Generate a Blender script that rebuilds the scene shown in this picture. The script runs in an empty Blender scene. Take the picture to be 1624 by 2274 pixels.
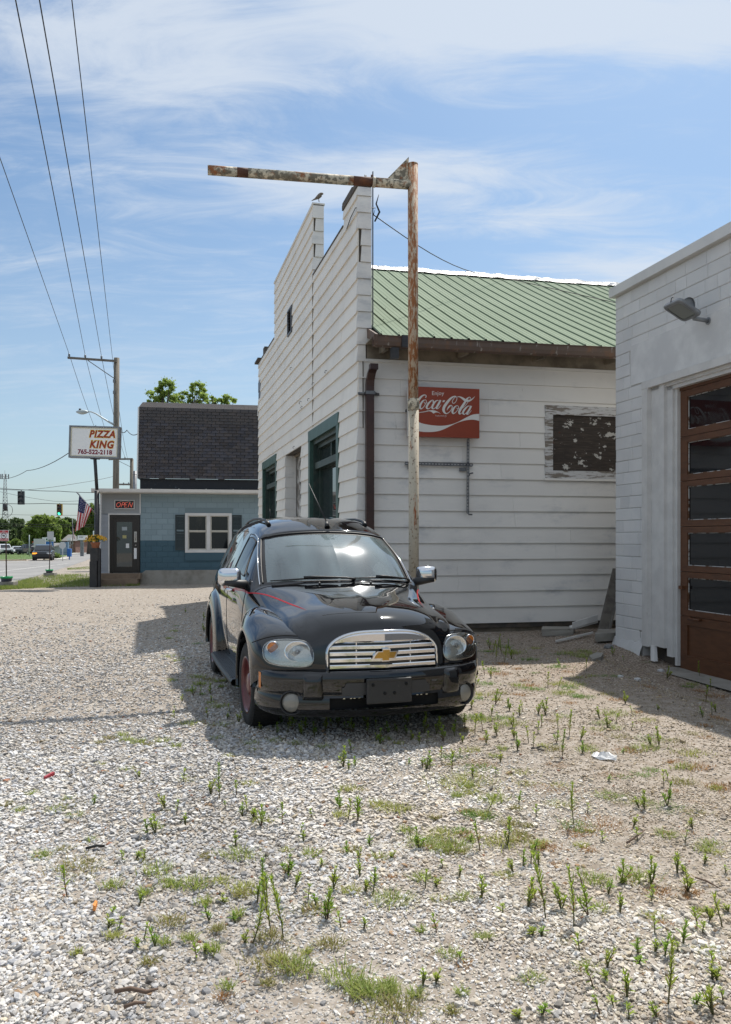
import bpy, bmesh, math, random
import numpy as np
from mathutils import Vector, Matrix
random.seed(7); RNG = np.random.default_rng(11)
S = bpy.context.scene
COL = S.collection
R = math.radians

# ------------------------------------------------------------------ camera
EYE = 1.49          # eye height, metres
FPX, CX, HY, PH = 1800.0, 812.0, 1195.0, 2274.0   # focal length / centre / horizon of the 1624x2274 study copy of the photograph
cam_d = bpy.data.cameras.new('camera'); cam = bpy.data.objects.new('camera', cam_d); COL.objects.link(cam)
cam.location = (0, 0, EYE); cam.rotation_euler = (R(90), 0, 0)
cam_d.sensor_fit = 'VERTICAL'; cam_d.sensor_height = 36.0; cam_d.lens = 36.0 * FPX / PH
cam_d.shift_y = (HY - PH / 2) / PH
cam_d.clip_start = 0.05; cam_d.clip_end = 5000
S.camera = cam

# ------------------------------------------------------------------ sun and sky
SUN = Vector((0.268, 0.56, 1.0)).normalized()          # direction towards the sun
sun_el = math.asin(SUN.z); sun_az = math.atan2(SUN.x, SUN.y)
sd = bpy.data.lights.new('sun', 'SUN'); sun = bpy.data.objects.new('sun', sd); COL.objects.link(sun)
sd.energy = 4.8; sd.angle = R(0.55); sd.color = (1.0, 0.95, 0.875)
sun.rotation_euler = SUN.to_track_quat('Z', 'Y').to_euler()
sun.location = (20, 40, 60)
W = bpy.data.worlds.new('World'); S.world = W; W.use_nodes = True
nt = W.node_tree; nt.nodes.clear()
def wn(t, **k):
    n = nt.nodes.new(t)
    for a, b in k.items(): setattr(n, a, b)
    return n
sky = wn('ShaderNodeTexSky', sky_type='NISHITA', sun_disc=False, sun_elevation=sun_el, sun_rotation=sun_az,
         altitude=200, air_density=1.0, dust_density=1.6, ozone_density=1.2)
tc = wn('ShaderNodeTexCoord')
sep = wn('ShaderNodeSeparateXYZ'); nt.links.new(tc.outputs['Generated'], sep.inputs[0])
def wmath(op, a, b=None, clamp=False):
    n = wn('ShaderNodeMath', operation=op); n.use_clamp = clamp
    for i, v in enumerate((a, b)):
        if v is None: continue
        if isinstance(v, (int, float)): n.inputs[i].default_value = v
        else: nt.links.new(v, n.inputs[i])
    return n.outputs[0]
zz = wmath('ADD', wmath('MAXIMUM', sep.outputs[2], 0.0), 0.12)
cu = wmath('DIVIDE', sep.outputs[0], zz); cv = wmath('DIVIDE', sep.outputs[1], zz)
comb = wn('ShaderNodeCombineXYZ'); nt.links.new(cu, comb.inputs[0]); nt.links.new(cv, comb.inputs[1])
def wnoise(scale, rot, sx, sy, detail=8, rough=0.6, dist=0.6, off=(0, 0)):
    m = wn('ShaderNodeMapping'); m.inputs['Rotation'].default_value = (0, 0, rot); m.inputs['Scale'].default_value = (sx, sy, 1)
    m.inputs['Location'].default_value = (off[0], off[1], 0)
    nt.links.new(comb.outputs[0], m.inputs[0])
    n = wn('ShaderNodeTexNoise'); n.inputs['Scale'].default_value = scale; n.inputs['Detail'].default_value = detail
    n.inputs['Roughness'].default_value = rough; n.inputs['Distortion'].default_value = dist
    nt.links.new(m.outputs[0], n.inputs[0]); return n.outputs[0]
n_big = wnoise(1.25, R(-12), 0.55, 1.5, 9, 0.6, 0.9, (1.3, 0.4))
n_fine = wnoise(4.2, R(-24), 0.5, 1.3, 10, 0.66, 1.4, (0.2, 3.1))
# cloud banks: each a soft ellipse in the cloud layer (u, v, radius u, radius v, turn, amount)
BANKS = [(0.0, -0.25, 1.75, 1.62, 0.0, 0.85), (0.42, 1.26, 0.62, 0.115, 0.10, 0.55), (0.05, 1.33, 0.75, 0.14, 0.0, 0.26), (-0.30, 1.72, 0.62, 0.22, 0.05, 0.30),  # first bank: overhead, mostly out of frame, added to brighten the shade
         (0.15, 1.72, 0.50, 0.14, -0.12, 0.36), (0.42, 1.90, 0.40, 0.13, -0.15, 0.30), (0.72, 2.15, 0.38, 0.22, -0.1, 0.36), (-0.38, 1.38, 0.30, 0.20, 0.5, 0.22),
         (-2.4, 0.8, 1.3, 1.0, 0.3, 0.45), (2.4, 0.6, 1.2, 1.0, 0.3, 0.45), (-0.6, -2.2, 2.2, 1.2, 0.2, 0.5), (-1.2, 3.0, 0.9, 0.35, 0.1, 0.18)]  # unseen bank behind the camera thickened for more fill light
tot = None
for (u, v, ru, rv, rot, amt) in BANKS:
    m = wn('ShaderNodeMapping', vector_type='TEXTURE'); m.inputs['Location'].default_value = (u, v, 0)
    m.inputs['Rotation'].default_value = (0, 0, rot); m.inputs['Scale'].default_value = (ru, rv, 1)
    nt.links.new(comb.outputs[0], m.inputs[0])
    g = wn('ShaderNodeTexGradient', gradient_type='SPHERICAL'); nt.links.new(m.outputs[0], g.inputs[0])
    t = wmath('MULTIPLY', wmath('POWER', g.outputs['Fac'], 0.75), amt)
    tot = t if tot is None else wmath('ADD', tot, t)
cl = wmath('ADD', wmath('ADD', wmath('MULTIPLY', n_big, 0.72), wmath('MULTIPLY', n_fine, 0.90)), tot)
mr = wn('ShaderNodeMapRange', interpolation_type='SMOOTHSTEP')
mr.inputs['From Min'].default_value = 0.735; mr.inputs['From Max'].default_value = 1.27
mr.inputs['To Min'].default_value = 0.0; mr.inputs['To Max'].default_value = 0.82
nt.links.new(cl, mr.inputs['Value'])
# clouds melt into the pale air low down
low = wn('ShaderNodeMapRange'); low.inputs['From Min'].default_value = 0.02; low.inputs['From Max'].default_value = 0.30
nt.links.new(sep.outputs[2], low.inputs['Value'])
cfac = wmath('MULTIPLY', mr.outputs[0], low.outputs[0])
hz = wn('ShaderNodeMapRange', interpolation_type='SMOOTHSTEP'); hz.inputs['From Min'].default_value = 0.50; hz.inputs['From Max'].default_value = -0.02
hz.inputs['To Min'].default_value = 0.0; hz.inputs['To Max'].default_value = 0.38
nt.links.new(sep.outputs[2], hz.inputs['Value'])
SKYK = 0.100
gam = wn('ShaderNodeMix', data_type='RGBA', blend_type='MULTIPLY'); gam.inputs[0].default_value = 1.0
nt.links.new(sky.outputs[0], gam.inputs[6]); gam.inputs[7].default_value = (0.80, 0.99, 1.08, 1)
hmix = wn('ShaderNodeMix', data_type='RGBA'); nt.links.new(hz.outputs[0], hmix.inputs[0]); nt.links.new(gam.outputs[2], hmix.inputs[6])
hmix.inputs[7].default_value = (5.6, 6.15, 6.6, 1)
cmix = wn('ShaderNodeMix', data_type='RGBA'); nt.links.new(cfac, cmix.inputs[0]); nt.links.new(hmix.outputs[2], cmix.inputs[6])
cmix.inputs[7].default_value = (6.15, 6.75, 7.55, 1)
bg = wn('ShaderNodeBackground'); bg.inputs['Strength'].default_value = SKYK; nt.links.new(cmix.outputs[2], bg.inputs[0])
wo = wn('ShaderNodeOutputWorld'); nt.links.new(bg.outputs[0], wo.inputs[0])
vs = S.view_settings; vs.view_transform = 'Standard'; vs.look = 'None'; vs.exposure = 0.22; vs.gamma = 1.0; vs.use_curve_mapping = False

# ------------------------------------------------------------------ terrain height and placing
def lerp_table(t, x):
    if x <= t[0][0]: return t[0][1]
    for (a, b), (c, d) in zip(t, t[1:]):
        if x <= c: return b + (d - b) * (x - a) / (c - a)
    return t[-1][1]
def sm(x): x = max(0.0, min(1.0, x)); return x * x * (3 - 2 * x)
def gz(x, y):
    z = lerp_table([(9, 0), (29, -0.06), (87, -0.78), (230, -1.95), (500, -2.2)], y)
    z -= 0.03 * max(0.0, min(5.0, -x - 1.0))
    z -= 0.15 * sm((x - 2.7) / 0.9) * sm((11.1 - y) / 1.1)
    z += 0.07 * sm((x - 0.4) / 1.0) * sm((y - 11.0) / 1.2) * (1 - sm((y - 14) / 3))
    return z
def G(px, py):
    """ground point seen at study-photo pixel (px, py)"""
    y = 10.0
    for _ in range(40):
        z = gz((px - CX) / FPX * y, y); y = 0.5 * y + 0.5 * (EYE - z) * FPX / (py - HY)
    x = (px - CX) / FPX * y
    return Vector((x, y, gz(x, y)))
def at(px, py, Y): return Vector(((px - CX) / FPX * Y, Y, EYE + (HY - py) / FPX * Y))
def on_ground(px, Y): x = (px - CX) / FPX * Y; return Vector((x, Y, gz(x, Y)))

class Frame:
    """a vertical wall plane: origin, horizontal axis, outward normal"""
    def __init__(s, o, ax, n):
        s.o = Vector((o[0], o[1])); s.ax = Vector(ax).normalized(); s.n = Vector(n).normalized()
    def p(s, a, z, off=0.0):
        q = s.o + s.ax * a + s.n * off
        return Vector((q.x, q.y, z))
    def hit(s, px, py, off=0.0):
        d = Vector(((px - CX) / FPX, 1.0)); o = s.o + s.n * off
        t = o.dot(s.n) / d.dot(s.n); q = d * t - o
        return q.dot(s.ax), EYE + (HY - py) / FPX * t
    def ang(s): return math.atan2(s.ax.y, s.ax.x)

# ------------------------------------------------------------------ mesh building
WL = {}
class MB:
    def __init__(s): s.v = []; s.f = []; s.m = []; s.sm = []
    def add(s, vs, fs, mi=0, smooth=False):
        b = len(s.v); s.v += [tuple(v) for v in vs]
        for f in fs: s.f.append([b + i for i in f]); s.m.append(mi); s.sm.append(smooth)
    def quad(s, a, b, c, d, mi=0): s.add([a, b, c, d], [(0, 1, 2, 3)], mi)
    def hexa(s, p, mi=0):      # 8 corners: bottom ring 0-3, top ring 4-7
        s.add(p, [(3, 2, 1, 0), (4, 5, 6, 7), (0, 1, 5, 4), (1, 2, 6, 5), (2, 3, 7, 6), (3, 0, 4, 7)], mi)
    def box(s, x0, x1, y0, y1, z0, z1, mi=0):
        s.hexa([(x0, y0, z0), (x1, y0, z0), (x1, y1, z0), (x0, y1, z0), (x0, y0, z1), (x1, y0, z1), (x1, y1, z1), (x0, y1, z1)], mi)
    def bbox(s, x0, x1, y0, y1, z0, z1, b=0.01, mi=0):
        """box with chamfered edges"""
        bm = bmesh.new(); bmesh.ops.create_cube(bm, size=1.0)
        for v in bm.verts: v.co = Vector(((x0 + x1) / 2 + v.co.x * (x1 - x0), (y0 + y1) / 2 + v.co.y * (y1 - y0), (z0 + z1) / 2 + v.co.z * (z1 - z0)))
        bmesh.ops.bevel(bm, geom=list(bm.edges), offset=b, segments=2, affect='EDGES', profile=0.6)
        bm.verts.index_update()
        s.add([v.co.copy() for v in bm.verts], [[v.index for v in f.verts] for f in bm.faces], mi); bm.free()
    def fbox(s, fr, a0, a1, z0, z1, o0, o1, mi=0):   # box in a wall frame
        P = fr.p
        s.hexa([P(a0, z0, o1), P(a1, z0, o1), P(a1, z0, o0), P(a0, z0, o0), P(a0, z1, o1), P(a1, z1, o1), P(a1, z1, o0), P(a0, z1, o0)], mi)
    def tube(s, pts, r, n=8, mi=0, cap=True, smooth=True):
        pts = [Vector(p) for p in pts]; rings = []; up = Vector((0, 0, 1))
        rs = r if isinstance(r, (list, tuple)) else [r] * len(pts)
        prev = None
        vs = []
        for i, p in enumerate(pts):
            d = (pts[min(i + 1, len(pts) - 1)] - pts[max(i - 1, 0)]).normalized()
            if prev is None:
                a = d.cross(up) if abs(d.z) < 0.95 else d.cross(Vector((1, 0, 0)))
            else: a = prev - d * prev.dot(d)
            a.normalize(); prev = a; b = d.cross(a)
            for k in range(n):
                t = 2 * math.pi * k / n; vs.append(p + (a * math.cos(t) + b * math.sin(t)) * rs[i])
        fs = []
        for i in range(len(pts) - 1):
            for k in range(n): fs.append((i * n + k, i * n + (k + 1) % n, (i + 1) * n + (k + 1) % n, (i + 1) * n + k))
        s.add(vs, fs, mi, smooth)
        if cap:
            s.add(vs[:n], [tuple(range(n - 1, -1, -1))], mi); s.add(vs[-n:], [tuple(range(n))], mi)
    def lathe(s, prof, n=24, M=None, mi=0, smooth=True, close=False):
        """prof: (radius, height) pairs turned about local Z, moved by M"""
        M = M or Matrix(); vs = []; fs = []
        for (r, h) in prof:
            for k in range(n):
                t = 2 * math.pi * k / n; vs.append(M @ Vector((r * math.cos(t), r * math.sin(t), h)))
        for i in range(len(prof) - 1):
            for k in range(n): fs.append((i * n + k, i * n + (k + 1) % n, (i + 1) * n + (k + 1) % n, (i + 1) * n + k))
        s.add(vs, fs, mi, smooth)
        if close:
            s.add(vs[:n], [tuple(range(n - 1, -1, -1))], mi); s.add(vs[-n:], [tuple(range(n))], mi)
    def prism(s, poly, fn, d0, d1, mi=0):
        """outline poly of (a, b) extruded between depths; fn(a, b, d) -> point"""
        n = len(poly); vs = [fn(a, b, d0) for a, b in poly] + [fn(a, b, d1) for a, b in poly]
        fs = [tuple(range(n - 1, -1, -1)), tuple(range(n, 2 * n))] + [(i, (i + 1) % n, n + (i + 1) % n, n + i) for i in range(n)]
        s.add(vs, fs, mi)
    def grid(s, rows, mi=0, smooth=True, drop=None, flip=False):
        n = len(rows[0]); vs = [p for r in rows for p in r]; fs = []
        for i in range(len(rows) - 1):
            for j in range(n - 1):
                if drop and drop(i, j): continue
                q = (i * n + j, i * n + j + 1, (i + 1) * n + j + 1, (i + 1) * n + j)
                fs.append(q[::-1] if flip else q)
        s.add(vs, fs, mi, smooth)
    def mesh(s, name, mats, org=Vector((0, 0, 0)), fix=True):
        me = bpy.data.meshes.new(name); o = Vector(org)
        me.from_pydata([(v[0] - o.x, v[1] - o.y, v[2] - o.z) for v in s.v], [], s.f)
        for m in (mats if isinstance(mats, (list, tuple)) else [mats]): me.materials.append(m)
        me.polygons.foreach_set('material_index', s.m); me.polygons.foreach_set('use_smooth', s.sm)
        if fix:
            bm = bmesh.new(); bm.from_mesh(me)
            bmesh.ops.remove_doubles(bm, verts=bm.verts, dist=1e-5)
            bmesh.ops.recalc_face_normals(bm, faces=bm.faces); bm.to_mesh(me); bm.free()
        me.update(); return me
    def build(s, name, mats, parent=None, org=None, local=False, fix=True, **k):
        """one mesh object; coordinates are world metres unless local"""
        if local: me = s.mesh(name, mats, fix=fix); return link(name, me, parent, local=True, **k)
        base = WL[parent.name] if parent is not None else Vector(org if org is not None else (0, 0, 0))
        me = s.mesh(name, mats, base, fix=fix)
        o = link(name, me, parent, loc=(0, 0, 0) if parent is not None else base, **k)
        WL[o.name] = base.copy(); return o
def link(name, data, parent=None, loc=(0, 0, 0), rot=(0, 0, 0), local=False, label=None, cat=None, group=None, kind=None, scale=None):
    o = bpy.data.objects.new(name, data); COL.objects.link(o)
    o.location = loc; o.rotation_euler = rot
    if scale is not None: o.scale = scale
    if parent is not None: o.parent = parent
    if label: o['label'] = label
    if cat: o['category'] = cat
    if group: o['group'] = group
    if kind: o['kind'] = kind
    return o
def thing(name, label, cat, loc, rotz=0.0, group=None):
    o = link(name, None, loc=loc, rot=(0, 0, rotz), label=label, cat=cat, group=group)
    o.empty_display_size = 0.2; WL[o.name] = Vector(loc); return o

# ------------------------------------------------------------------ materials
def mat(name, col, rough=0.6, metal=0.0, spec=0.5, var=None, spots=(), bump=None, coat=0.0, rnd=0.0, coord='pos', wave=None, trans=0.0, emit=None, attr=None, stretch=None, rvar=None):
    """procedural Principled material. var=(scale, colour2, lo, hi); spots=[(scale, lo, hi, colour, stretch)]; bump=(scale, strength, distance)"""
    m = bpy.data.materials.new(name); m.use_nodes = True; t = m.node_tree; L = t.links.new
    b = t.nodes['Principled BSDF']
    b.inputs['Base Color'].default_value = (*col, 1); b.inputs['Roughness'].default_value = rough; b.inputs['Metallic'].default_value = metal
    b.inputs['Specular IOR Level'].default_value = spec; b.inputs['Coat Weight'].default_value = coat; b.inputs['Coat Roughness'].default_value = 0.02
    b.inputs['Transmission Weight'].default_value = trans
    if coord == 'pos': src = t.nodes.new('ShaderNodeNewGeometry').outputs['Position']
    else: src = t.nodes.new('ShaderNodeTexCoord').outputs['Object']
    def mp(st):
        if st is None: return src
        q = t.nodes.new('ShaderNodeMapping'); q.inputs['Scale'].default_value = st; L(src, q.inputs[0]); return q.outputs[0]
    def noise(sc, st=None, det=6, rg=0.6, dist=0.0):
        n = t.nodes.new('ShaderNodeTexNoise'); n.inputs['Scale'].default_value = sc; n.inputs['Detail'].default_value = det
        n.inputs['Roughness'].default_value = rg; n.inputs['Distortion'].default_value = dist; L(mp(st), n.inputs[0]); return n.outputs[0]
    def rng(v, lo, hi, a=0.0, c=1.0):
        n = t.nodes.new('ShaderNodeMapRange'); n.interpolation_type = 'SMOOTHSTEP'
        n.inputs['From Min'].default_value = lo; n.inputs['From Max'].default_value = hi; n.inputs['To Min'].default_value = a; n.inputs['To Max'].default_value = c
        L(v, n.inputs['Value']); return n.outputs[0]
    def mix(f, a, c, bt='MIX'):
        n = t.nodes.new('ShaderNodeMix'); n.data_type = 'RGBA'; n.blend_type = bt
        if isinstance(f, float): n.inputs[0].default_value = f
        else: L(f, n.inputs[0])
        for i, v in ((6, a), (7, c)):
            if isinstance(v, tuple): n.inputs[i].default_value = (*v, 1)
            else: L(v, n.inputs[i])
        return n.outputs[2]
    c = col
    if attr:
        an = t.nodes.new('ShaderNodeAttribute'); an.attribute_name = attr; c = an.outputs['Color']
    if var: c = mix(rng(noise(var[0], stretch), var[2] if len(var) > 2 else 0.35, var[3] if len(var) > 3 else 0.65), c, var[1])
    for sp in spots:
        c = mix(rng(noise(sp[0], sp[4] if len(sp) > 4 else None, 8, 0.65), sp[1], sp[2]), c, sp[3])
    if rnd:
        oi = t.nodes.new('ShaderNodeObjectInfo'); v = t.nodes.new('ShaderNodeMapRange'); v.inputs['To Min'].default_value = 1 - rnd; v.inputs['To Max'].default_value = 1 + rnd
        L(oi.outputs['Random'], v.inputs['Value']); cb = t.nodes.new('ShaderNodeCombineXYZ')
        for i in range(3): L(v.outputs[0], cb.inputs[i])
        c = mix(1.0, c, cb.outputs[0], 'MULTIPLY')
    if not isinstance(c, tuple): L(c, b.inputs['Base Color'])
    if rvar: L(rng(noise(rvar[0]), 0.3, 0.7, rvar[1], rvar[2]), b.inputs['Roughness'])
    if bump:
        bn = t.nodes.new('ShaderNodeBump'); bn.inputs['Strength'].default_value = bump[1]; bn.inputs['Distance'].default_value = bump[2]
        L(noise(bump[0], bump[3] if len(bump) > 3 else None, 8, 0.65), bn.inputs['Height']); L(bn.outputs[0], b.inputs['Normal'])
    if emit:
        b.inputs['Emission Color'].default_value = (*emit[0], 1); b.inputs['Emission Strength'].default_value = emit[1]
    return m
M = {}
M['white_siding'] = mat('white_siding', (0.73, 0.705, 0.665), 0.55, var=(0.9, (0.65, 0.63, 0.60), 0.40, 0.75),
    spots=[(1.6, 0.52, 0.76, (0.45, 0.455, 0.46), (0.7, 0.7, 1.6)), (9.0, 0.66, 0.80, (0.42, 0.40, 0.36), (1, 1, 0.12)), (70, 0.72, 0.8, (0.40, 0.36, 0.31))], bump=(120, 0.10, 0.002), rnd=0.035)
M['front_siding'] = mat('front_siding', (0.79, 0.745, 0.67), 0.55, var=(1.3, (0.70, 0.66, 0.595), 0.42, 0.75),
    spots=[(3.4, 0.62, 0.80, (0.45, 0.42, 0.37), (1.6, 1.6, 0.16)), (60, 0.74, 0.82, (0.38, 0.34, 0.28))], bump=(120, 0.10, 0.002), rnd=0.03)
M['sheathing'] = mat('sheathing', (0.06, 0.055, 0.05), 0.9, var=(6, (0.11, 0.09, 0.07)))
M['stained_wood'] = mat('stained_wood', (0.26, 0.22, 0.165), 0.8, var=(2.0, (0.12, 0.10, 0.075), 0.38, 0.66), bump=(30, 0.2, 0.004))
M['rust_gutter'] = mat('rust_gutter', (0.115, 0.080, 0.062), 0.75, var=(7, (0.19, 0.095, 0.05), 0.5, 0.8), spots=[(14, 0.58, 0.70, (0.40, 0.37, 0.33), (1, 1, 0.25))], bump=(60, 0.2, 0.003))
M['brown_metal'] = mat('brown_metal', (0.050, 0.018, 0.013), 0.38, var=(5, (0.032, 0.012, 0.010)), bump=(30, 0.05, 0.002))
M['green_roof'] = mat('green_roof', (0.205, 0.258, 0.182), 0.75, spec=.04, var=(0.8, (0.235, 0.287, 0.208), 0.4, 0.75), spots=[(5.0, 0.62, 0.8, (0.22, 0.285, 0.20), (1, 0.2, 0.2))], rnd=0.05)
M['ridge_white'] = mat('ridge_white', (0.36, 0.36, 0.355), 0.35, var=(5, (0.55, 0.55, 0.55)), spots=[(9, 0.62, 0.68, (0.12, 0.11, 0.10))], bump=(12, 0.7, 0.03))
M['green_trim'] = mat('green_trim', (0.030, 0.078, 0.062), 0.45, var=(6, (0.05, 0.105, 0.085)), spots=[(11, 0.64, 0.72, (0.22, 0.22, 0.19), (1, 1, 0.3))], bump=(40, 0.15, 0.003))
M['dark_green'] = mat('dark_green', (0.016, 0.040, 0.033), 0.5, var=(9, (0.04, 0.055, 0.045)))
M['peeling_wood'] = mat('peeling_wood', (0.22, 0.20, 0.175), 0.85, spots=[(7.0, 0.46, 0.54, (0.62, 0.61, 0.58), (1.0, 1.0, 0.55)), (26, 0.60, 0.68, (0.11, 0.09, 0.075), (0.4, 0.4, 3.0))], bump=(30, 0.5, 0.006))
M['peeling_frame'] = mat('peeling_frame', (0.55, 0.545, 0.54), 0.7, spots=[(9.0, 0.50, 0.58, (0.20, 0.17, 0.14), (0.35, 0.35, 2.4)), (26, 0.57, 0.62, (0.13, 0.11, 0.09), (0.25, 0.25, 3.0))], bump=(34, 0.5, 0.004))
M['peeling_plywood'] = mat('peeling_plywood', (0.034, 0.026, 0.021), 0.8, var=(10, (0.070, 0.052, 0.040), 0.4, 0.7), stretch=(0.5, 0.5, 5.0),
    spots=[(5.2, 0.60, 0.62, (0.50, 0.48, 0.44), (1, 1, 1.5)), (15, 0.64, 0.66, (0.45, 0.43, 0.40)), (11, .62, .70, (.10, .07, .05), (.4, .4, 4)), (4.6, 0.66, 0.69, (0.10, 0.03, 0.015))], bump=(16, 0.6, 0.004, (0.5, 0.5, 5.0)))
M['white_block'] = mat('white_block', (0.72, 0.715, 0.705), 0.7, var=(1.2, (0.65, 0.65, 0.65), 0.4, 0.7), spots=[(40, 0.70, 0.78, (0.50, 0.50, 0.49))], bump=(70, 0.9, 0.012, (1, 1, 1.6)), rnd=0.06)
M['white_mortar'] = mat('white_mortar', (0.50, 0.49, 0.475), 0.8, bump=(80, 0.4, 0.006), spots=[(14, 0.66, 0.74, (0.42, 0.41, 0.40))])
M['white_stucco'] = mat('white_stucco', (0.70, 0.70, 0.69), 0.75, var=(2.2, (0.57, 0.57, 0.57)), bump=(45, 0.25, 0.005))
M['white_paint'] = mat('white_paint', (0.64, 0.63, 0.61), 0.5, var=(4, (0.56, 0.55, 0.535)), spots=[(16, 0.70, 0.76, (0.36, 0.33, 0.29), (1, 1, 0.15))], bump=(40, 0.15, 0.003))
M['white_metal'] = mat('white_metal', (0.66, 0.65, 0.63), 0.4, var=(3, (0.60, 0.59, 0.575)))
M['brown_door'] = mat('brown_door', (0.115, 0.045, 0.018), 0.45, var=(5, (0.082, 0.031, 0.012), 0.4, 0.7), stretch=(1, 1, 4), bump=(26, 0.35, 0.004, (0.6, 0.6, 5)), spots=[(22, 0.71, 0.76, (0.17, 0.08, 0.05))])
M['dark_glass'] = mat('dark_glass', (0.006, 0.007, 0.009), 0.03, spec=0.65, rvar=(3.0, 0.01, 0.08), spots=[(4, 0.64, 0.85, (0.035, 0.038, 0.04))])
M['old_glass'] = mat('old_glass', (0.030, 0.040, 0.040), 0.02, spec=1.0, spots=[(3, 0.55, 0.8, (0.06, 0.07, 0.07))])
M['putty'] = mat('putty', (0.6, 0.6, 0.58), 0.8, spots=[(7, 0.48, 0.56, (0.12, 0.06, 0.03))])
M['concrete'] = mat('concrete', (0.30, 0.285, 0.255), 0.9, var=(2.4, (0.21, 0.195, 0.17), 0.4, 0.7), spots=[(11, 0.62, 0.72, (0.12, 0.11, 0.09))], bump=(40, 0.5, 0.008))
M['brown_concrete'] = mat('brown_concrete', (0.235, 0.175, 0.125), 0.9, var=(3, (0.17, 0.125, 0.09), 0.4, 0.7), spots=[(30, 0.62, 0.7, (0.33, 0.27, 0.21))], bump=(40, 0.4, 0.008))
M['rusty_pole'] = mat('rusty_pole', (0.48, 0.42, 0.32), 0.7, spots=[(3.2, 0.58, 0.74, (0.42, 0.30, 0.19), (3, 3, 0.5)), (34, 0.57, 0.62, (0.13, 0.085, 0.05), (1, 1, 0.7)), (11, 0.56, 0.66, (0.27, 0.085, 0.025), (1.6, 1.6, 0.35))], bump=(60, 0.4, 0.004))
M['rustier_pole'] = mat('rustier_pole', (0.50, 0.40, 0.29), 0.75, spots=[(24, 0.43, 0.55, (0.29, 0.11, 0.036), (1.4, 1.4, 0.4)), (40, 0.60, 0.66, (0.10, 0.055, 0.03))], bump=(60, 0.45, 0.004))
M['mossy_pole'] = mat('mossy_pole', (0.60, 0.53, 0.40), 0.75, spots=[(13, 0.44, 0.56, (0.17, 0.15, 0.11)), (7.5, 0.52, 0.64, (0.27, 0.10, 0.035)), (30, 0.60, 0.66, (0.08, 0.055, 0.035))], bump=(60, 0.45, 0.004))
M['rust_band'] = mat('rust_band', (0.085, 0.035, 0.020), 0.8, var=(9, (0.16, 0.06, 0.022), 0.45, 0.75), bump=(60, 0.4, 0.004))
M['black_metal'] = mat('black_metal', (0.015, 0.015, 0.017), 0.45, var=(6, (0.03, 0.028, 0.028)))
M['grey_metal'] = mat('grey_metal', (0.24, 0.25, 0.265), 0.45, metal=0.6, var=(5, (0.17, 0.175, 0.185)), bump=(40, 0.1, 0.002))
M['galv'] = mat('galv', (0.17, 0.18, 0.19), 0.5, metal=0.5, var=(12, (0.10, 0.10, 0.11)))
M['sign_red'] = mat('sign_red', (0.27, 0.038, 0.009), 0.42, var=(1.6, (0.23, 0.034, 0.010), 0.35, 0.7), spots=[(50, 0.73, 0.78, (0.28, 0.13, 0.09))])
M['sign_white'] = mat('sign_white', (0.66, 0.645, 0.61), 0.45)
M['lamp_lens'] = mat('lamp_lens', (0.20, 0.215, 0.20), 0.2)
M['lamp_body'] = mat('lamp_body', (0.26, 0.275, 0.29), 0.5, metal=0.2, var=(9, (0.20, 0.21, 0.225)))
M['black_wire'] = mat('black_wire', (0.012, 0.012, 0.013), 0.6)
M['weathered_board'] = mat('weathered_board', (0.17, 0.155, 0.135), 0.9, var=(7, (0.10, 0.09, 0.078), 0.4, 0.7), bump=(30, 0.4, 0.004))
M['pole_wood'] = mat('pole_wood', (0.225, 0.195, 0.155), 0.9, var=(6, (0.14, 0.125, 0.10), 0.4, 0.65), stretch=(3, 3, 0.25), bump=(24, 0.6, 0.01, (3, 3, 0.3)), spots=[(4, 0.62, 0.75, (0.15, 0.16, 0.11))])
M['leaf'] = None
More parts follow.
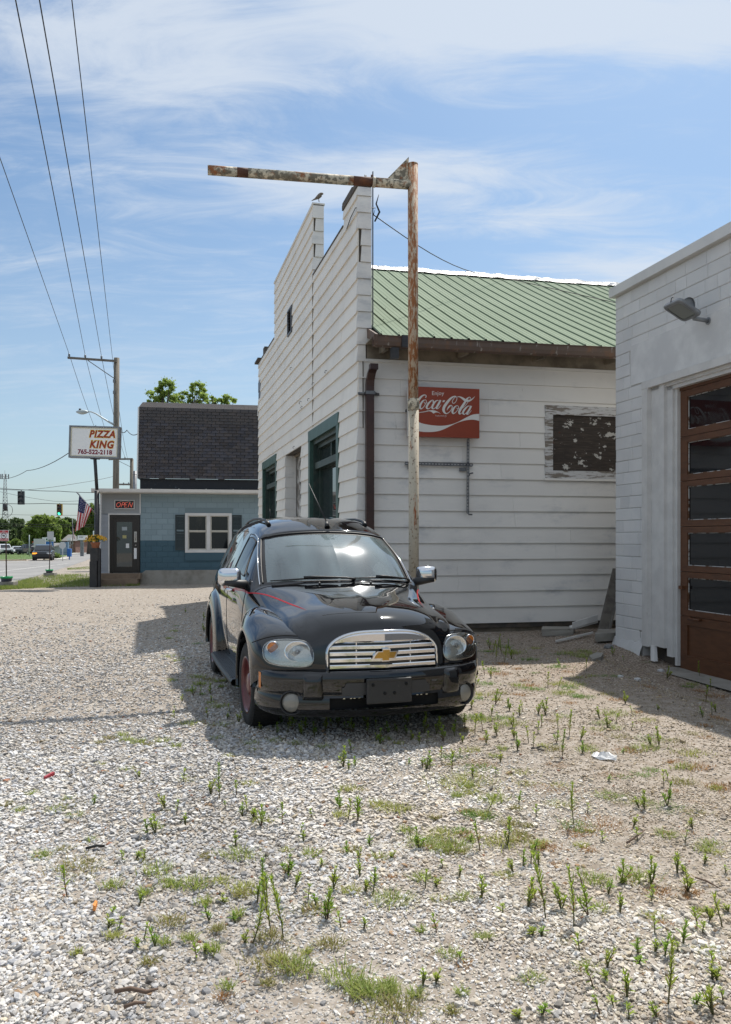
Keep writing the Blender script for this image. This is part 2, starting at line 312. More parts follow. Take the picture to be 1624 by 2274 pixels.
# ------------------------------------------------------------------ ground
def axis(pts):
    out = []
    for (a, b, st) in pts:
        n = max(1, int(round((b - a) / st))); out += [a + (b - a) * i / n for i in range(n)]
    return out + [pts[-1][1]]
gx = axis([(-420, -60, 40), (-60, -14, 4), (-14, 8, 0.35), (8, 40, 4), (40, 420, 40)])
gy = axis([(-30, 0, 5), (0, 16, 0.35), (16, 40, 1.5), (40, 120, 8), (120, 700, 40)])
def ground_material():
    m = bpy.data.materials.new('gravel_ground'); m.use_nodes = True; t = m.node_tree; L = t.links.new; b = t.nodes['Principled BSDF']
    b.inputs['Roughness'].default_value = 0.95; b.inputs['Specular IOR Level'].default_value = 0.2
    pos = t.nodes.new('ShaderNodeNewGeometry').outputs['Position']
    def noise(sc, det=8, rg=0.6, st=None):
        n = t.nodes.new('ShaderNodeTexNoise'); n.inputs['Scale'].default_value = sc; n.inputs['Detail'].default_value = det; n.inputs['Roughness'].default_value = rg
        if st:
            q = t.nodes.new('ShaderNodeMapping'); q.inputs['Scale'].default_value = st; L(pos, q.inputs[0]); L(q.outputs[0], n.inputs[0])
        else: L(pos, n.inputs[0])
        return n.outputs[0]
    def vor(sc):
        n = t.nodes.new('ShaderNodeTexVoronoi'); n.inputs['Scale'].default_value = sc; L(pos, n.inputs[0]); return n
    def rng(v, lo, hi, a=0.0, c=1.0):
        n = t.nodes.new('ShaderNodeMapRange'); n.interpolation_type = 'SMOOTHSTEP'
        for k, x in (('From Min', lo), ('From Max', hi), ('To Min', a), ('To Max', c)): n.inputs[k].default_value = x
        L(v, n.inputs['Value']); return n.outputs[0]
    def mix(f, a, c, bt='MIX'):
        n = t.nodes.new('ShaderNodeMix'); n.data_type = 'RGBA'; n.blend_type = bt
        if isinstance(f, float): n.inputs[0].default_value = f
        else: L(f, n.inputs[0])
        for i, v in ((6, a), (7, c)):
            if isinstance(v, tuple): n.inputs[i].default_value = (*v, 1)
            else: L(v, n.inputs[i])
        return n.outputs[2]
    v1 = vor(62); v2 = vor(125)
    sepc = t.nodes.new('ShaderNodeSeparateColor'); L(v1.outputs['Color'], sepc.inputs[0])
    stone = mix(sepc.outputs[0], (0.36, 0.338, 0.312), (0.70, 0.67, 0.63))
    stone = mix(rng(v1.outputs['Distance'], 0.0085, 0.0145), stone, (0.21, 0.18, 0.15), 'MIX')
    sep2 = t.nodes.new('ShaderNodeSeparateColor'); L(v2.outputs['Color'], sep2.inputs[0])
    fine = mix(sep2.outputs[1], (0.36, 0.333, 0.30), (0.68, 0.645, 0.60))
    c = mix(rng(noise(11), 0.36, 0.66), fine, stone)
    c = mix(rng(noise(0.75, 6, 0.65), 0.52, 0.85, 0, .6), c, mix(rng(noise(60), 0.4, 0.6), (0.40, 0.35, 0.30), (0.60, 0.55, 0.49)))
    c = mix(rng(noise(2.1, 8, 0.7), 0.60, 0.84, 0, .45), c, (0.25, 0.19, 0.14))
    fine_gap = rng(v2.outputs['Distance'], 0.0045, 0.0075, 0, .55); c = mix(fine_gap, c, (0.22, 0.18, 0.14))
    # trodden earth towards the buildings and the far weedy corner
    sx = t.nodes.new('ShaderNodeSeparateXYZ'); L(pos, sx.inputs[0])
    nb = t.nodes.new('ShaderNodeMath'); nb.operation = 'MULTIPLY_ADD'; L(noise(1.4), nb.inputs[0]); nb.inputs[1].default_value = 3.0; L(sx.outputs[0], nb.inputs[2])
    br = rng(nb.outputs[0], 1.6, 4.0, 0, .22); c = mix(br, c, mix(rng(noise(50), .42, .6), (0.25, 0.185, 0.135), (0.44, 0.375, 0.31)))
    yy = rng(sx.outputs[1], 6.5, 9.5)
    mu = t.nodes.new('ShaderNodeMath'); mu.operation = 'MULTIPLY'; L(rng(nb.outputs[0], 2.6, 4.4), mu.inputs[0]); L(yy, mu.inputs[1])
    earth = mix(rng(noise(40), 0.40, 0.62), (0.15, 0.105, 0.073), (0.40, 0.345, 0.29))
    c = mix(mu.outputs[0], c, earth)
    L(c, b.inputs['Base Color'])
    bp = t.nodes.new('ShaderNodeBump'); bp.inputs['Strength'].default_value = 0.7; bp.inputs['Distance'].default_value = 0.008
    L(rng(v1.outputs['Distance'], 0.0, 0.02, 1.0, 0.0), bp.inputs['Height'])
    bp2 = t.nodes.new('ShaderNodeBump'); bp2.inputs['Strength'].default_value = 0.35; bp2.inputs['Distance'].default_value = 0.015; L(noise(60), bp2.inputs['Height']); L(bp.outputs[0], bp2.inputs['Normal'])
    L(bp2.outputs[0], b.inputs['Normal']); return m
M['ground'] = ground_material()
b = MB(); b.grid([[(x, y, gz(x, y) + 0.012 * math.sin(x * 2.3 + y) * math.sin(y * 1.7)) for x in gx] for y in gy], smooth=True)
b.build('gravel_lot', M['ground'], kind='structure', fix=False)

def sheet(name, pts, m, dz, step=None, kind='structure', **k):
    """flat sheet draped on the terrain: polygon of (x, y)"""
    bm = bmesh.new(); vs = [bm.verts.new((p[0], p[1], 0)) for p in pts]; bm.faces.new(vs)
    lim = step or 4.0
    for _ in range(7):
        es = [e for e in bm.edges if e.calc_length() > lim]
        if not es: break
        bmesh.ops.subdivide_edges(bm, edges=es, cuts=1); bmesh.ops.triangulate(bm, faces=bm.faces)
    for v in bm.verts: v.co.z = gz(v.co.x, v.co.y) + dz
    bmesh.ops.recalc_face_normals(bm, faces=bm.faces)
    me = bpy.data.meshes.new(name); bm.to_mesh(me); bm.free(); me.materials.append(m)
    if me.polygons and me.polygons[0].normal.z < 0: me.flip_normals()
    o = link(name, me, kind=kind, **k); WL[o.name] = Vector(); return o
g2 = lambda px, py: (G(px, py).x, G(px, py).y)
M['asphalt'] = mat('asphalt', (0.20, 0.195, 0.19), 0.9, var=(0.35, (0.25, 0.243, 0.235), 0.4, 0.65), spots=[(0.9, 0.66, 0.72, (0.12, 0.12, 0.12), (1, 0.2, 1)), (60, 0.6, 0.7, (0.30, 0.29, 0.28))], bump=(60, 0.3, 0.006))
M['road_white'] = mat('road_white', (0.62, 0.61, 0.58), 0.8, spots=[(8, 0.55, 0.65, (0.3, 0.29, 0.28))])
M['road_yellow'] = mat('road_yellow', (0.42, 0.31, 0.10), 0.8)
M['kerb'] = mat('kerb', (0.42, 0.37, 0.27), 0.9, var=(3, (0.33, 0.30, 0.24)))
M['lawn'] = mat('lawn', (0.060, 0.115, 0.022), 0.9, var=(0.6, (0.085, 0.14, 0.032)), spots=[(3, 0.62, 0.75, (0.20, 0.19, 0.09))], bump=(30, 0.6, 0.05))
M['far_concrete'] = mat('far_concrete', (0.42, 0.41, 0.38), 0.9, var=(0.5, (0.36, 0.35, 0.32)))
# street: comes from beyond the left edge, runs past the shop front and away
ra, rb_, rc, rd = Vector(g2(0, 1304)), Vector(g2(186, 1243)), Vector(g2(208, 1222)), Vector(g2(0, 1246))
fd = (rb_ - ra).normalized()
road_near = [ra - fd * 40, ra, Vector(g2(90, 1277)), Vector(g2(160, 1256)), Vector(g2(200, 1241)), Vector(g2(212, 1226)), Vector(g2(207, 1219)), Vector(g2(180, 1224)), Vector(g2(140, 1240)), Vector(g2(118, 1244)), Vector(g2(60, 1246)), rd, Vector(g2(-260, 1256)), Vector(g2(-420, 1300))]
sheet('road', road_near, M['asphalt'], 0.010)
def strip(name, p, q, w, m, dz, kind='structure'):
    p = Vector(p); q = Vector(q); d = (q - p).normalized(); n = Vector((-d.y, d.x)) * w / 2
    sheet(name, [p + n, q + n, q - n, p - n], m, dz, 3.0, kind)
strip('road_marking', g2(-30, 1273), g2(150, 1252), 0.12, M['road_white'], 0.016)
strip('road_marking', g2(-20, 1250.5), g2(118, 1247.5), 0.14, M['road_yellow'], 0.016)
lawn_pts = [g2(-260, 1246), g2(0, 1243.2), g2(60, 1242.2), g2(112, 1240.5), g2(140, 1237), g2(172, 1226), g2(196, 1217.5), g2(150, 1215), g2(-200, 1214.5)]
sheet('lawn', lawn_pts, M['lawn'], 0.022)
sheet('car_park', [g2(-200, 1231), g2(0, 1229.5), g2(88, 1228), g2(82, 1221), g2(0, 1221), g2(-200, 1222)], M['asphalt'], 0.030)
sheet('far_road', [g2(60, 1223.5), g2(150, 1222.5), g2(207, 1217.5), g2(212, 1214), g2(150, 1216.5), g2(60, 1217)], M['far_concrete'], 0.034)
for (a, c) in (((-40, 1247.0), (57, 1244.6)), ((98, 1243.4), (116, 1242.6))):
    p, q = Vector(g2(*a)), Vector(g2(*c)); d = (q - p).normalized(); n = Vector((-d.y, d.x)) * 0.12
    b = MB(); z0 = gz(p.x, p.y); z1 = gz(q.x, q.y)
    b.hexa([(*(p - n), z0 - .1), (*(q - n), z1 - .1), (*(q + n), z1 - .1), (*(p + n), z0 - .1), (*(p - n), z0 + .15), (*(q - n), z1 + .15), (*(q + n), z1 + .15), (*(p + n), z0 + .15)])
    b.build('kerb', M['kerb'], kind='structure')
b = MB()
for (a, c) in (((146, 1232), (172, 1228)), ((128, 1243.0), (150, 1238.5))):
    strip('path', g2(*a), g2(*c), 1.3, M['far_concrete'], 0.040)

# ------------------------------------------------------------------ white clapboard shop building
C0 = (-0.10, 11.97)
FAC = Frame(C0, (-0.2563, 0.9666), (-0.9666, -0.2563))
SID = Frame(C0, (0.977, 0.211), (0.211, -0.977))
ZB, EX = 0.20, 0.244
FL = 11.4; PD = 0.19
wb = thing('white_building', 'white clapboard shop with a stepped false front and green metal roof', 'building', (C0[0], C0[1], 0))
def ftop(s): return 6.68 if s < 0.92 else 6.42 if s < 3.42 else 7.78 if s < 8.34 else 6.42
F_OPEN = [(1.24, 3.82, 0.75, 3.54), (4.69, 6.68, -1, 3.37), (7.97, 10.5, 0.75, 3.54), (5.72, 6.24, 5.95, 6.52)]
F_LOSS = [(10.95, 11.4, 5.40, 5.92)]                   # boards torn away at the far end
def f_solid(s, z, loss=True):
    if z > ftop(s): return False
    return not any(a < s < c and d < z < e for (a, c, d, e) in F_OPEN + (F_LOSS if loss else []))
S_OPEN = [(2.945, 4.45, 2.42, 3.553)]
def s_solid(t, z, loss=True): return z < 4.14 and not any(a < t < c and d < z < e for (a, c, d, e) in S_OPEN)
def runs(solid, xs, zmid):
    """merge the solid spans of one row"""
    out = []
    for a, c in zip(xs, xs[1:]):
        if solid((a + c) / 2, zmid):
            if out and abs(out[-1][1] - a) < 1e-6: out[-1][1] = c
            else: out.append([a, c])
    return out
def clapboards(fr, L, ztop, solid, xbreaks, zbreaks, joint0, m, flip=1):
    k = 0; z0 = ZB
    rj = random.Random(joint0)
    while z0 < ztop:
        z1 = z0 + EX
        zs = sorted({z0, z1, *[z for z in zbreaks if z0 + .01 < z < z1 - .01]})
        j0 = rj.uniform(0.6, 3.4)
        joints = [j0 + 3.66 * i for i in range(-1, 5)]
        xs = sorted({0.0, L, *[x for x in xbreaks if 0 < x < L]})
        pieces = {}
        for za, zb in zip(zs, zs[1:]):
            for (a, c) in runs(solid, xs, (za + zb) / 2):
                cuts = [a] + [j for j in joints if a + 0.15 < j < c - 0.15] + [c]
                for q, r in zip(cuts, cuts[1:]):
                    seg = min(range(len(joints)), key=lambda i: abs(joints[i] - q) if joints[i] <= (q + r) / 2 else 99)
                    pieces.setdefault((seg, round(q, 1) if len(zs) == 2 else seg, ), []).append((q, r, za, zb))
        for key, lst in pieces.items():
            b = MB(); lift = rj.uniform(-0.0015, 0.003)
            for (a, c, za, zb) in lst:
                e0 = 0.0 if a < 0.001 else 0.0012; e1 = 0.0 if c > L - .001 else 0.0012
                off = lambda z: 0.004 + lift + 0.025 * (z1 - z) / EX
                P = fr.p; a2, c2 = a + e0, c - e1; low = za - (0.006 if za == z0 else 0)
                b.hexa([P(a2, low, off(za)), P(c2, low, off(za)), P(c2, low, 0), P(a2, low, 0), P(a2, zb, off(zb)), P(c2, zb, off(zb)), P(c2, zb, 0), P(a2, zb, 0)])
            b.build('siding_board', m, wb)
        z0 = z1; k += 1
fx = [0.92, 3.42, 8.34, 10.95] + [x for o in F_OPEN for x in o[:2]]
fz = [6.68, 6.42, 7.78, 5.40, 5.92, 3.54, 3.37, 5.95, 6.52]
clapboards(FAC, FL, 7.78, f_solid, fx, fz, 5, M['front_siding'])
clapboards(SID, 9.0, 4.14, s_solid, [2.945, 4.45], [4.14, 2.42, 3.553], 8, M['white_siding'])
# sheathing behind the boards
b = MB(); xs = sorted({0.0, FL, *fx}); zs = sorted({-0.3, *fz})
for a, c in zip(xs, xs[1:]):
    for d, e in zip(zs, zs[1:]):
        if f_solid((a + c) / 2, (d + e) / 2, False): b.fbox(FAC, a, c, d, e, -PD, -0.001)
b.build('front_wall', M['sheathing'], wb)
b = MB(); xs = [0.0, 2.945, 4.45, 12.0]; zs = [0.12, 2.42, 3.553, 4.40]
for a, c in zip(xs, xs[1:]):
    for d, e in zip(zs, zs[1:]):
        if not (a == 2.945 and d == 2.42): b.fbox(SID, a + 0.02 if a == 0 else a, c, d, e, -0.15, -0.001)
b.build('side_wall', M['sheathing'], wb)
b = MB(); b.fbox(SID, 0.03, 12.0, -0.4, 0.19, -0.2, -0.05); b.fbox(FAC, 0.05, FL, -0.5, 0.19, -0.15, -0.02)
b.build('foundation', M['stained_wood'], wb)
# far and back walls, so that the building is whole from the side
b = MB(); q = SID.p(12.0, 0); r = FAC.p(FL, 0); far = r + (q - Vector((C0[0], C0[1], 0)))
for (p1, p2, h) in ((q, far, 4.4), (far, r, 4.4)):
    d = (p2 - p1); b.add([p1 + Vector((0, 0, -0.5)), p2 + Vector((0, 0, -0.5)), p2 + Vector((0, 0, h)), p1 + Vector((0, 0, h))], [(0, 1, 2, 3)])
b.build('rear_wall', M['white_siding'], wb)
# corner caps, one bent piece per course; some are gone
def corner_cap(s0, z0, z1, depth, edge, m, missing=0.0):
    """folded metal cap on the end of the front wall at facade position s0"""
    b = MB(); e = SID.ax; o2 = FAC.o + FAC.ax * s0
    fr = Frame((o2.x, o2.y), SID.ax, SID.n)
    a = missing
    P = fr.p; lo, hi = 0.038, 0.014
    b.hexa([P(-0.034 + a, z0, lo), P(depth, z0, lo * .8), P(depth, z0, 0.0), P(-0.030 + a, z0, 0.0), P(-0.012 + a, z1, hi), P(depth, z1, hi), P(depth, z1, 0.0), P(-0.012 + a, z1, 0.0)])
    if not a:
        Q = lambda s, z, o: FAC.p(s0 + s, z, o)
        b.hexa([Q(0.0, z0, 0.036), Q(edge, z0, 0.034), Q(edge, z0, 0.002), Q(0.0, z0, 0.002), Q(0.0, z1, 0.012), Q(edge, z1, 0.010), Q(edge, z1, 0.002), Q(0.0, z1, 0.002)])
    b.build('corner_cap', m, wb)
k = 0; z0 = ZB
while z0 < 6.66:
    z1 = min(z0 + EX, 6.68)
    if z0 < 3.12: corner_cap(0, z0, z1 - 0.004, 0.10, 0.035, M['white_siding'])
    elif z0 > 4.05: corner_cap(0, z0, z1 - 0.004, 0.10 if z0 < 4.3 else PD, 0.035, M['white_siding'], 0.055 if 5.55 < z0 < 6.02 else 0.0)
    z0 = z0 + EX; k += 1
z0 = ZB
while z0 < 7.76:
    if z0 + EX > 6.42: corner_cap(3.42, max(z0, 6.42), min(z0 + EX, 7.78) - 0.004, PD, 0.03, M['white_siding'], 0.05 if 6.7 < z0 < 6.9 or 7.1 < z0 < 7.4 else 0.0)
    z0 += EX
b = MB(); b.fbox(SID, 0.052, 0.068, 3.12, 4.14, 0.002, 0.03)
b.build('corner_batten', M['weathered_board'], wb)
# copings on the stepped front
for (a, c, z) in ((0.92, 3.40, 6.42), (3.40, 8.36, 7.78), (8.36, FL + .02, 6.42)):
    b = MB(); b.fbox(FAC, a, c, z + .002, z + 0.03, -PD - 0.02, 0.03); b.build('coping', M['white_siding'] if z > 7 else M['sheathing'], wb)
b = MB(); b.fbox(FAC, -0.01, 0.94, 6.685, 6.76, -0.06, 0.035); b.fbox(FAC, 0.3, 0.94, 6.76, 6.80, -0.05, 0.03); b.build('coping', M['sheathing'], wb, label='black torn roofing felt strip on top of the corner pier')
b = MB()
for i, s in enumerate((0.02, 0.10, 0.16)): b.tube([FAC.p(s, 6.76, -0.1 - .03 * i), FAC.p(s + .01, 6.88 + .03 * i, -0.1 - .03 * i)], 0.006, 5)
b.fbox(FAC, -0.03, 0.12, 6.69, 6.74, -PD, -0.06)
b.build('roof_bracket', M['black_metal'], wb)
o2 = FAC.p(0, 0, -PD - 0.02); b = MB(); b.fbox(Frame((o2.x, o2.y), SID.ax, SID.n), 0.0, 0.014, 4.42, 6.93, -0.02, 0.006); b.build('corner_trim', M['galv'], wb)
b = MB(); b.fbox(FAC, 10.95, 11.42, 5.40, 5.60, -0.02, 0.012); b.fbox(FAC, 10.97, 11.44, 5.62, 5.90, -0.02, 0.018); b.build('torn_shingle', M['brown_metal'], wb)
b = MB(); b.fbox(FAC, 10.9, 11.6, 6.45, 6.50, -0.2, 0.10); b.fbox(FAC, 10.6, 10.9, 6.46, 6.75, -0.15, -0.05); b.build('roof_felt', M['sheathing'], wb)
b = MB(); b.hexa([FAC.p(11.36, 4.95, .05), FAC.p(11.40, 4.95, .05), FAC.p(11.40, 4.95, .03), FAC.p(11.36, 4.95, .03), FAC.p(11.40, 5.4, .02), FAC.p(11.44, 5.4, .02), FAC.p(11.44, 5.4, .0), FAC.p(11.40, 5.4, .0)]); b.build('hanging_strip', M['white_siding'], wb)
# shop windows
def shop_window(s0, s1, z1, lead):
    zt = z1; fr = FAC; z0 = 0.75
    f = MB(); w = 0.16
    f.fbox(fr, s0, s1, zt - 0.20, zt, -0.04, 0.035); f.fbox(fr, s0, s0 + w, z0, zt - 0.20, -0.04, 0.030); f.fbox(fr, s1 - w, s1, z0, zt - 0.20, -0.04, 0.030); f.fbox(fr, s0 - .03, s1 + .03, z0 - .06, z0, -0.05, 0.06)
    win = f.build('shop_window', M['green_trim'], wb)
    g = MB(); a, c = s0 + w, s1 - w
    g.fbox(fr, a, a + .05, z0, zt - .2, -0.30, -0.041); g.fbox(fr, c - .05, c, z0, zt - .2, -0.30, -0.041); g.fbox(fr, a + .05, c - .05, zt - .27, zt - .2, -0.30, -0.041)
    g.fbox(fr, a + .05, c - .05, z0, z0 + .08, -0.30, -0.041)
    g.build('window_reveal', M['dark_green'], win)
    t = MB(); zr = 2.80
    t.fbox(fr, a + .05, c - .05, zr, zr + 0.12, -0.27, -0.06); t.fbox(fr, a + .05, c - .05, zt - .34, zt - .27, -0.27, -0.12)
    for q in (a + .05, (a + c) / 2 - .03, c - .11): t.fbox(fr, q, q + .06, zr + .12, zt - .34, -0.26, -0.14)
    t.fbox(fr, a + .05, a + .17, z0 + .08, zr, -0.26, -0.14); t.fbox(fr, c - .17, c - .05, z0 + .08, zr, -0.26, -0.14)
    t.build('sash', M['dark_green'], win)
    for (q, r, zz0, zz1) in ((a + .11, (a + c) / 2 - .03, zr + .12, zt - .34), ((a + c) / 2 + .03, c - .11, zr + .12, zt - .34), (a + .17, c - .17, z0 + .08, zr)):
        p = MB(); p.fbox(fr, q, r, zz0, zz1, -0.205, -0.195); p.build('pane', M['old_glass'], win)
shop_window(1.24, 3.82, 3.54, 0); shop_window(7.97, 10.5, 3.54, 0)
# recessed doorway
b = MB(); b.fbox(FAC, 4.69, 6.68, -0.1, 3.37, -1.5, -1.2); b.fbox(FAC, 4.69, 6.68, 3.33, 3.37, -1.2, -0.20); b.build('doorway', M['stained_wood'], wb)
b = MB(); b.fbox(FAC, 6.36, 6.66, 0.0, 3.32, -0.46, -0.26); b.build('door_post', M['peeling_wood'], wb)
b = MB(); b.fbox(FAC, 4.69, 6.36, 0.0, 3.32, -0.40, -0.34); b.build('boarded_door', M['peeling_wood'], wb)
z0 = ZB
while z0 < 3.36:
    b = MB(); o2 = FAC.p(6.68, 0, 0); z1 = min(z0 + EX, 3.365)
    P = lambda s, z, o: FAC.p(6.68 + s, z, o)
    b.hexa([P(-.024, z0, .026), P(-.005, z0, .026), P(-.005, z0, -.24), P(-.024, z0, -.24), P(-.010, z1, .008), P(-.003, z1, .008), P(-.003, z1, -.24), P(-.010, z1, -.24)])
    b.build('jamb_cap', M['white_siding'], wb); z0 += EX
# louvre in the gable
fr = FAC; f = MB(); f.fbox(fr, 5.72, 5.76, 5.95, 6.52, -.06, .045); f.fbox(fr, 6.20, 6.24, 5.95, 6.52, -.06, .045); f.fbox(fr, 5.76, 6.20, 6.48, 6.52, -.06, .045); f.fbox(fr, 5.76, 6.20, 5.95, 5.99, -.06, .045)
vent = f.build('gable_vent', M['galv'], wb)
for i in range(7):
    z = 6.0 + i * 0.068; v = MB(); P = fr.p; v.hexa([P(5.76, z, .03), P(6.20, z, .03), P(6.20, z, .02), P(5.76, z, .02), P(5.76, z + .055, -.03), P(6.20, z + .055, -.03), P(6.20, z + .055, -.04), P(5.76, z + .055, -.04)]); v.build('louvre_slat', M['black_metal'], vent)
b = MB(); b.fbox(FAC, 3.405, 3.43, 4.6, 6.41, .0, .027); b.fbox(FAC, 3.41, 3.425, 3.6, 4.6, .0, .0262); b.build('joint_strip', M['stained_wood'], wb)
# hooks and rings left in the front
for (px, py) in ((729, 825), (650, 818), (700, 852), (690, 887), (671, 894), (675, 904), (713, 999), (657, 993)):
    s, z = FAC.hit(px, py); c = FAC.p(s, z, 0.04); b = MB()
    b.tube([FAC.p(s, z + .02, 0.0), FAC.p(s, z + .015, .05), FAC.p(s, z - .02, .06), FAC.p(s + .015, z - .03, .045)], 0.006, 5)
    b.build('hook', M['black_metal'], wb)
# boarded side window
f = MB(); fr = SID
win = MB(); win.fbox(fr, 2.945, 4.45, 3.41, 3.553, -0.05, 0.034); wo_ = win.build('boarded_window', M['peeling_frame'], wb)
for (a, c, d, e, o) in ((2.945, 3.075, 2.54, 3.41, 0.031), (4.32, 4.45, 2.54, 3.41, 0.031), (2.945, 4.45, 2.42, 2.54, 0.036)):
    f = MB(); f.fbox(fr, a, c, d, e, -0.05, o); f.build('frame_board', M['peeling_frame'], wo_)
f = MB(); f.fbox(fr, 3.075, 4.32, 2.54, 3.41, -0.08, -0.015); f.build('plywood_panel', M['peeling_plywood'], wo_)
f = MB(); f.fbox(fr, 2.93, 4.47, 2.385, 2.418, 0.0, 0.05); f.build('sill', M['white_siding'], wo_)
# soffit, rafters, gutter
b = MB(); b.fbox(SID, 0.12, 12.0, 4.142, 4.40, -0.02, 0.010); b.build('frieze_board', M['stained_wood'], wb)
b = MB(); b.fbox(SID, 0.10, 12.0, 4.345, 4.362, 0.012, 0.44); b.build('soffit', M['stained_wood'], wb)
for i in range(9):
    t = 0.30 + i * 1.22; b = MB(); P = SID.p
    b.hexa([P(t, 4.19, .40), P(t + .05, 4.19, .40), P(t + .05, 4.22, .01), P(t, 4.22, .01), P(t, 4.344, .42), P(t + .05, 4.344, .42), P(t + .05, 4.344, .01), P(t, 4.344, .01)]); b.build('rafter_tail', M['stained_wood'], wb)
def gutter_piece(t0, t1, m):
    prof = [(0.445, 4.36), (0.45, 4.27), (0.475, 4.215), (0.52, 4.20), (0.565, 4.225), (0.585, 4.28), (0.59, 4.355), (0.602, 4.362), (0.602, 4.352), (0.580, 4.345)]
    n = max(2, int((t1 - t0) / 0.5)); rows = []
    for i in range(n + 1):
        t = t0 + (t1 - t0) * i / n; sag = -0.012 * math.sin(t * 1.1) - 0.002 * t
        rows.append([SID.p(t, z + sag, o) for (o, z) in prof])
    b = MB(); b.grid(rows, smooth=False); return b.build('gutter', m, wb)
gutter_piece(0.10, 12.0, M['rust_gutter'])
b = MB(); b.fbox(SID, 0.50, 0.62, 4.205, 4.37, .44, .61); b.build('gutter_bracket', M['black_metal'], wb)
b = MB(); b.fbox(SID, 0.36, 0.47, 4.05, 4.20, .46, .56); b.build('gutter_outlet', M['black_metal'], wb)
# metal roof: sheets with raised ribs and screws
EZ, RZ, EO, RI = 4.375, 7.42, 0.53, 5.70
def roof_pt(t, q, h=0.0, sign=1):
    o = EO + (-(RI) - EO) * q; z = EZ + (RZ - EZ) * q - 0.05 * math.sin(math.pi * q)
    nrm = math.hypot(RZ - EZ, RI + EO)
    if sign < 0: o = -RI - (o + RI)
    return SID.p(t, z + h * (RI + EO) / nrm, o + sign * h * (RZ - EZ) / nrm)
RIB = 0.262
for sign in (1, -1):
    for pnl in range(12):
        ta = 0.20 + pnl * RIB * 4; prof = []
        for i in range(4):
            c = ta + i * RIB
            prof += [(c, 0.0), (c + 0.006, 0.022), (c + .022, 0.022), (c + .036, 0.0), (c + .105, 0.0), (c + .112, 0.005), (c + .120, 0.0), (c + .185, 0.0), (c + .192, 0.005), (c + .20, 0.0)]
        prof.append((ta + 4 * RIB, 0.001))
        qs = [0, 0.25, 0.5, 0.75, 1.0]; lift = 0.0015 * (pnl % 2)
        b = MB(); b.grid([[roof_pt(t, q, h + lift, sign) for (t, h) in prof] for q in qs], smooth=False)
        if sign > 0:
            for i in range(4):
                for qn in range(7):
                    q = 0.03 + qn * 0.155; t = ta + i * RIB + 0.062
                    p = roof_pt(t, q, 0.002); u = (roof_pt(t, q, 0.012) - p)
                    e1 = SID.p(1, 0) - SID.p(0, 0); e2 = u.cross(e1).normalized()
                    ring = [p + (e1 * math.cos(k * 1.2566) + e2 * math.sin(k * 1.2566)) * 0.011 for k in range(5)]
                    b.add(ring + [p + u], [(k, (k + 1) % 5, 5) for k in range(5)], 1)
        b.build('roof_panel', [M['green_roof'], M['black_metal']], wb)
b = MB(); rows = []
rr = random.Random(3)
for i in range(80):
    t = 0.05 + i * 0.155; w = rr.uniform(0.10, 0.20); h = rr.uniform(0.02, 0.05)
    rows.append([roof_pt(t, 1 - w / 6.4, 0.028 + h * .2), roof_pt(t, 1 - .04 / 6.4, 0.03 + h), roof_pt(t, 1.0, 0.05 + h), roof_pt(t, 1 - .04 / 6.4, 0.03 + h, -1), roof_pt(t, 1 - w / 6.4, 0.03, -1)])
b.grid(rows, smooth=False); b.build('ridge_cap', M['ridge_white'], wb)
# gable infill behind the false front and at the far end
b = MB()
for t in (0.22, 11.9): b.add([roof_pt(t, 0, -.03), roof_pt(t, 1, -.03), roof_pt(t, 0, -.03, -1)], [(0, 1, 2)])
b.build('gable_wall', M['sheathing'], wb)
b = MB(); P = SID.p; b.hexa([P(.12, 4.27, .60), P(.15, 4.27, .60), P(.15, 4.45, .0), P(.12, 4.45, .0), P(.12, 4.36, .62), P(.15, 4.36, .62), P(.15, 4.60, .0), P(.12, 4.60, .0)]); b.build('barge_board', M['rust_gutter'], wb)
# downpipe
def dp(t): return t
b = MB()
t0 = SID.hit(821, 900, 0.09)[0]
w = 0.058
def rectpipe(b, pts, w, d):
    rows = []
    for (t, z, o) in pts: rows.append([SID.p(t - w, z, o - d), SID.p(t + w, z, o - d), SID.p(t + w, z, o + d), SID.p(t - w, z, o + d), SID.p(t - w, z, o - d)])
    b.grid(rows, smooth=False)
rectpipe(b, [(t0, 0.06, 0.10), (t0, 3.72, 0.10)], w, 0.045)
rectpipe(b, [(t0, 3.72, 0.10), (t0 + .003, 3.80, 0.11), (t0 + 0.015, 3.90, 0.15), (t0 + 0.03, 3.97, 0.22)], w, 0.045)
b.fbox(SID, t0 - .028, t0 + .088, 3.94, 4.02, 0.17, 0.28)
pipe = b.build('downpipe', M['brown_metal'], wb)
b = MB(); b.fbox(SID, t0 - .16, t0 + .16, 3.60, 3.64, 0.02, 0.035); b.fbox(SID, t0 - .07, t0 + .07, 3.595, 3.645, 0.146, 0.156); b.tube([SID.p(t0 - .14, 3.62, .02), SID.p(t0 - .075, 3.62, .13)], .014, 6); b.tube([SID.p(t0 + .075, 3.62, .13), SID.p(t0 + .15, 3.62, .02)], .014, 6); b.build('strap', M['galv'], pipe)
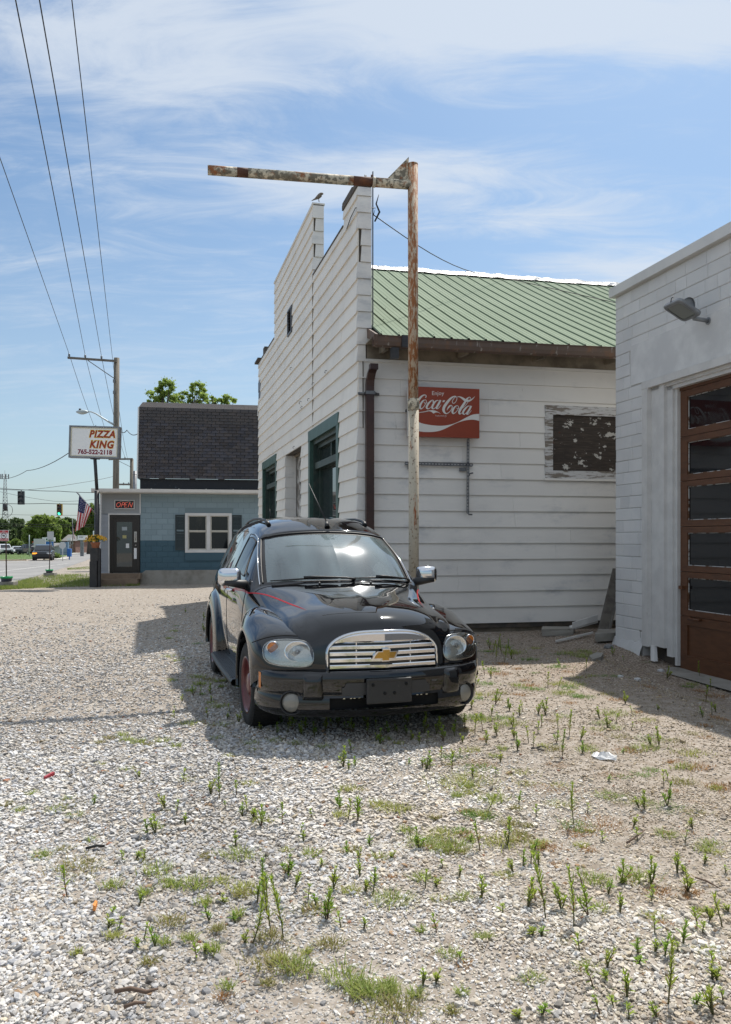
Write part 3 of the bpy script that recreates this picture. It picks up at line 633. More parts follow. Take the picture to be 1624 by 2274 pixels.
# fallen service wire from the pier to the roof
b = MB(); pa = FAC.p(-0.02, 6.28, -PD - .03)
pb = roof_pt(4.55, 0.985, 0.02); pts = []
for i in range(13):
    f = i / 12; p = pa.lerp(pb, f); p.z -= 0.22 * math.sin(math.pi * f); pts.append(p)
pts += [roof_pt(4.55 + i * .42, 0.985 - i * 0.09, 0.034) for i in range(1, 7)]
b.tube(pts, 0.008, 5)
b.tube([FAC.p(.55, 6.25, .05), FAC.p(.3, 6.33, .05), FAC.p(0.02, 6.37, .045), pa + Vector((.03, 0, .1)), pa], 0.007, 5)
b.tube([pa + Vector((.02, .0, -.1)), pa + Vector((.09, 0, .04)), pa + Vector((.04, 0, .16)), pa + Vector((.08, 0, .30))], [.012, .016, .012, .004], 5)
b.build('service_wire', M['black_wire'], org=pa, label='thin black wire drooping from the corner pier onto the green roof', cat='wire')

# ------------------------------------------------------------------ garage on the right
GAR = Frame((3.49, 11.30), (0.243, -0.970), (-0.970, -0.243))
gb = thing('garage', 'white painted brick garage with a brown panelled door', 'building', (3.49, 11.30, 0))
GT = 4.97
BH, BL = 0.163, 0.39
def brick_mesh(name, w, h=BH - 0.007, d=0.03):
    bm = bmesh.new(); bmesh.ops.create_cube(bm, size=1.0)
    for v in bm.verts: v.co = Vector((v.co.x * w, v.co.y * d, v.co.z * h))
    bmesh.ops.bevel(bm, geom=[e for e in bm.edges if e.calc_length() > 0], offset=0.006, segments=1, affect='EDGES')
    me = bpy.data.meshes.new(name); bm.to_mesh(me); bm.free(); me.materials.append(M['white_block']); return me
bmesh_cache = {}
def brick(a0, a1, zc, off):
    w = round(a1 - a0 - 0.006, 3)
    if w < 0.03: return
    if w not in bmesh_cache: bmesh_cache[w] = brick_mesh('brick', w)
    p = GAR.p((a0 + a1) / 2, zc, off) - WL[gb.name]
    link('brick', bmesh_cache[w], gb, loc=p, rot=(0, 0, GAR.ang()))
rb = random.Random(21)
row = 0; z = 0.10
while z + BH < 4.90:
    start = 0.0 if row % 2 == 0 else -BL / 2
    if row % 3 == 2: start -= 0.07
    a = start
    while a < 5.6:
        c = a + (BL if rb.random() > 0.18 else BL * .55)
        lo, hi = max(a, 0.0), min(c, 5.6); zc = z + BH / 2
        lim = 5.6
        if zc < 3.54: lim = 0.655
        elif zc < 4.08: lim = 0.36 + (0.02 if row % 2 else 0)
        hi = min(hi, lim)
        if hi - lo > 0.05: brick(lo, hi, zc, rb.uniform(-0.009, -0.006))
        a = c
    row += 1; z += BH
b = MB(); b.fbox(GAR, 0.0, 0.66, -0.4, 4.9, -0.25, -.003); b.fbox(GAR, 0.66, 9.0, 3.54, 4.9, -0.25, -.003); b.fbox(GAR, 5.4, 9.0, -.4, 3.54, -0.25, -0.006); b.build('wall', M['white_mortar'], gb)
b = MB(); zl = 4.075
b.fbox(GAR, 0.385, 6.0, 3.542, zl, -0.005, 0.010); b.build('lintel', M['white_stucco'], gb)
b = MB(); inner = -GAR.n
def gin(a, z, d): return GAR.p(a, z, -d)
for (p1, p2) in (((0.0, 0.25), (0.0, 8.0)), ((0.0, 8.0), (9.0, 8.0)), ((9.0, 8.0), (9.0, 0.25))):
    b.add([gin(p1[0], -.4, p1[1]), gin(p2[0], -.4, p2[1]), gin(p2[0], 4.9, p2[1]), gin(p1[0], 4.9, p1[1])], [(0, 1, 2, 3)])
b.add([gin(-.05, 4.9, -.0), gin(9.05, 4.9, -.0), gin(9.05, 4.9, 8.05), gin(-.05, 4.9, 8.05)], [(0, 1, 2, 3)])
b.build('side_and_back_walls', M['white_stucco'], gb)
b = MB(); b.fbox(GAR, -0.06, 9.06, 4.845, GT, -0.30, 0.075); b.fbox(GAR, -.06, -.0, 4.845, GT, -8.0, -.30); b.build('coping', M['white_metal'], gb)
# rough plastered footing that swells out of the ground
b = MB(); rows = []
for i in range(15):
    a = -0.03 + 0.05 * i; pr = []
    for j in range(6):
        f = j / 5; z = 0.125 - f * 0.55; o = 0.004 + 0.10 * f ** 0.8 + 0.012 * math.sin(i * 1.7 + j * 2.1) + 0.05 * (a if a > 0 else 0) * f
        pr.append(GAR.p(a, z, o))
    rows.append(pr)
b.grid(rows); rows2 = [[GAR.p(-0.03 - .02 * k, 0.125 - j / 5 * .55, .004 + .10 * (j / 5) ** .8 - .1 * k) for j in range(6)] for k in range(3)]
b.grid(rows2); b.build('footing', M['white_block'], gb)
# door surround
dr = MB()
dr.fbox(GAR, 0.665, 0.80, 0.08, 3.44, -0.20, 0.022); dr.build('door_casing', M['white_paint'], gb)
for (a, c, o0, o1, z0) in ((0.745, 0.80, 0.023, 0.036, 0.52), (0.80, 0.99, -0.20, -0.030, 0.10), (0.99, 1.10, -0.20, -0.012, 0.10), (1.10, 1.215, -0.22, -0.055, 0.0), (1.215, 1.262, -0.22, -0.090, -0.10)):
    f = MB(); f.fbox(GAR, a, c, z0, 3.44 if o1 < 0.022 else 3.42, o0, o1); f.build('jamb_board', M['white_paint'], gb)
for (z0, z1, o1, a) in ((3.44, 3.535, 0.028, 0.665), (3.40, 3.44, -0.030, 0.80), (3.355, 3.40, -0.055, 0.99)):
    f = MB(); f.fbox(GAR, a, 6.0, z0, z1, -0.20, o1); f.build('head_board', M['white_paint'], gb)
f = MB(); P = GAR.p
f.hexa([P(.92, -.08, .06), P(1.0, -.08, .06), P(1.0, -.08, .01), P(.92, -.08, .01), P(.80, .10, -.02), P(.88, .10, -.02), P(.88, .10, -.06), P(.80, .10, -.06)]); f.build('broken_trim', M['white_paint'], gb)
f = MB(); f.fbox(GAR, .66, 1.26, -.3, .10, -.24, -.16); f.build('rotten_post', M['sheathing'], gb)
# sectional door
DO = -0.135                                             # face of the door behind the wall face
D0, D1 = 1.262, 5.4
f = MB(); f.fbox(GAR, D0, D1, -0.25, 3.36, DO - 0.30, DO - 0.28); gd_back = f
GROWS = [(2.829, 3.233), (2.272, 2.669), (1.711, 2.126), (1.152, 1.556), (0.605, 1.003)]
zed = [3.318, 2.745, 2.195, 1.632, 1.076, 0.530, -0.16]
stiles = [D0 + 0.0, D0 + 1.33, D0 + 2.66, D0 + 3.99]
f = MB(); f.fbox(GAR, D0, D1, zed[0], 3.39, DO - .06, DO + .012); door = f.build('garage_door', M['brown_door'], gb)
for i in range(6):
    zt, zb = zed[i] - 0.003, zed[i + 1] + 0.003
    f = MB()
    if i < 5: g0, g1 = GROWS[i]
    else: g0, g1 = 0.05, 0.42
    f.fbox(GAR, D0, D1, g1, zt, DO - .045, DO); f.fbox(GAR, D0, D1, zb, g0, DO - .045, DO)
    for s in stiles: f.fbox(GAR, s, s + (0.135 if s == D0 else 0.11), g0, g1, DO - .045, DO - .0008)
    if i == 5: f.fbox(GAR, D0, D1, g0, g1, DO - .045, DO - .018)
    pn = f.build('door_panel', M['brown_door'], door)
for i in range(5):
    g0, g1 = GROWS[i]
    for s, s2 in zip(stiles, stiles[1:]):
        p = MB(); a, c = s + 0.137, s2 - 0.002
        p.fbox(GAR, a, c, g0 + .002, g1 - .002, DO - .028, DO - .024)
        p.build('pane', M['dark_glass'], door)
    p = MB()
    for s, s2 in zip(stiles, stiles[1:]):
        a = s + 0.137; cc = s2 - .004
        p.fbox(GAR, a, cc, g0 + .002, g0 + .009, DO - .024, DO - .016); p.fbox(GAR, a, cc, g1 - .008, g1 - .002, DO - .024, DO - .016); p.fbox(GAR, a, a + .006, g0 + .009, g1 - .008, DO - .024, DO - .016)
    p.build('putty', M['putty'], door)
f = MB(); f.tube([GAR.p(D0 + .22, .515, DO), GAR.p(D0 + .22, .51, DO + .05), GAR.p(D0 + .40, .505, DO + .05), GAR.p(D0 + .40, .51, DO)], 0.014, 6); f.build('handle', M['brown_door'], door)
f = MB(); f.fbox(GAR, D0 + .03, D0 + .10, .86, .90, DO, DO + .05); f.build('latch', M['brown_door'], door)
sheet('apron', [tuple(GAR.p(1.2, 0, -.14).xy), tuple(GAR.p(6.0, 0, -.14).xy), tuple(GAR.p(6.0, 0, .36).xy), tuple(GAR.p(1.55, 0, .26).xy), tuple(GAR.p(1.2, 0, .02).xy)], M['concrete'], 0.02, 0.5)
# hole at the casing
f = MB(); f.prism([(.575, .30), (.64, .32), (.662, .26), (.66, .12), (.62, .14), (.585, .22)], lambda a, z, d: GAR.p(a, z, d), -0.004, 0.0045); f.build('broken_corner', M['stained_wood'], gb)
# floodlight
LA, LZ = 1.99, 4.02
fl = thing('floodlight', 'grey square floodlight on a short arm above the garage door', 'floodlight', GAR.p(LA, LZ, 0))
b = MB(); b.tube([GAR.p(LA, LZ - .02, 0.0), GAR.p(LA - .01, LZ, .20)], 0.026, 8); b.tube([GAR.p(LA, LZ - .021, 0.005), GAR.p(LA, LZ - .0205, .02)], 0.045, 8); b.build('arm', M['lamp_body'], fl)
hc = GAR.p(LA - .03, LZ + .09, .34); ex = Vector((*GAR.ax, 0)); en = Vector((*GAR.n, 0)); up = Vector((0, 0, 1))
tilt = R(28); fo = (en * math.cos(tilt) + up * math.sin(tilt)); dn = (up * math.cos(tilt) - en * math.sin(tilt))
def LP(a, b_, c): return hc + ex * a + fo * b_ + dn * c
def rsq(h, r, c, n=5, k=1.0):
    out = []
    for q, (sx, sy) in enumerate(((1, 1), (-1, 1), (-1, -1), (1, -1))):
        for i in range(n):
            t = math.pi / 2 * q + math.pi / 2 * i / (n - 1)
            out.append(LP(sx * (h - r) + r * math.cos(t), sy * (h - r) + r * math.sin(t), c))
    return out
b = MB(); rings = [rsq(.155, .05, -.02), rsq(.165, .05, -.01), rsq(.165, .05, .02), rsq(.14, .05, .035), rsq(.10, .03, .045)]
n = len(rings[0])
for p, q in zip(rings, rings[1:]): b.add(p + q, [(i, (i + 1) % n, n + (i + 1) % n, n + i) for i in range(n)])
b.add(rings[-1], [tuple(range(n))])
inn = rsq(.125, .04, -.02); b.add(rings[0] + inn, [(i, (i + 1) % n, n + (i + 1) % n, n + i) for i in range(n)])
b.build('lamp_frame', M['lamp_body'], fl)
b = MB(); b.add(rsq(.125, .04, -.014), [tuple(range(n))]); b.build('lens', M['lamp_lens'], fl)
b = MB(); pts = []
for j in range(7):
    a0 = -.085 + j * .028; rows = [[LP(a0 + dx, -.085 + .17 * i / 6, .045 + .085 * math.sin(math.pi * i / 6) ** .6 * (1 if dx < .02 else 1)) for i in range(7)] for dx in (0.0, 0.022)]
    b.grid(rows, smooth=False); b.grid([[LP(a0 + .022, -.085 + .17 * i / 6, .045 + .07 * math.sin(math.pi * i / 6) ** .6) for i in range(7)], [LP(a0 + .028, -.085 + .17 * i / 6, .045 + .07 * math.sin(math.pi * i / 6) ** .6) for i in range(7)]], smooth=False)
for a0 in (-.085, .111 - .028 + .0):
    b.add([LP(a0, -.085 + .17 * i / 6, .045 + .085 * math.sin(math.pi * i / 6) ** .6) for i in range(7)], [tuple(range(7))])
b.build('heat_sink', M['lamp_body'], fl)
b = MB(); b.tube([LP(.0, .165, .0), LP(.0, .18, .05), LP(0.01, .165, .08)], .006, 5); b.build('clip', M['black_metal'], fl)

# ------------------------------------------------------------------ rusty sign pole with its long arm
PY = 10.55
pole_p = Vector(((919 - CX) / FPX * PY, PY, 0)); pr = 0.0665
rp = thing('sign_pole', 'rusty empty sign pole with a long arm, standing behind the black car', 'pole', (pole_p.x, pole_p.y, 0))
zc = EYE + (HY - 898) / FPX * PY; ztop = EYE + (HY - 366) / FPX * PY
b = MB(); b.tube([pole_p + Vector((0, 0, -.2)), pole_p + Vector((0, 0, zc - .05))], pr, 24); b.build('lower_shaft', M['rusty_pole'], rp)
b = MB(); b.tube([pole_p + Vector((-.005, 0, zc - .05)), pole_p + Vector((-.012, 0, ztop))], pr * 0.985, 24); b.tube([pole_p + Vector((-.012, 0, ztop)), pole_p + Vector((-.012, 0, ztop + .012))], pr * 1.02, 24); b.build('upper_shaft', M['rustier_pole'], rp)
b = MB(); b.lathe([(pr, -.08), (pr + .009, -.075), (pr + .010, .05), (pr + .004, .06), (pr, .075)], 24, Matrix.Translation(pole_p + Vector((-.003, 0, zc)))); b.build('collar', M['mossy_pole'], rp)
za = EYE + (HY - 411) / FPX * PY
adir = Vector((-0.968, -0.17, 0.0)).normalized(); AL = 2.62
a0 = pole_p + Vector((-.012, 0, za)); a1 = a0 + adir * AL + Vector((0, 0, -0.01))
def apt(f): return a0.lerp(a1, f)
for (f0, f1, m, r) in ((0, .19, 'mossy_pole', .060), (.19, .205, 'rusty_pole', .066), (.205, .30, 'rust_band', .0585), (.30, .81, 'mossy_pole', .060), (.81, .862, 'rust_band', .0595), (.862, 1.0, 'mossy_pole', .060)):
    b = MB(); b.tube([apt(f0), apt(f1)], r, 20); b.build('arm_section', M[m], rp)
b = MB(); h = 0.30; e = adir.cross(Vector((0, 0, 1))).normalized() * 0.008
tri = [a0 + Vector((0, 0, .05)) + adir * .06, a0 + Vector((0, 0, .36)) + adir * .055, a0 + adir * .34 + Vector((0, 0, .055))]
b.add([p + e for p in tri] + [p - e for p in tri], [(0, 1, 2), (5, 4, 3), (0, 3, 4, 1), (1, 4, 5, 2), (2, 5, 3, 0)]); b.build('gusset', M['mossy_pole'], rp)
b = MB(); b.tube([apt(.205) + Vector((0, 0, .05)), apt(.205) + Vector((0, 0, .09))], .02, 6); b.build('lug', M['rust_band'], rp)
# ------------------------------------------------------------------ text and lettering
def cr(pts, n=6):
    """Catmull-Rom through tuples"""
    out = []
    P = [pts[0]] + list(pts) + [pts[-1]]
    for i in range(1, len(P) - 2):
        p0, p1, p2, p3 = P[i - 1], P[i], P[i + 1], P[i + 2]
        for k in range(n):
            t = k / n; t2 = t * t; t3 = t2 * t
            out.append(tuple(0.5 * (2 * b + (c - a) * t + (2 * a - 5 * b + 4 * c - d) * t2 + (3 * b - a - 3 * c + d) * t3) for a, b, c, d in zip(p0, p1, p2, p3)))
    out.append(tuple(pts[-1])); return out
def text_mesh(txt, size, bold=0.0, shear=0.0, space=1.0, align='CENTER'):
    cu = bpy.data.curves.new('lettering', 'FONT'); cu.body = txt; cu.size = size; cu.offset = bold; cu.shear = shear; cu.space_character = space
    cu.align_x = align; cu.align_y = 'CENTER'; cu.resolution_u = 3
    o = bpy.data.objects.new('lettering', cu); COL.objects.link(o)
    dg = bpy.context.evaluated_depsgraph_get(); dg.update()
    me = o.evaluated_get(dg).to_mesh(); vs = [v.co.copy() for v in me.vertices]; fs = [list(p.vertices) for p in me.polygons]
    o.evaluated_get(dg).to_mesh_clear(); bpy.data.objects.remove(o); bpy.data.curves.remove(cu)
    return vs, fs
def put_text(b, txt, size, fn, cx, cy, d, mi=0, bold=0.0, shear=0.0, space=1.0, width=None, align='CENTER', turn=0.0, squash=1.0):
    """text laid on a surface: fn(x, y, depth) -> point"""
    vs, fs = text_mesh(txt, size, bold, shear, space, align)
    k = 1.0
    if width and vs:
        w = max(v.x for v in vs) - min(v.x for v in vs); k = width / w
    c, s = math.cos(turn), math.sin(turn)
    b.add([fn(cx + k * (v.x * c - v.y * s), cy + k * squash * (v.x * s + v.y * c), d) for v in vs], fs, mi)

# ------------------------------------------------------------------ red soft drink sign on the side wall
SO = 0.20; SD = 0.075
T0, Z0_ = SID.hit(908, 960, SO); T1, Z1_ = SID.hit(1065, 864, SO)
SW = T1 - T0; _, ZBOT = SID.hit(1065, 973, SO); SH = Z1_ - ZBOT
sg = thing('drinks_sign', 'red metal soft drink sign with white script lettering on the side wall', 'sign', SID.p((T0 + T1) / 2, ZBOT, SO))
b = MB(); b.fbox(SID, T0, T1, ZBOT, Z1_, SO - SD, SO); b.build('sign_box', M['sign_red'], sg)
b = MB(); b.fbox(SID, T0 - .006, T0 - .001, ZBOT, Z1_, SO - SD, SO - .004); b.build('sign_edge', M['sign_white'], sg)
def sgp(x, y, d):           # study coordinates of the close-up -> sign face
    top = 8 + (x - 105) * 0.0394; bot = 1215 + (x - 105) * 0.0279
    u = (x + 155) / 1705.0; v = (y - top) / (bot - top)
    return SID.p(T0 + SW * u, Z1_ - SH * v, SO + d)
STROKES = [
 [(240, 275, 10), (262, 240, 16), (240, 212, 18), (195, 216, 28), (140, 255, 44), (80, 330, 56), (20, 420, 60), (-10, 510, 56), (20, 575, 34), (75, 560, 16), (110, 520, 8)],
 [(238, 262, 34), (246, 262, 34), (252, 256, 30)],
 [(225, 330, 14), (180, 355, 34), (130, 430, 46), (110, 500, 46), (135, 545, 28), (185, 515, 16), (235, 445, 14), (265, 370, 14), (250, 330, 14), (225, 330, 12)],
 [(205, 380, 12), (232, 412, 12), (290, 395, 10)],
 [(432, 375, 20), (432, 345, 16), (402, 338, 18), (350, 375, 36), (295, 445, 46), (270, 510, 46), (298, 545, 26), (350, 525, 14), (400, 470, 10)],
 [(412, 378, 36), (424, 376, 36), (432, 370, 28)],
 [(555, 345, 14), (510, 345, 22), (455, 395, 42), (412, 470, 48), (405, 530, 40), (440, 545, 20), (500, 495, 12), (555, 415, 10)],
 [(603, 335, 42), (565, 410, 48), (518, 495, 48), (505, 535, 34), (540, 538, 16), (590, 490, 12), (617, 445, 8)],
 [(990, 265, 12), (998, 305, 14), (970, 372, 14), (925, 412, 14), (890, 395, 16), (895, 340, 14), (945, 272, 14), (985, 248, 18)],
 [(985, 250, 18), (930, 246, 28), (850, 292, 46), (755, 400, 62), (690, 500, 64), (675, 580, 62), (705, 642, 40), (752, 660, 22), (820, 618, 16), (868, 550, 16), (884, 495, 18), (860, 464, 22), (822, 480, 36), (785, 525, 30), (755, 582, 6)],
 [(995, 262, 10), (1055, 252, 20), (1125, 285, 44), (1195, 332, 58), (1262, 352, 52), (1330, 335, 36), (1390, 292, 20), (1430, 250, 5)],
 [(1020, 472, 14), (970, 480, 26), (915, 540, 46), (888, 610, 50), (908, 658, 32), (960, 635, 16), (1015, 570, 14), (1040, 505, 14), (1020, 472, 12)],
 [(990, 520, 10), (1015, 548, 12), (1060, 540, 10)],
 [(1318, 310, 12), (1325, 275, 14), (1292, 266, 18), (1238, 312, 40), (1170, 420, 54), (1092, 540, 58), (1052, 625, 52), (1068, 670, 28), (1115, 645, 12), (1160, 590, 8)],
 [(1270, 378, 12), (1200, 470, 12), (1120, 535, 9)],
 [(1310, 482, 14), (1268, 480, 20), (1205, 535, 40), (1152, 610, 46), (1148, 662, 38), (1182, 678, 20), (1235, 630, 12), (1292, 545, 10)],
 [(1345, 475, 40), (1302, 560, 46), (1252, 640, 46), (1240, 675, 30), (1278, 672, 14), (1330, 612, 11), (1350, 580, 7)],
 [(645, 380, 3), (660, 340, 3)],
 [(-150, 665, 10), (0, 650, 14), (105, 632, 14), (200, 622, 16), (300, 597, 22)],
]
b = MB()
for i, st in enumerate(STROKES):
    if len(st) == 2: continue
    pts = cr(st, 7); L_, R_ = [], []
    for k, (x, y, w) in enumerate(pts):
        x0, y0 = pts[max(k - 1, 0)][:2]; x1, y1 = pts[min(k + 1, len(pts) - 1)][:2]
        dx, dy = x1 - x0, y1 - y0; ln = math.hypot(dx, dy) or 1
        w = max(w, 9) / 2
        L_.append((x - dy / ln * w, y + dx / ln * w)); R_.append((x + dy / ln * w, y - dx / ln * w))
    d = 0.0012 + 0.00035 * i
    vs = [sgp(x, y, d) for x, y in L_] + [sgp(x, y, d) for x, y in R_]; n = len(L_)
    b.add(vs, [(k, k + 1, n + k + 1, n + k) for k in range(n - 1)])
b.add([sgp(x, y, .0012) for x, y in ((662, 338), (716, 340), (692, 382), (646, 380))], [(0, 1, 2, 3)])
def band(up, lo, d):
    u = cr(up, 6); l = cr(lo, 6); n = min(len(u), len(l))
    b.add([sgp(x, y, d) for x, y in u[:n]] + [sgp(x, y, d) for x, y in l[:n]], [(k, k + 1, n + k + 1, n + k) for k in range(n - 1)])
band([(290, 590), (340, 582), (390, 578), (430, 580), (480, 592), (540, 618), (580, 642), (612, 668)], [(290, 606), (340, 604), (390, 622), (434, 658), (480, 636), (530, 632), (575, 648), (610, 669)], .0013)
band([(-152, 770), (0, 835), (150, 893), (300, 928), (450, 948), (600, 956), (750, 945), (900, 910), (1050, 850), (1200, 768), (1350, 697), (1450, 674), (1547, 668)],
     [(-152, 1015), (0, 1068), (150, 1098), (300, 1107), (450, 1100), (600, 1070), (750, 1008), (900, 932), (1050, 868), (1200, 826), (1350, 808), (1450, 815), (1545, 838)], .0012)
put_text(b, 'Enjoy', 140, lambda x, y, d: sgp(x, -y, d), 540, -170, .0012, width=290)
put_text(b, 'Trade-mark', 50, lambda x, y, d: sgp(x, -y, d), 582, -714, .0012, width=212)
put_text(b, 'R', 26, lambda x, y, d: sgp(x, -y, d), 723, -720, .0012)
ring = [(723 + 23 * math.cos(t * math.pi / 8), 720 + 23 * math.sin(t * math.pi / 8)) for t in range(16)]; ring2 = [(723 + 19 * math.cos(t * math.pi / 8), 720 + 19 * math.sin(t * math.pi / 8)) for t in range(16)]
b.add([sgp(x, y, .0012) for x, y in ring + ring2], [(k, (k + 1) % 16, 16 + (k + 1) % 16, 16 + k) for k in range(16)])
b.build('lettering', M['sign_white'], sg, fix=False)
# slotted bracket left over below the sign
def slotted(b, fr, p0, p1, w, o, dep):
    """flat slotted angle between two (a, z) points"""
    (a0, z0), (a1, z1) = p0, p1; L_ = math.hypot(a1 - a0, z1 - z0); ux, uz = (a1 - a0) / L_, (z1 - z0) / L_; nx, nz = -uz, ux
    def Q(s, t, d): return fr.p(a0 + ux * s + nx * t, z0 + uz * s + nz * t, d)
    n = int(L_ / 0.05); s = 0
    for (t0, t1) in ((0, w * .36), (w * .64, w)):
        b.hexa([Q(0, t0, o), Q(L_, t0, o), Q(L_, t0, o - .004), Q(0, t0, o - .004), Q(0, t1, o), Q(L_, t1, o), Q(L_, t1, o - .004), Q(0, t1, o - .004)])
    for i in range(n + 1):
        s = L_ * i / n; e = .009
        b.hexa([Q(s - e, w * .36, o), Q(s + e, w * .36, o), Q(s + e, w * .36, o - .004), Q(s - e, w * .36, o - .004), Q(s - e, w * .64, o), Q(s + e, w * .64, o), Q(s + e, w * .64, o - .004), Q(s - e, w * .64, o - .004)])
    b.hexa([Q(0, 0, o), Q(L_, 0, o), Q(L_, 0, o - dep), Q(0, 0, o - dep), Q(0, .003, o), Q(L_, .003, o), Q(L_, .003, o - dep), Q(0, .003, o - dep)])
b = MB(); h0 = SID.hit(900, 1029, .07); h1 = SID.hit(1050, 1034, .07)
slotted(b, SID, (h0[0], h0[1] - .02), (h1[0], h0[1] - .025), .045, .07, .05)
b.fbox(SID, h1[0] - .20, h1[0] - .10, h1[1] - .085, h1[1] - .035, .03, .068); b.fbox(SID, h0[0] + .05, h0[0] + .09, h0[1] - .08, h0[1] - .025, .03, .066)
b.build('wall_bracket', M['galv'], org=SID.p(h0[0], h0[1], 0), label='horizontal slotted steel bracket left on the wall under the red sign', cat='bracket')
b = MB(); v0 = SID.hit(1042, 975, .09); v1 = SID.hit(1040, 1140, .09)
slotted(b, SID, (v0[0], v1[1]), (v0[0] + .006, v0[1]), .04, .09, .04)
b.tube([SID.p(v0[0] - .01, v1[1] + .02, .085), SID.p(v0[0] - .005, v1[1] - .015, .085), SID.p(v0[0] + .05, v1[1] - .018, .085)], .011, 5)
h2 = SID.hit(1046, 1052, .09); b.tube([SID.p(v0[0], h2[1] - .03, .095), SID.p(v0[0] + .01, h2[1], .10), SID.p(v0[0] + .06, h2[1] + .01, .10)], .012, 5)
b.build('wall_bracket', M['galv'], org=SID.p(v0[0], v0[1], 0), label='vertical slotted steel bracket hanging below the red sign', cat='bracket')
b = MB(); q = SID.hit(902, 910, .05); b.fbox(SID, q[0] - .01, q[0] + .07, q[1] - .03, q[1], .0, .10); b.build('sign_bracket', M['galv'], sg)

# ------------------------------------------------------------------ blue takeaway building
PZ = 29.8
PIZ = Frame(((222 - CX) / FPX * PZ, PZ), (0.985, 0.17), (0.17, -0.985))
zg = gz(PIZ.o.x, PZ) - 0.02
M['vinyl'] = mat('vinyl', (0.33, 0.35, 0.385), 0.5, rnd=0.03); M['vinyl_up'] = mat('vinyl_up', (0.29, 0.30, 0.305), 0.5)
M['block_light'] = mat('block_light', (0.225, 0.30, 0.335), 0.75, rnd=0.05, bump=(40, 0.25, 0.006)); M['block_dark'] = mat('block_dark', (0.048, 0.105, 0.140), 0.7, rnd=0.06, bump=(40, 0.25, 0.006))
M['mortar_light'] = mat('mortar_light', (0.165, 0.225, 0.25), 0.8); M['mortar_dark'] = mat('mortar_dark', (0.036, 0.08, 0.105), 0.8)
M['shutter'] = mat('shutter', (0.028, 0.042, 0.046), 0.6); M['door_dark'] = mat('door_dark', (0.020, 0.016, 0.012), 0.45)
M['shingle'] = mat('shingle', (0.070, 0.060, 0.058), 0.95, rnd=0.24, var=(5, (0.056, 0.056, 0.068)), bump=(60, 0.5, 0.006))
M['shingle_stuff'] = mat('shingle_stuff', (0.080, 0.069, 0.066), 0.95, var=(3, (0.06, 0.056, 0.058)), bump=(60, 0.5, 0.006))
M['tar'] = mat('tar', (0.014, 0.016, 0.022), 0.6, spots=[(5, 0.6, 0.68, (0.06, 0.075, 0.09))]); M['soffit'] = mat('soffit', (0.55, 0.53, 0.47), 0.6)
M['neon'] = mat('neon', (0.75, 0.16, 0.12), 0.4, emit=((1.0, 0.20, 0.13), 0.22)); M['black_board'] = mat('black_board', (0.012, 0.009, 0.009), 0.35)
M['steel'] = mat('steel', (0.42, 0.40, 0.37), 0.3, metal=0.8); M['flat_white'] = mat('flat_white', (0.78, 0.78, 0.78), 0.5)
M['shop_glass'] = mat('shop_glass', (0.010, 0.011, 0.012), 0.02, spec=.5, spots=[(2.5, .55, .7, (.03, .028, .024), (1, 1, .3))])
hb = thing('takeaway_building', 'blue block takeaway with a dark shingled mansard roof behind the gravel lot', 'building', (PIZ.o.x, PIZ.o.y, zg))
S_ = lambda px, py, off=0.0: PIZ.hit(px, py, off)
sill = S_(250, 1273)[1]; eave = S_(250, 1093)[1]
PL = 13.5
xd0, xd1 = S_(244, 1200)[0], S_(310.5, 1200)[0]
zdt = S_(280, 1143.5)[1]
wx0, wx1 = S_(411.5, 1200)[0], S_(515, 1200)[0]; wz0, wz1 = S_(460, 1227)[1], S_(460, 1139.5)[1]
zsplit = S_(330, 1201.5)[1]
blocks0 = xd1 + 0.02
# block wall
BW, BHt = 0.40, 0.2045
blk = {}
def block(a, c, z0, z1, m):
    key = (round(c - a, 3), round(z1 - z0, 3), m)
    if key not in blk:
        w, h = key[0] - .008, key[1] - .008; bm = bmesh.new(); bmesh.ops.create_cube(bm, size=1.0)
        for v in bm.verts: v.co = Vector((v.co.x * w, v.co.y * .05, v.co.z * h))
        bmesh.ops.bevel(bm, geom=[e for e in bm.edges], offset=0.004, segments=1, affect='EDGES')
        me = bpy.data.meshes.new('block'); bm.to_mesh(me); bm.free(); me.materials.append(M[m]); blk[key] = me
    link('block', blk[key], hb, loc=PIZ.p((a + c) / 2, (z0 + z1) / 2, -.020) - WL[hb.name], rot=(0, 0, PIZ.ang()))
def cutz(solid_rects, a, c): return [r for r in solid_rects]
row = 0; z = sill - 0.02; rb = random.Random(4)
BEND = blocks0 + 5.2
while z < eave - 0.02:
    z1 = min(z + BHt, eave - .005)
    parts_z = [(z, z1, 'block_dark' if (z + z1) / 2 < zsplit else 'block_light')]
    a = blocks0 - (BW / 2 if row % 2 else 0)
    while a < BEND:
        lo, hi = max(a, blocks0), min(a + BW, BEND)
        for (q, r, m) in parts_z:
            spans = [(lo, hi)]
            if r > wz0 - .12 and q < wz1: spans = [(lo, min(hi, wx0)), (max(lo, wx1), hi)]
            for (s, e) in spans:
                if e - s > .06: block(s, e, q, r, m)
        a += BW
    row += 1; z += BHt
b = MB()
for (a, c, d, e, mi) in ((blocks0, wx0, sill - .3, zsplit, 1), (blocks0, wx0, zsplit, eave, 0), (wx1, PL, sill - .3, zsplit, 1), (wx1, PL, zsplit, eave, 0), (wx0, wx1, sill - .3, wz0, 1), (wx0, wx1, wz1, eave, 0)):
    b.fbox(PIZ, a, c, d, e, -.20, -.002, mi)
b.build('block_wall', [M['mortar_light'], M['mortar_dark']], hb)
b = MB(); b.fbox(PIZ, wx0, wx1 + .02, wz0 - .30, wz0 - .005, 0.006, .045); b.build('window_ledge', M['block_dark'], hb)
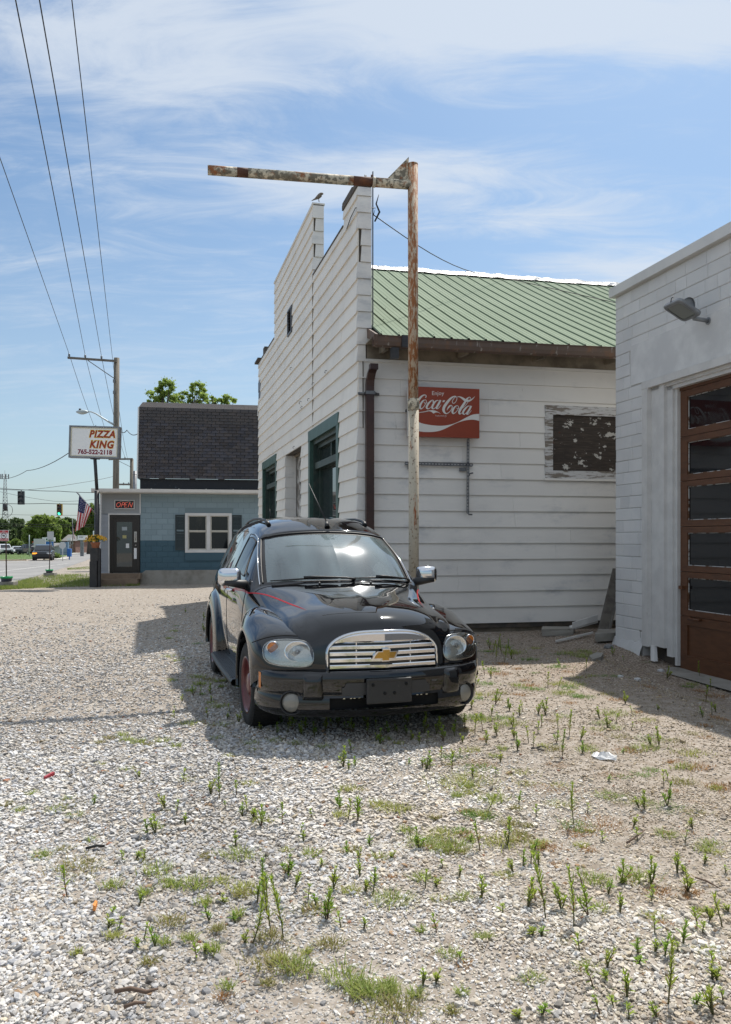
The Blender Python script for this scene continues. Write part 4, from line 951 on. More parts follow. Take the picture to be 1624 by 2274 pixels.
# window: two sash pairs
f = MB(); fw = .10
f.fbox(PIZ, wx0, wx1, wz1 - fw, wz1, -.08, .05); f.fbox(PIZ, wx0, wx1, wz0, wz0 + fw, -.08, .055); f.fbox(PIZ, wx0, wx0 + fw, wz0 + fw, wz1 - fw, -.08, .05); f.fbox(PIZ, wx1 - fw, wx1, wz0 + fw, wz1 - fw, -.08, .05)
wmid = (wx0 + wx1) / 2; f.fbox(PIZ, wmid - .065, wmid + .065, wz0 + fw, wz1 - fw, -.08, .048)
pw = f.build('window', M['white_metal'], hb)
for (a, c) in ((wx0 + fw, wmid - .065), (wmid + .065, wx1 - fw)):
    zm = (wz0 + wz1) / 2 + .05
    for (z0, z1, o) in ((zm, wz1 - fw, -.02), (wz0 + fw, zm, -.05)):
        g = MB(); e = .045
        g.fbox(PIZ, a, c, z0, z0 + e, o - .03, o); g.fbox(PIZ, a, c, z1 - .03, z1, o - .03, o); g.fbox(PIZ, a, a + e, z0 + e, z1 - .03, o - .03, o); g.fbox(PIZ, c - e, c, z0 + e, z1 - .03, o - .03, o)
        g.build('sash', M['soffit'], pw)
        p = MB(); p.fbox(PIZ, a + e, c - e, z0 + e, z1 - .03, o - .02, o - .012); p.build('pane', M['shop_glass'], pw)
def shutter(a0, a1):
    z0, z1 = S_(400, 1221.6)[1], S_(400, 1143)[1]; s = MB(); w = .05; zm = (z0 + z1) / 2
    s.fbox(PIZ, a0, a0 + w, z0, z1, .002, .045); s.fbox(PIZ, a1 - w, a1, z0, z1, .002, .045)
    for (q, r) in ((z0, z0 + .07), (zm - .04, zm + .04), (z1 - .07, z1)): s.fbox(PIZ, a0 + w, a1 - w, q, r, .002, .044)
    sh = s.build('shutter', M['shutter'], hb)
    for k in range(22):
        z = z0 + .08 + k * (z1 - z0 - .16) / 22
        if abs(z - zm) < .06: continue
        l = MB(); P = PIZ.p; l.hexa([P(a0 + w, z, .035), P(a1 - w, z, .035), P(a1 - w, z, .025), P(a0 + w, z, .025), P(a0 + w, z + .05, .015), P(a1 - w, z + .05, .015), P(a1 - w, z + .05, .005), P(a0 + w, z + .05, .005)]); l.build('slat', M['shutter'], sh)
shutter(S_(389.5, 1200)[0], wx0 - .004); shutter(wx1 + .004, S_(537, 1200)[0])
# vinyl entry bay
a0 = 0.02; zg0 = sill
n = 11; zz0, zz1 = sill + .0, zdt
for i in range(19):
    z0 = sill + (zdt - sill) * i / 19; z1 = sill + (zdt - sill) * (i + 1) / 19; s = MB(); P = PIZ.p
    s.hexa([P(a0, z0, .022), P(xd0 - .05, z0, .022), P(xd0 - .05, z0, -.02), P(a0, z0, -.02), P(a0, z1, .006), P(xd0 - .05, z1, .006), P(xd0 - .05, z1, -.02), P(a0, z1, -.02)]); s.build('vinyl_siding', M['vinyl'], hb)
for i in range(8):
    z0 = zdt + .05 + (eave - zdt - .05) * i / 8; z1 = zdt + .05 + (eave - zdt - .05) * (i + 1) / 8; s = MB()
    s.hexa([P(a0, z0, .022), P(xd1, z0, .022), P(xd1, z0, -.02), P(a0, z0, -.02), P(a0, z1, .006), P(xd1, z1, .006), P(xd1, z1, -.02), P(a0, z1, -.02)]); s.build('vinyl_siding', M['vinyl_up'], hb)
b = MB(); b.fbox(PIZ, 0.0, xd1, sill - .3, eave, -.25, -.021); b.build('entry_wall', M['vinyl'], hb)
b = MB(); b.fbox(PIZ, xd0 - .05, xd0 - .005, sill, zdt + .05, -.01, .04); b.fbox(PIZ, xd0 - .05, xd1 + .03, zdt + .005, zdt + .05, -.01, .038); b.fbox(PIZ, xd1, xd1 + .04, zdt + .05, eave, -.01, .045); b.build('entry_trim', M['white_metal'], hb)
d = MB(); d.fbox(PIZ, xd0, xd0 + .12, sill, zdt, -.02, .03); d.fbox(PIZ, xd1 - .10, xd1, sill, zdt, -.02, .03); d.fbox(PIZ, xd0 + .12, xd1 - .10, zdt - .09, zdt, -.02, .03)
dg_ = d.build('entry_door', M['door_dark'], hb)
gx0, gx1 = S_(259.5, 1200)[0], S_(294, 1200)[0]; gz0, gz1 = S_(275, 1258.5)[1], S_(275, 1159)[1]
d = MB(); e0, e1, zt = xd0 + .122, xd1 - .102, zdt - .092
d.fbox(PIZ, e0, gx0, sill + .02, zt, -.02, .012); d.fbox(PIZ, gx1, e1, sill + .02, zt, -.02, .012); d.fbox(PIZ, gx0, gx1, sill + .02, gz0, -.02, .012); d.fbox(PIZ, gx0, gx1, gz1, zt, -.02, .012); d.build('door_leaf', M['door_dark'], dg_)
p = MB(); p.fbox(PIZ, gx0, gx1, gz0, gz1, -.012, -.004); p.build('pane', M['old_glass'], dg_)
for (x0, x1, y0, y1, m, nm) in ((298.5, 304.8, 1180.5, 1204, 'steel', 'handle_plate'), (298, 304.3, 1217, 1241, 'flat_white', 'push_label')):
    p = MB(); q = S_(x0, y1); r = S_(x1, y0); p.fbox(PIZ, q[0], r[0], q[1], r[1], .0125, .02); p.build(nm, M[m], dg_)
p = MB(); q = S_(301.5, 1192); p.tube([PIZ.p(q[0], q[1] + .13, .02), PIZ.p(q[0], q[1] + .11, .07), PIZ.p(q[0], q[1] - .11, .07), PIZ.p(q[0], q[1] - .13, .02)], .012, 6); p.build('handle', M['steel'], dg_)
p = MB(); q = S_(301.7, 1211); p.lathe([(.0, .024), (.03, .022), (.03, .012)], 12, Matrix.Translation(PIZ.p(q[0], q[1], 0)) @ Vector((*PIZ.n, 0)).to_track_quat('Z', 'Y').to_matrix().to_4x4()); p.build('lock', M['steel'], dg_)
for (x0, x1, y0, y1, mi) in ((272.5, 281, 1188.7, 1195.5, 'yellow_note'), (280, 287, 1207, 1217, 'flat_white'), (271, 282.5, 1170, 1178, 'pale_note')):
    if mi not in M: M[mi] = mat(mi, {'yellow_note': (0.42, 0.38, 0.16), 'pale_note': (0.34, 0.38, 0.40)}[mi], 0.6)
    p = MB(); q = S_(x0, y1); r = S_(x1, y0); p.fbox(PIZ, q[0], r[0], q[1], r[1], -.0038, -.002); p.build('notice', M[mi], dg_)
# OPEN neon
q = S_(255, 1130.4); r = S_(299.5, 1110.7)
ob = MB(); ob.fbox(PIZ, q[0] + .025, r[0] - .025, q[1] + .025, r[1] - .025, .023, .06)
os_ = thing('open_sign', 'OPEN neon sign in a white frame over the takeaway door', 'sign', PIZ.p((q[0] + r[0]) / 2, q[1], .03))
ob.build('backing_board', M['black_board'], os_)
f = MB(); f.fbox(PIZ, q[0], r[0], q[1], q[1] + .025, .023, .075); f.fbox(PIZ, q[0], r[0], r[1] - .025, r[1], .023, .075); f.fbox(PIZ, q[0], q[0] + .025, q[1] + .025, r[1] - .025, .023, .075); f.fbox(PIZ, r[0] - .025, r[0], q[1] + .025, r[1] - .025, .023, .075); f.build('frame', M['white_metal'], os_)
w, h = r[0] - q[0], r[1] - q[1]
def OP(x, y): return PIZ.p(q[0] + w * x, q[1] + h * y, .072)
LET = [[(.13, .28), (.10, .45), (.14, .62), (.22, .72), (.29, .66), (.30, .48), (.25, .30), (.17, .22), (.13, .28)], [(.33, .2), (.40, .72)], [(.385, .70), (.47, .72), (.51, .62), (.47, .48), (.37, .46)],
       [(.66, .72), (.55, .72), (.50, .2), (.62, .2)], [(.525, .46), (.62, .46)], [(.68, .2), (.755, .74)], [(.755, .74), (.84, .2)], [(.84, .2), (.915, .74)]]
b = MB()
for st in LET: b.tube([OP(*p) for p in (cr(st, 4) if len(st) > 4 else st)], .011, 5)
b.build('lettering', M['neon'], os_)
b = MB(); b.tube([OP(*p) for p in cr([(.26, .80), (.40, .88), (.62, .88), (.84, .72)], 4)], .012, 5); b.build('neon_arc', M['steel'], os_)
# posts at the corner
for (x0, y0, x1, y1, wpx, nm) in ((224.5, 1096, 221, 1216, 3.2, 'corner_post'), (221, 1120, 209.5, 1222, 3.6, 'slanting_board')):
    p = MB(); A = S_(x0, y0, .22); B_ = S_(x1, y1, .22); hw = wpx / 2 / FPX * PZ; P = PIZ.p; zb = zg if nm == 'corner_post' else B_[1]
    p.hexa([P(B_[0] - hw, zb, .27), P(B_[0] + hw, zb, .27), P(B_[0] + hw, zb, .2), P(B_[0] - hw, zb, .2), P(A[0] - hw, A[1], .27), P(A[0] + hw, A[1], .27), P(A[0] + hw, A[1], .2), P(A[0] - hw, A[1], .2)]); p.build(nm, M['white_metal'], hb)
# eaves, gutter, flat lower roof
ez = S_(250, 1093.5, .55)[1]; et = S_(250, 1085, .55)[1]
b = MB(); b.fbox(PIZ, -.15, PL, ez - .01, ez + .005, -.02, .46); b.build('soffit', M['soffit'], hb)
b = MB()
for k in range(6): b.fbox(PIZ, xd1 + .4 + k * 1.0, xd1 + .44 + k * 1.0, eave - .0, eave + .16, .0, .03)
b.build('soffit_bracket', M['soffit'], hb)
b = MB(); rows = [[PIZ.p(a, z, o) for (z, o) in ((ez + .005, .46), (ez - .005, .50), (ez + .03, .55), (et - .03, .57), (et, .575), (et, .56))] for a in (-.22, PL)]; b.grid(rows, smooth=False)
b.add([PIZ.p(-.22, ez, .46), PIZ.p(-.22, ez + .03, .55), PIZ.p(-.22, et, .575), PIZ.p(-.22, et, .46)], [(0, 1, 2, 3)]); b.build('gutter', M['white_metal'], hb)
b = MB(); b.fbox(PIZ, -.2, PL, et - .04, et - .005, -7.0, .555); b.build('lower_roof', M['tar'], hb)
b = MB(); b.fbox(PIZ, .1, PL, zg - .5, et - .05, -7.0, -.26); b.build('rear_wall', M['block_light'], hb)
# mansard
mo = 0.15
A = S_(306.7, 1062, mo); Bk = S_(309.7, 904, -.30); Rg = (S_(310, 893, -1.7))
MX0 = A[0]; zb_, zk = A[1], Bk[1]
def mans(a, q, d=0.0): return PIZ.p(MX0 + a, zb_ + (zk - zb_) * q, mo + (-.45) * q + d)
nr = 23; tw = 0.312; mesh_sh = {}
cnt = 0; extra = MB()
ang = math.atan2(.45, zk - zb_)
for r_ in range(nr):
    q0, q1 = r_ / nr, (r_ + 1) / nr; off = (r_ % 2) * tw / 2; a = -off
    while a < 4.9:
        lo, hi = max(a, 0), min(a + tw, 5.4)
        if hi - lo > .05:
            w = round(hi - lo - .020, 3); hgt = (zk - zb_) / nr * 1.12
            if cnt < 300:
                if w not in mesh_sh:
                    s = MB(); s.hexa([(-w / 2, -.030, 0), (w / 2, -.030, 0), (w / 2, 0.002, 0), (-w / 2, 0.002, 0), (-w / 2, -.004, hgt), (w / 2, -.004, hgt), (w / 2, .002, hgt), (-w / 2, .002, hgt)]); mesh_sh[w] = s.mesh('shingle', M['shingle'])
                o = link('shingle', mesh_sh[w], hb, loc=mans((lo + hi) / 2, q0, .002) - WL[hb.name]); o.rotation_mode = 'XYZ'
                o.rotation_euler = (Matrix.Rotation(PIZ.ang(), 3, 'Z') @ Matrix.Rotation(-ang, 3, 'X')).to_euler()
                cnt += 1
            else:
                c = (lo + hi) / 2; extra.hexa([mans(c - w / 2, q0, .030), mans(c + w / 2, q0, .030), mans(c + w / 2, q0, 0), mans(c - w / 2, q0, 0), mans(c - w / 2, q1, .006), mans(c + w / 2, q1, .006), mans(c + w / 2, q1, 0), mans(c - w / 2, q1, 0)])
        a += tw
# the gentler top slope, its courses too thin to part
def topm(a, q, d=0.0): return PIZ.p(MX0 + a, zk + (Rg[1] - zk) * q + d, -.30 - 1.4 * q)
for r_ in range(9):
    q0, q1 = r_ / 9, (r_ + 1) / 9; a = -(r_ % 2) * tw / 2
    while a < 9:
        lo, hi = max(a, 0) + .004, a + tw - .004
        extra.hexa([topm(lo, q0, .014), topm(hi, q0, .014), topm(hi, q0, 0), topm(lo, q0, 0), topm(lo, q1, .004), topm(hi, q1, .004), topm(hi, q1, 0), topm(lo, q1, 0)]); a += tw
extra.build('shingles', M['shingle_stuff'], hb, kind='stuff')
b = MB(); b.add([mans(-.02, 0, -.004), mans(9, 0, -.004), mans(9, 1, -.004), mans(-.02, 1, -.004)], [(0, 1, 2, 3)]); b.add([topm(-.02, 0, -.004), topm(9, 0, -.004), topm(9, 1, -.004), topm(-.02, 1, -.004)], [(0, 1, 2, 3)])
back = [PIZ.p(MX0 - .02, zk, -5.6), PIZ.p(MX0 - .02, zb_, -6.2)]
b.add([topm(-.02, 1, -.004), topm(9, 1, -.004), PIZ.p(MX0 + 9, zk, -4.4), PIZ.p(MX0 - .02, zk, -4.4)], [(0, 1, 2, 3)])
b.add([mans(-.02, 0, -.004), mans(-.02, 1, -.004), topm(-.02, 1, -.004), PIZ.p(MX0 - .02, zk, -4.4), PIZ.p(MX0 - .02, zb_, -4.8)], [(0, 1, 2, 3, 4)])
b.build('roof_deck', M['tar'], hb)
b = MB(); b.fbox(PIZ, MX0 + .06, MX0 + 9, et - .01, zb_, -4.6, .02); b.build('upper_wall', M['tar'], hb)
b = MB(); P = mans; b.hexa([P(-.05, 0, .03), P(.0, 0, .03), P(.0, 0, -.05), P(-.05, 0, -.05), P(-.05, 1, .03), P(.0, 1, .03), P(.0, 1, -.05), P(-.05, 1, -.05)]); b.build('rake_trim', M['white_metal'], hb)
# steps and plinth
for (x0, x1, y0, y1, o, nm) in ((219.5, 312, 1285.5, 1274, .75, 'upper_step'), (218.5, 305, 1299, 1286, 1.05, 'lower_step')):
    p = MB(); q = S_(x0, y0, o); r = S_(x1, y1, o); p.fbox(PIZ, q[0], r[0], zg - .25 if nm == 'lower_step' else q[1] - .02, r[1], -.02, o); p.build('step', M['brown_concrete'], hb)
p = MB(); q = S_(312, 1275, .25); r = S_(323, 1267, .25); p.prism([(q[0], zg - .3), (PL, zg - .3), (PL, r[1]), (r[0], r[1]), (q[0], q[1])], lambda a, z, d: PIZ.p(a, z, d), .0, .25); p.build('plinth', M['concrete'], hb)

# ------------------------------------------------------------------ pylon sign
M['sign_face'] = mat('sign_face', (0.80, 0.80, 0.79), 0.35); M['txt_red'] = mat('txt_red', (0.30, 0.012, 0.008), 0.4); M['txt_yellow'] = mat('txt_yellow', (0.72, 0.50, 0.03), 0.4); M['txt_maroon'] = mat('txt_maroon', (0.20, 0.012, 0.03), 0.4)
M['cream_frame'] = mat('cream_frame', (0.62, 0.58, 0.43), 0.4)
SY = 28.6
base = on_ground(214, SY); ps = thing('pylon_sign', 'white pizza sign box with red letters on a black pole', 'sign', base)
c = at(209.9, 982, SY); sw, sh = 111.5 / FPX * SY, 71.5 / FPX * SY; tl = R(-1.6)
def PSP(x, y, d=0.0):
    xx = x * math.cos(tl) - y * math.sin(tl); zz = x * math.sin(tl) + y * math.cos(tl)
    return Vector((c.x + xx, SY - d, c.z + zz))
def psbox(b, x0, x1, y0, y1, d0, d1): b.hexa([PSP(x0, y0, d1), PSP(x1, y0, d1), PSP(x1, y0, d0), PSP(x0, y0, d0), PSP(x0, y1, d1), PSP(x1, y1, d1), PSP(x1, y1, d0), PSP(x0, y1, d0)])
b = MB(); psbox(b, -sw / 2 + .05, sw / 2 - .05, -sh / 2 + .05, sh / 2 - .05, -.2, .015); b.build('sign_face', M['sign_face'], ps)
b = MB(); t = .05
for (x0, x1, y0, y1) in ((-sw / 2, sw / 2, sh / 2 - t, sh / 2), (-sw / 2, sw / 2, -sh / 2, -sh / 2 + t), (-sw / 2, -sw / 2 + t, -sh / 2 + t, sh / 2 - t), (sw / 2 - t, sw / 2, -sh / 2 + t, sh / 2 - t)): psbox(b, x0, x1, y0, y1, -.22, .05)
b.build('frame', M['grey_metal'], ps)
b = MB(); t2 = .03; X, Y = sw / 2 - t - .012, sh / 2 - t - .012
for (x0, x1, y0, y1) in ((-X, X, Y - t2, Y), (-X, X, -Y, -Y + t2), (-X, -X + t2, -Y + t2, Y - t2), (X - t2, X, -Y + t2, Y - t2)): psbox(b, x0, x1, y0, y1, .0, .022)
b.build('inner_frame', M['cream_frame'], ps)
ux = sw / 665.0
def PSX(zx, zy): return ((zx - 477) * ux, (355 - zy) * ux)
b = MB()
for (txt, cx_, cy_, wd) in (('PIZZA', 577, 250, 345), ('KING', 572, 388, 325)):
    x, y = PSX(cx_, cy_); put_text(b, txt, .34, PSP, x, y, .0175, 1, bold=.022, shear=.22, space=1.12, width=wd * ux * 1.03, squash=1.14)
    put_text(b, txt, .34, PSP, x, y, .0185, 0, bold=.012, shear=.22, space=1.12, width=wd * ux * .99, squash=1.08)
x, y = PSX(490, 488); put_text(b, '765-522-2118', .16, PSP, x, y, .0175, 2, bold=.007, width=455 * ux)
b.build('lettering', [M['txt_red'], M['txt_yellow'], M['txt_maroon']], ps, fix=False)
b = MB(); b.tube([base + Vector((.02, 0, -.3)), at(215.5, 1090, SY)], .085, 14); b.tube([at(215.5, 1088, SY), at(211, 1017, SY)], .058, 14); b.build('pole', M['black_metal'], ps)
b = MB(); psbox(b, -.14, .16, -sh / 2 - .03, -sh / 2, -.16, -.02)
b.build('bracket', M['black_metal'], ps); b = MB(); b.tube([PSP(0, sh / 2, -.1), PSP(0, sh / 2 + .05, -.1)], .012, 6); b.build('lifting_eye', M['black_metal'], ps)

# black planter pillar with the potted flowers
pbase = on_ground(213, 28.2)
b = MB(); x0, x1 = at(203, 1250, 28.2).x, at(219.5, 1250, 28.2).x; zt = at(210, 1217, 28.2).z; zm = at(210, 1246, 28.2).z
pp = thing('pillar', 'black painted pillar at the corner of the takeaway steps', 'pillar', pbase)
b.bbox(x0, x1, 28.0, 28.3, pbase.z - .1, zm, .015); b.build('lower_block', M['black_metal'], pp)
b = MB(); b.bbox(x0 + .015, x1 + .03, 28.02, 28.28, zm, zt, .012); b.build('upper_block', M['black_metal'], pp)
b = MB(); b.bbox(x1 + .01, x1 + .09, 28.05, 28.2, pbase.z - .1, zt - .02, .01); b.build('post', M['black_metal'], pp)
M['terracotta'] = mat('terracotta', (0.36, 0.14, 0.075), 0.8); M['petal'] = mat('petal', (0.80, 0.47, 0.012), 0.6, rnd=.1); M['plant_leaf'] = mat('plant_leaf', (0.06, 0.11, 0.02), 0.6); M['flower_eye'] = mat('flower_eye', (0.12, 0.05, 0.01), 0.8)
pc = Vector(((x0 + x1) / 2 + .04, 28.14, zt))
fp = thing('flower_pot', 'terracotta pot of yellow flowers on the black pillar', 'flower pot', pc)
b = MB(); b.lathe([(.0, 0), (.115, .0), (.15, .16), (.165, .165), (.165, .20), (.15, .20), (.14, .17), (0, .17)], 20, Matrix.Translation(pc)); b.build('pot', M['terracotta'], fp)
rf = random.Random(9); b = MB()
for i in range(220):
    a = rf.uniform(0, 6.28); e = rf.uniform(0, 1.5); p = pc + Vector((math.cos(a) * math.sin(e) * .30, math.sin(a) * math.sin(e) * .24, .22 + math.cos(e) * .20))
    u = Vector((rf.uniform(-1, 1), rf.uniform(-1, 1), rf.uniform(-.4, 1))).normalized() * .05; w = u.cross(Vector((rf.uniform(-1, 1), rf.uniform(-1, 1), 1))).normalized() * .02
    b.add([p - u, p + w, p + u, p - w], [(0, 1, 2, 3)])
b.build('foliage', M['plant_leaf'], fp, fix=False)
heads = []
for i in range(75):
    a = rf.uniform(0, 6.28); e = math.acos(rf.uniform(0.05, 1.0)); p = pc + Vector((math.cos(a) * math.sin(e) * .40, math.sin(a) * math.sin(e) * .30, .23 + math.cos(e) * .22)); nrm = (p - pc - Vector((0, 0, .1)) + Vector((0, -.12, 0))).normalized()
    t1 = nrm.orthogonal().normalized(); t2_ = nrm.cross(t1); b = MB(); r = rf.uniform(.040, .058)
    for k in range(10):
        t = k * .628; d1 = t1 * math.cos(t) + t2_ * math.sin(t); d2 = t1 * math.cos(t + .3) + t2_ * math.sin(t + .3); d0 = t1 * math.cos(t - .3) + t2_ * math.sin(t - .3)
        b.add([p + d1 * .010, p + d0 * r * .6 + nrm * .008, p + d1 * r + nrm * .004, p + d2 * r * .6 + nrm * .012], [(0, 1, 2, 3)])
    b.add([p + (t1 * math.cos(k) + t2_ * math.sin(k)) * .014 + nrm * .012 for k in (0, 1.05, 2.1, 3.14, 4.2, 5.2)], [tuple(range(6))], 1)
    b.build('flower', [M['petal'], M['flower_eye']], fp, fix=False)

# ------------------------------------------------------------------ utility poles and wires
def upole(name, label, px, Y, ytop, rb_, rt, arm=None, group='wooden utility poles'):
    base = on_ground(px, Y); top = at(px, ytop, Y); u = thing(name, label, 'utility pole', base, group=group)
    b = MB(); b.tube([base + Vector((-.08, 0, -.5)), base.lerp(top, .5) + Vector((-.03, 0, 0)), top], [rb_, (rb_ + rt) / 2, rt], 14); b.build('shaft', M['pole_wood'], u)
    return u, base, top
YP = 40.0
u1, ub, ut = upole('utility_pole', 'tall wooden utility pole with a long crossarm and street lamp behind the takeaway', 259.5, YP, 795, .165, .135)
def crossarm(u, pl, pr_, Y, pins, brace, r=.05):
    A, B_ = at(*pl, Y), at(*pr_, Y); A.y -= .16; B_.y -= .16
    b = MB(); d = (B_ - A); b.hexa([A + Vector((0, -r, -r)), B_ + Vector((0, -r, -r)), B_ + Vector((0, r, -r)), A + Vector((0, r, -r)), A + Vector((0, -r, r)), B_ + Vector((0, -r, r)), B_ + Vector((0, r, r)), A + Vector((0, r, r))])
    ca = b.build('crossarm', M['weathered_board'], u); tips = []
    for q in pins:
        p = at(q[0], q[1], Y); p.y -= .16; s = MB(); hh = r * 2.2
        s.lathe([(.012, -hh), (.012, 0), (.035, 0), (.06, .03), (.04, .07), (.055, .10), (.03, .14), (.0, .15)], 8, Matrix.Translation(p)); s.build('insulator', M['grey_metal'], ca); tips.append(p + Vector((0, 0, .12)))
    if brace:
        s = MB(); p, q = at(*brace[0], Y), at(*brace[1], Y); p.y -= .17; q.y -= .15; s.tube([p, q], .022, 6); s.build('brace', M['weathered_board'], ca)
    return tips
tips = crossarm(u1, (153.5, 796), (262, 803.5), YP, ((156.5, 793), (192, 795.5), (228, 798)), ((198, 802), (256.5, 842)))
# street lamp on the pole
M['lamp_grey'] = mat('lamp_grey', (0.42, 0.47, 0.48), 0.4, metal=0.3)
b = MB(); b.tube([at(p[0], p[1], YP - .3 - .0 * i) for i, p in enumerate(((253, 942.5), (244, 938), (228, 928), (214, 919), (203, 914.5), (192, 914)))], [.055, .045, .038, .034, .03, .03], 8); sl = b.build('lamp_arm', M['lamp_grey'], u1)
b = MB(); A = at(196, 914.5, YP - .3); D = (at(169, 914.5, YP - .3) - A); L_ = D.length
rows = []
for i in range(9):
    f = i / 8; rr_ = .14 * math.sin(math.pi * min(f * .92 + .06, 1)) ** .7; p = A + D * f
    rows.append([p + Vector((0, math.cos(t) * rr_ * 1.0, math.sin(t) * rr_ * (.75 if math.sin(t) > 0 else .95))) for t in [k * math.pi / 6 for k in range(13)]])
b.grid(rows); b.build('lamp_head', M['lamp_grey'], sl)
b = MB(); b.tube([at(178, 911, YP - .3), at(178, 907.5, YP - .3)], .06, 8); b.build('photocell', M['black_metal'], sl)
b = MB()
for y in (873, 848): b.fbox(Frame((at(259, y, YP).x, YP - .17), (1, 0), (0, -1)), -.10, -.02, at(0, y, YP).z - .08, at(0, y, YP).z + .08, 0, .08)
b.build('fitting', M['grey_metal'], u1)
u2, ub2, ut2 = upole('utility_pole', 'smaller distant utility pole with two crossarms beside the shingled roof', 293, 72.0, 1019, .19, .15)
tips2 = crossarm(u2, (243, 1020.5), (296, 1019.5), 72.0, ((243.5, 1019), (279, 1018)), ((263, 1023), (291, 1037)), .07)
tips3 = crossarm(u2, (262, 1076), (290, 1076), 72.0, ((264, 1075), (276, 1075), (287, 1075)), None, .07)
base = on_ground(300, 66); b = MB(); b.tube([base, at(300, 1046, 66)], .16, 12); b.tube([at(300, 1053, 66), at(300, 1054, 66)], .2, 8); b.build('vent_pipe', M['grey_metal'], org=base, label='grey metal stack standing right beside the distant utility pole', cat='pipe')
def wire(pts, r, label, sag=0.0, n=14, group=None):
    b = MB()
    P = []
    for A, B_ in zip(pts, pts[1:]):
        for i in range(n):
            f = i / n; p = A.lerp(B_, f); p.z -= sag * 4 * f * (1 - f); P.append(p)
    P.append(pts[-1]); b.tube(P, r, 5, cap=False); b.build('overhead_wire', M['black_wire'], org=pts[0], label=label, cat='wire', group=group)
def ext(A, p2, k):
    return A + (p2 - A) * k
nearpts = [at(0, 350, 20), at(35, 0, 12), at(88, 0, 12), at(160, 0, 12)]
labs = ['leftmost long overhead wire, leaving the frame at its left edge', 'second long overhead wire from the left, rising to the sky corner', 'third long overhead wire from the left, reaching the top edge', 'rightmost long overhead wire, steepest of the four in the sky']
ends = [tips[0], tips[1], tips[2], at(255, 838, YP - .1)]
for A, p2, lb, r in zip(ends, nearpts, labs, (.011, .011, .011, .009)): wire([A, ext(A, p2, 1.25 if p2.y > 15 else 1.22)], r, lb, 0.0, 10, 'overhead wires')
fars = [tips2[0], tips2[0].lerp(tips2[1], .4), tips2[1], tips2[1] + Vector((.3, 0, -.4))]
labs = ['thin wire from the long crossarm down to the lamp, leftmost beyond the pole', 'thin wire just left of the tall utility pole going to the distant pole', 'thin wire close along the tall utility pole to the distant crossarm', 'thin wire crossing the tall utility pole to the distant pole']
for A, B_, lb in zip(ends, fars, labs): wire([A, B_], .012, lb, 0.5, 12, 'overhead wires')
wire([at(266, 953, YP), at(282, 955, 39), at(308, 962, 34)], .018, 'cable from the utility pole to the shingled roof', .15, 8)
wire([at(0, 1063, 55), at(60, 1045, 45), at(156, 1004, 28.7)], .016, 'sagging cable from the left edge to the pizza sign', .15, 8)
# span wires of the traffic lights
YT = 62.0
wire([at(-60, 1085, YT), at(0, 1086, YT), at(60, 1088.0, YT), at(130, 1090.5, YT), at(215, 1094, YT)], .022, 'upper span wire carrying the unlit traffic light', .03, 6)
wire([at(-60, 1116, YT), at(0, 1118, YT), at(100, 1118, YT), at(215, 1119, YT)], .022, 'lower span wire carrying the green traffic light', .03, 6)
wire([at(-40, 1079, 75), at(60, 1088, 70), at(180, 1072, 75), at(260, 1056, 80)], .018, 'thin cable rising to the right behind the traffic lights', .05, 6)
wire([at(-20, 1087, 80), at(120, 1113, 80), at(215, 1108, 80)], .015, 'thin cable sagging between the two traffic lights', .1, 6)
wire([at(-40, 1161, 110), at(215, 1165.5, 110)], .035, 'dark cable across the trees, upper of two', .1, 8)
wire([at(-40, 1166, 110), at(215, 1170, 110)], .035, 'dark cable across the trees, lower of two', .1, 8)
wire([at(-40, 1141, 120), at(215, 1144, 120)], .02, 'faint thin cable in the sky above the treetops', .1, 8)

# ------------------------------------------------------------------ traffic lights
M['tl_black'] = mat('tl_black', (0.025, 0.03, 0.034), 0.4); M['tl_yellow'] = mat('tl_yellow', (0.36, 0.24, 0.035), 0.5); M['lens_off'] = mat('lens_off', (0.08, 0.085, 0.09), 0.25); M['lens_amber'] = mat('lens_amber', (0.10, 0.045, 0.008), 0.3); M['lens_red'] = mat('lens_red', (0.07, 0.012, 0.01), 0.3)
M['lens_green'] = mat('lens_green', (0.05, 0.75, 0.45), 0.3, emit=((0.08, 1.0, 0.55), 1.5))
def traffic_light(px0, px1, py0, py1, Y, label, body, lenses, ytop):
    A, B_ = at(px0, py1, Y), at(px1, py0, Y); t = thing('traffic_light', label, 'traffic light', ((A.x + B_.x) / 2, Y, B_.z), group='traffic lights on the span wires')
    w = B_.x - A.x; h = B_.z - A.z; cx = (A.x + B_.x) / 2
    b = MB(); b.bbox(A.x, B_.x, Y, Y + .2, A.z, B_.z, .03, 0); hs = b.build('housing', M[body], t)
    b = MB(); b.box(A.x + .05, B_.x - .05, Y - .012, Y - .001, A.z + .05, B_.z - .05); b.build('face', M['tl_black'], t)
    for i, l in enumerate(lenses):
        z = B_.z - h * (i + .5) / 3; Mx = Matrix.Translation((cx, Y - .014, z)) @ Matrix.Rotation(R(90), 4, 'X')
        s = MB(); s.lathe([(0, .02), (h * .09, .014), (h * .125, 0)], 16, Mx); s.build('lens', M[l], t)
        s = MB(); s.add([Mx @ Vector((h * .135 * math.cos(a), h * .135 * math.sin(a), d)) for d in (0, .18) for a in [k * math.pi / 10 for k in range(11)]], [(k, k + 1, 12 + k, 11 + k) for k in range(10)]); s.build('visor', M['tl_black'], t)
    s = MB(); s.tube([(cx, Y + .1, B_.z), (cx, Y + .1, EYE + (HY - ytop) / FPX * Y)], .03, 6); s.build('hanger', M['black_metal'], t)
traffic_light(39, 53.3, 1090.5, 1120.5, YT - .1, 'dark traffic light hanging highest, with no lamp showing', 'tl_black', ['lens_off'] * 3, 1087)
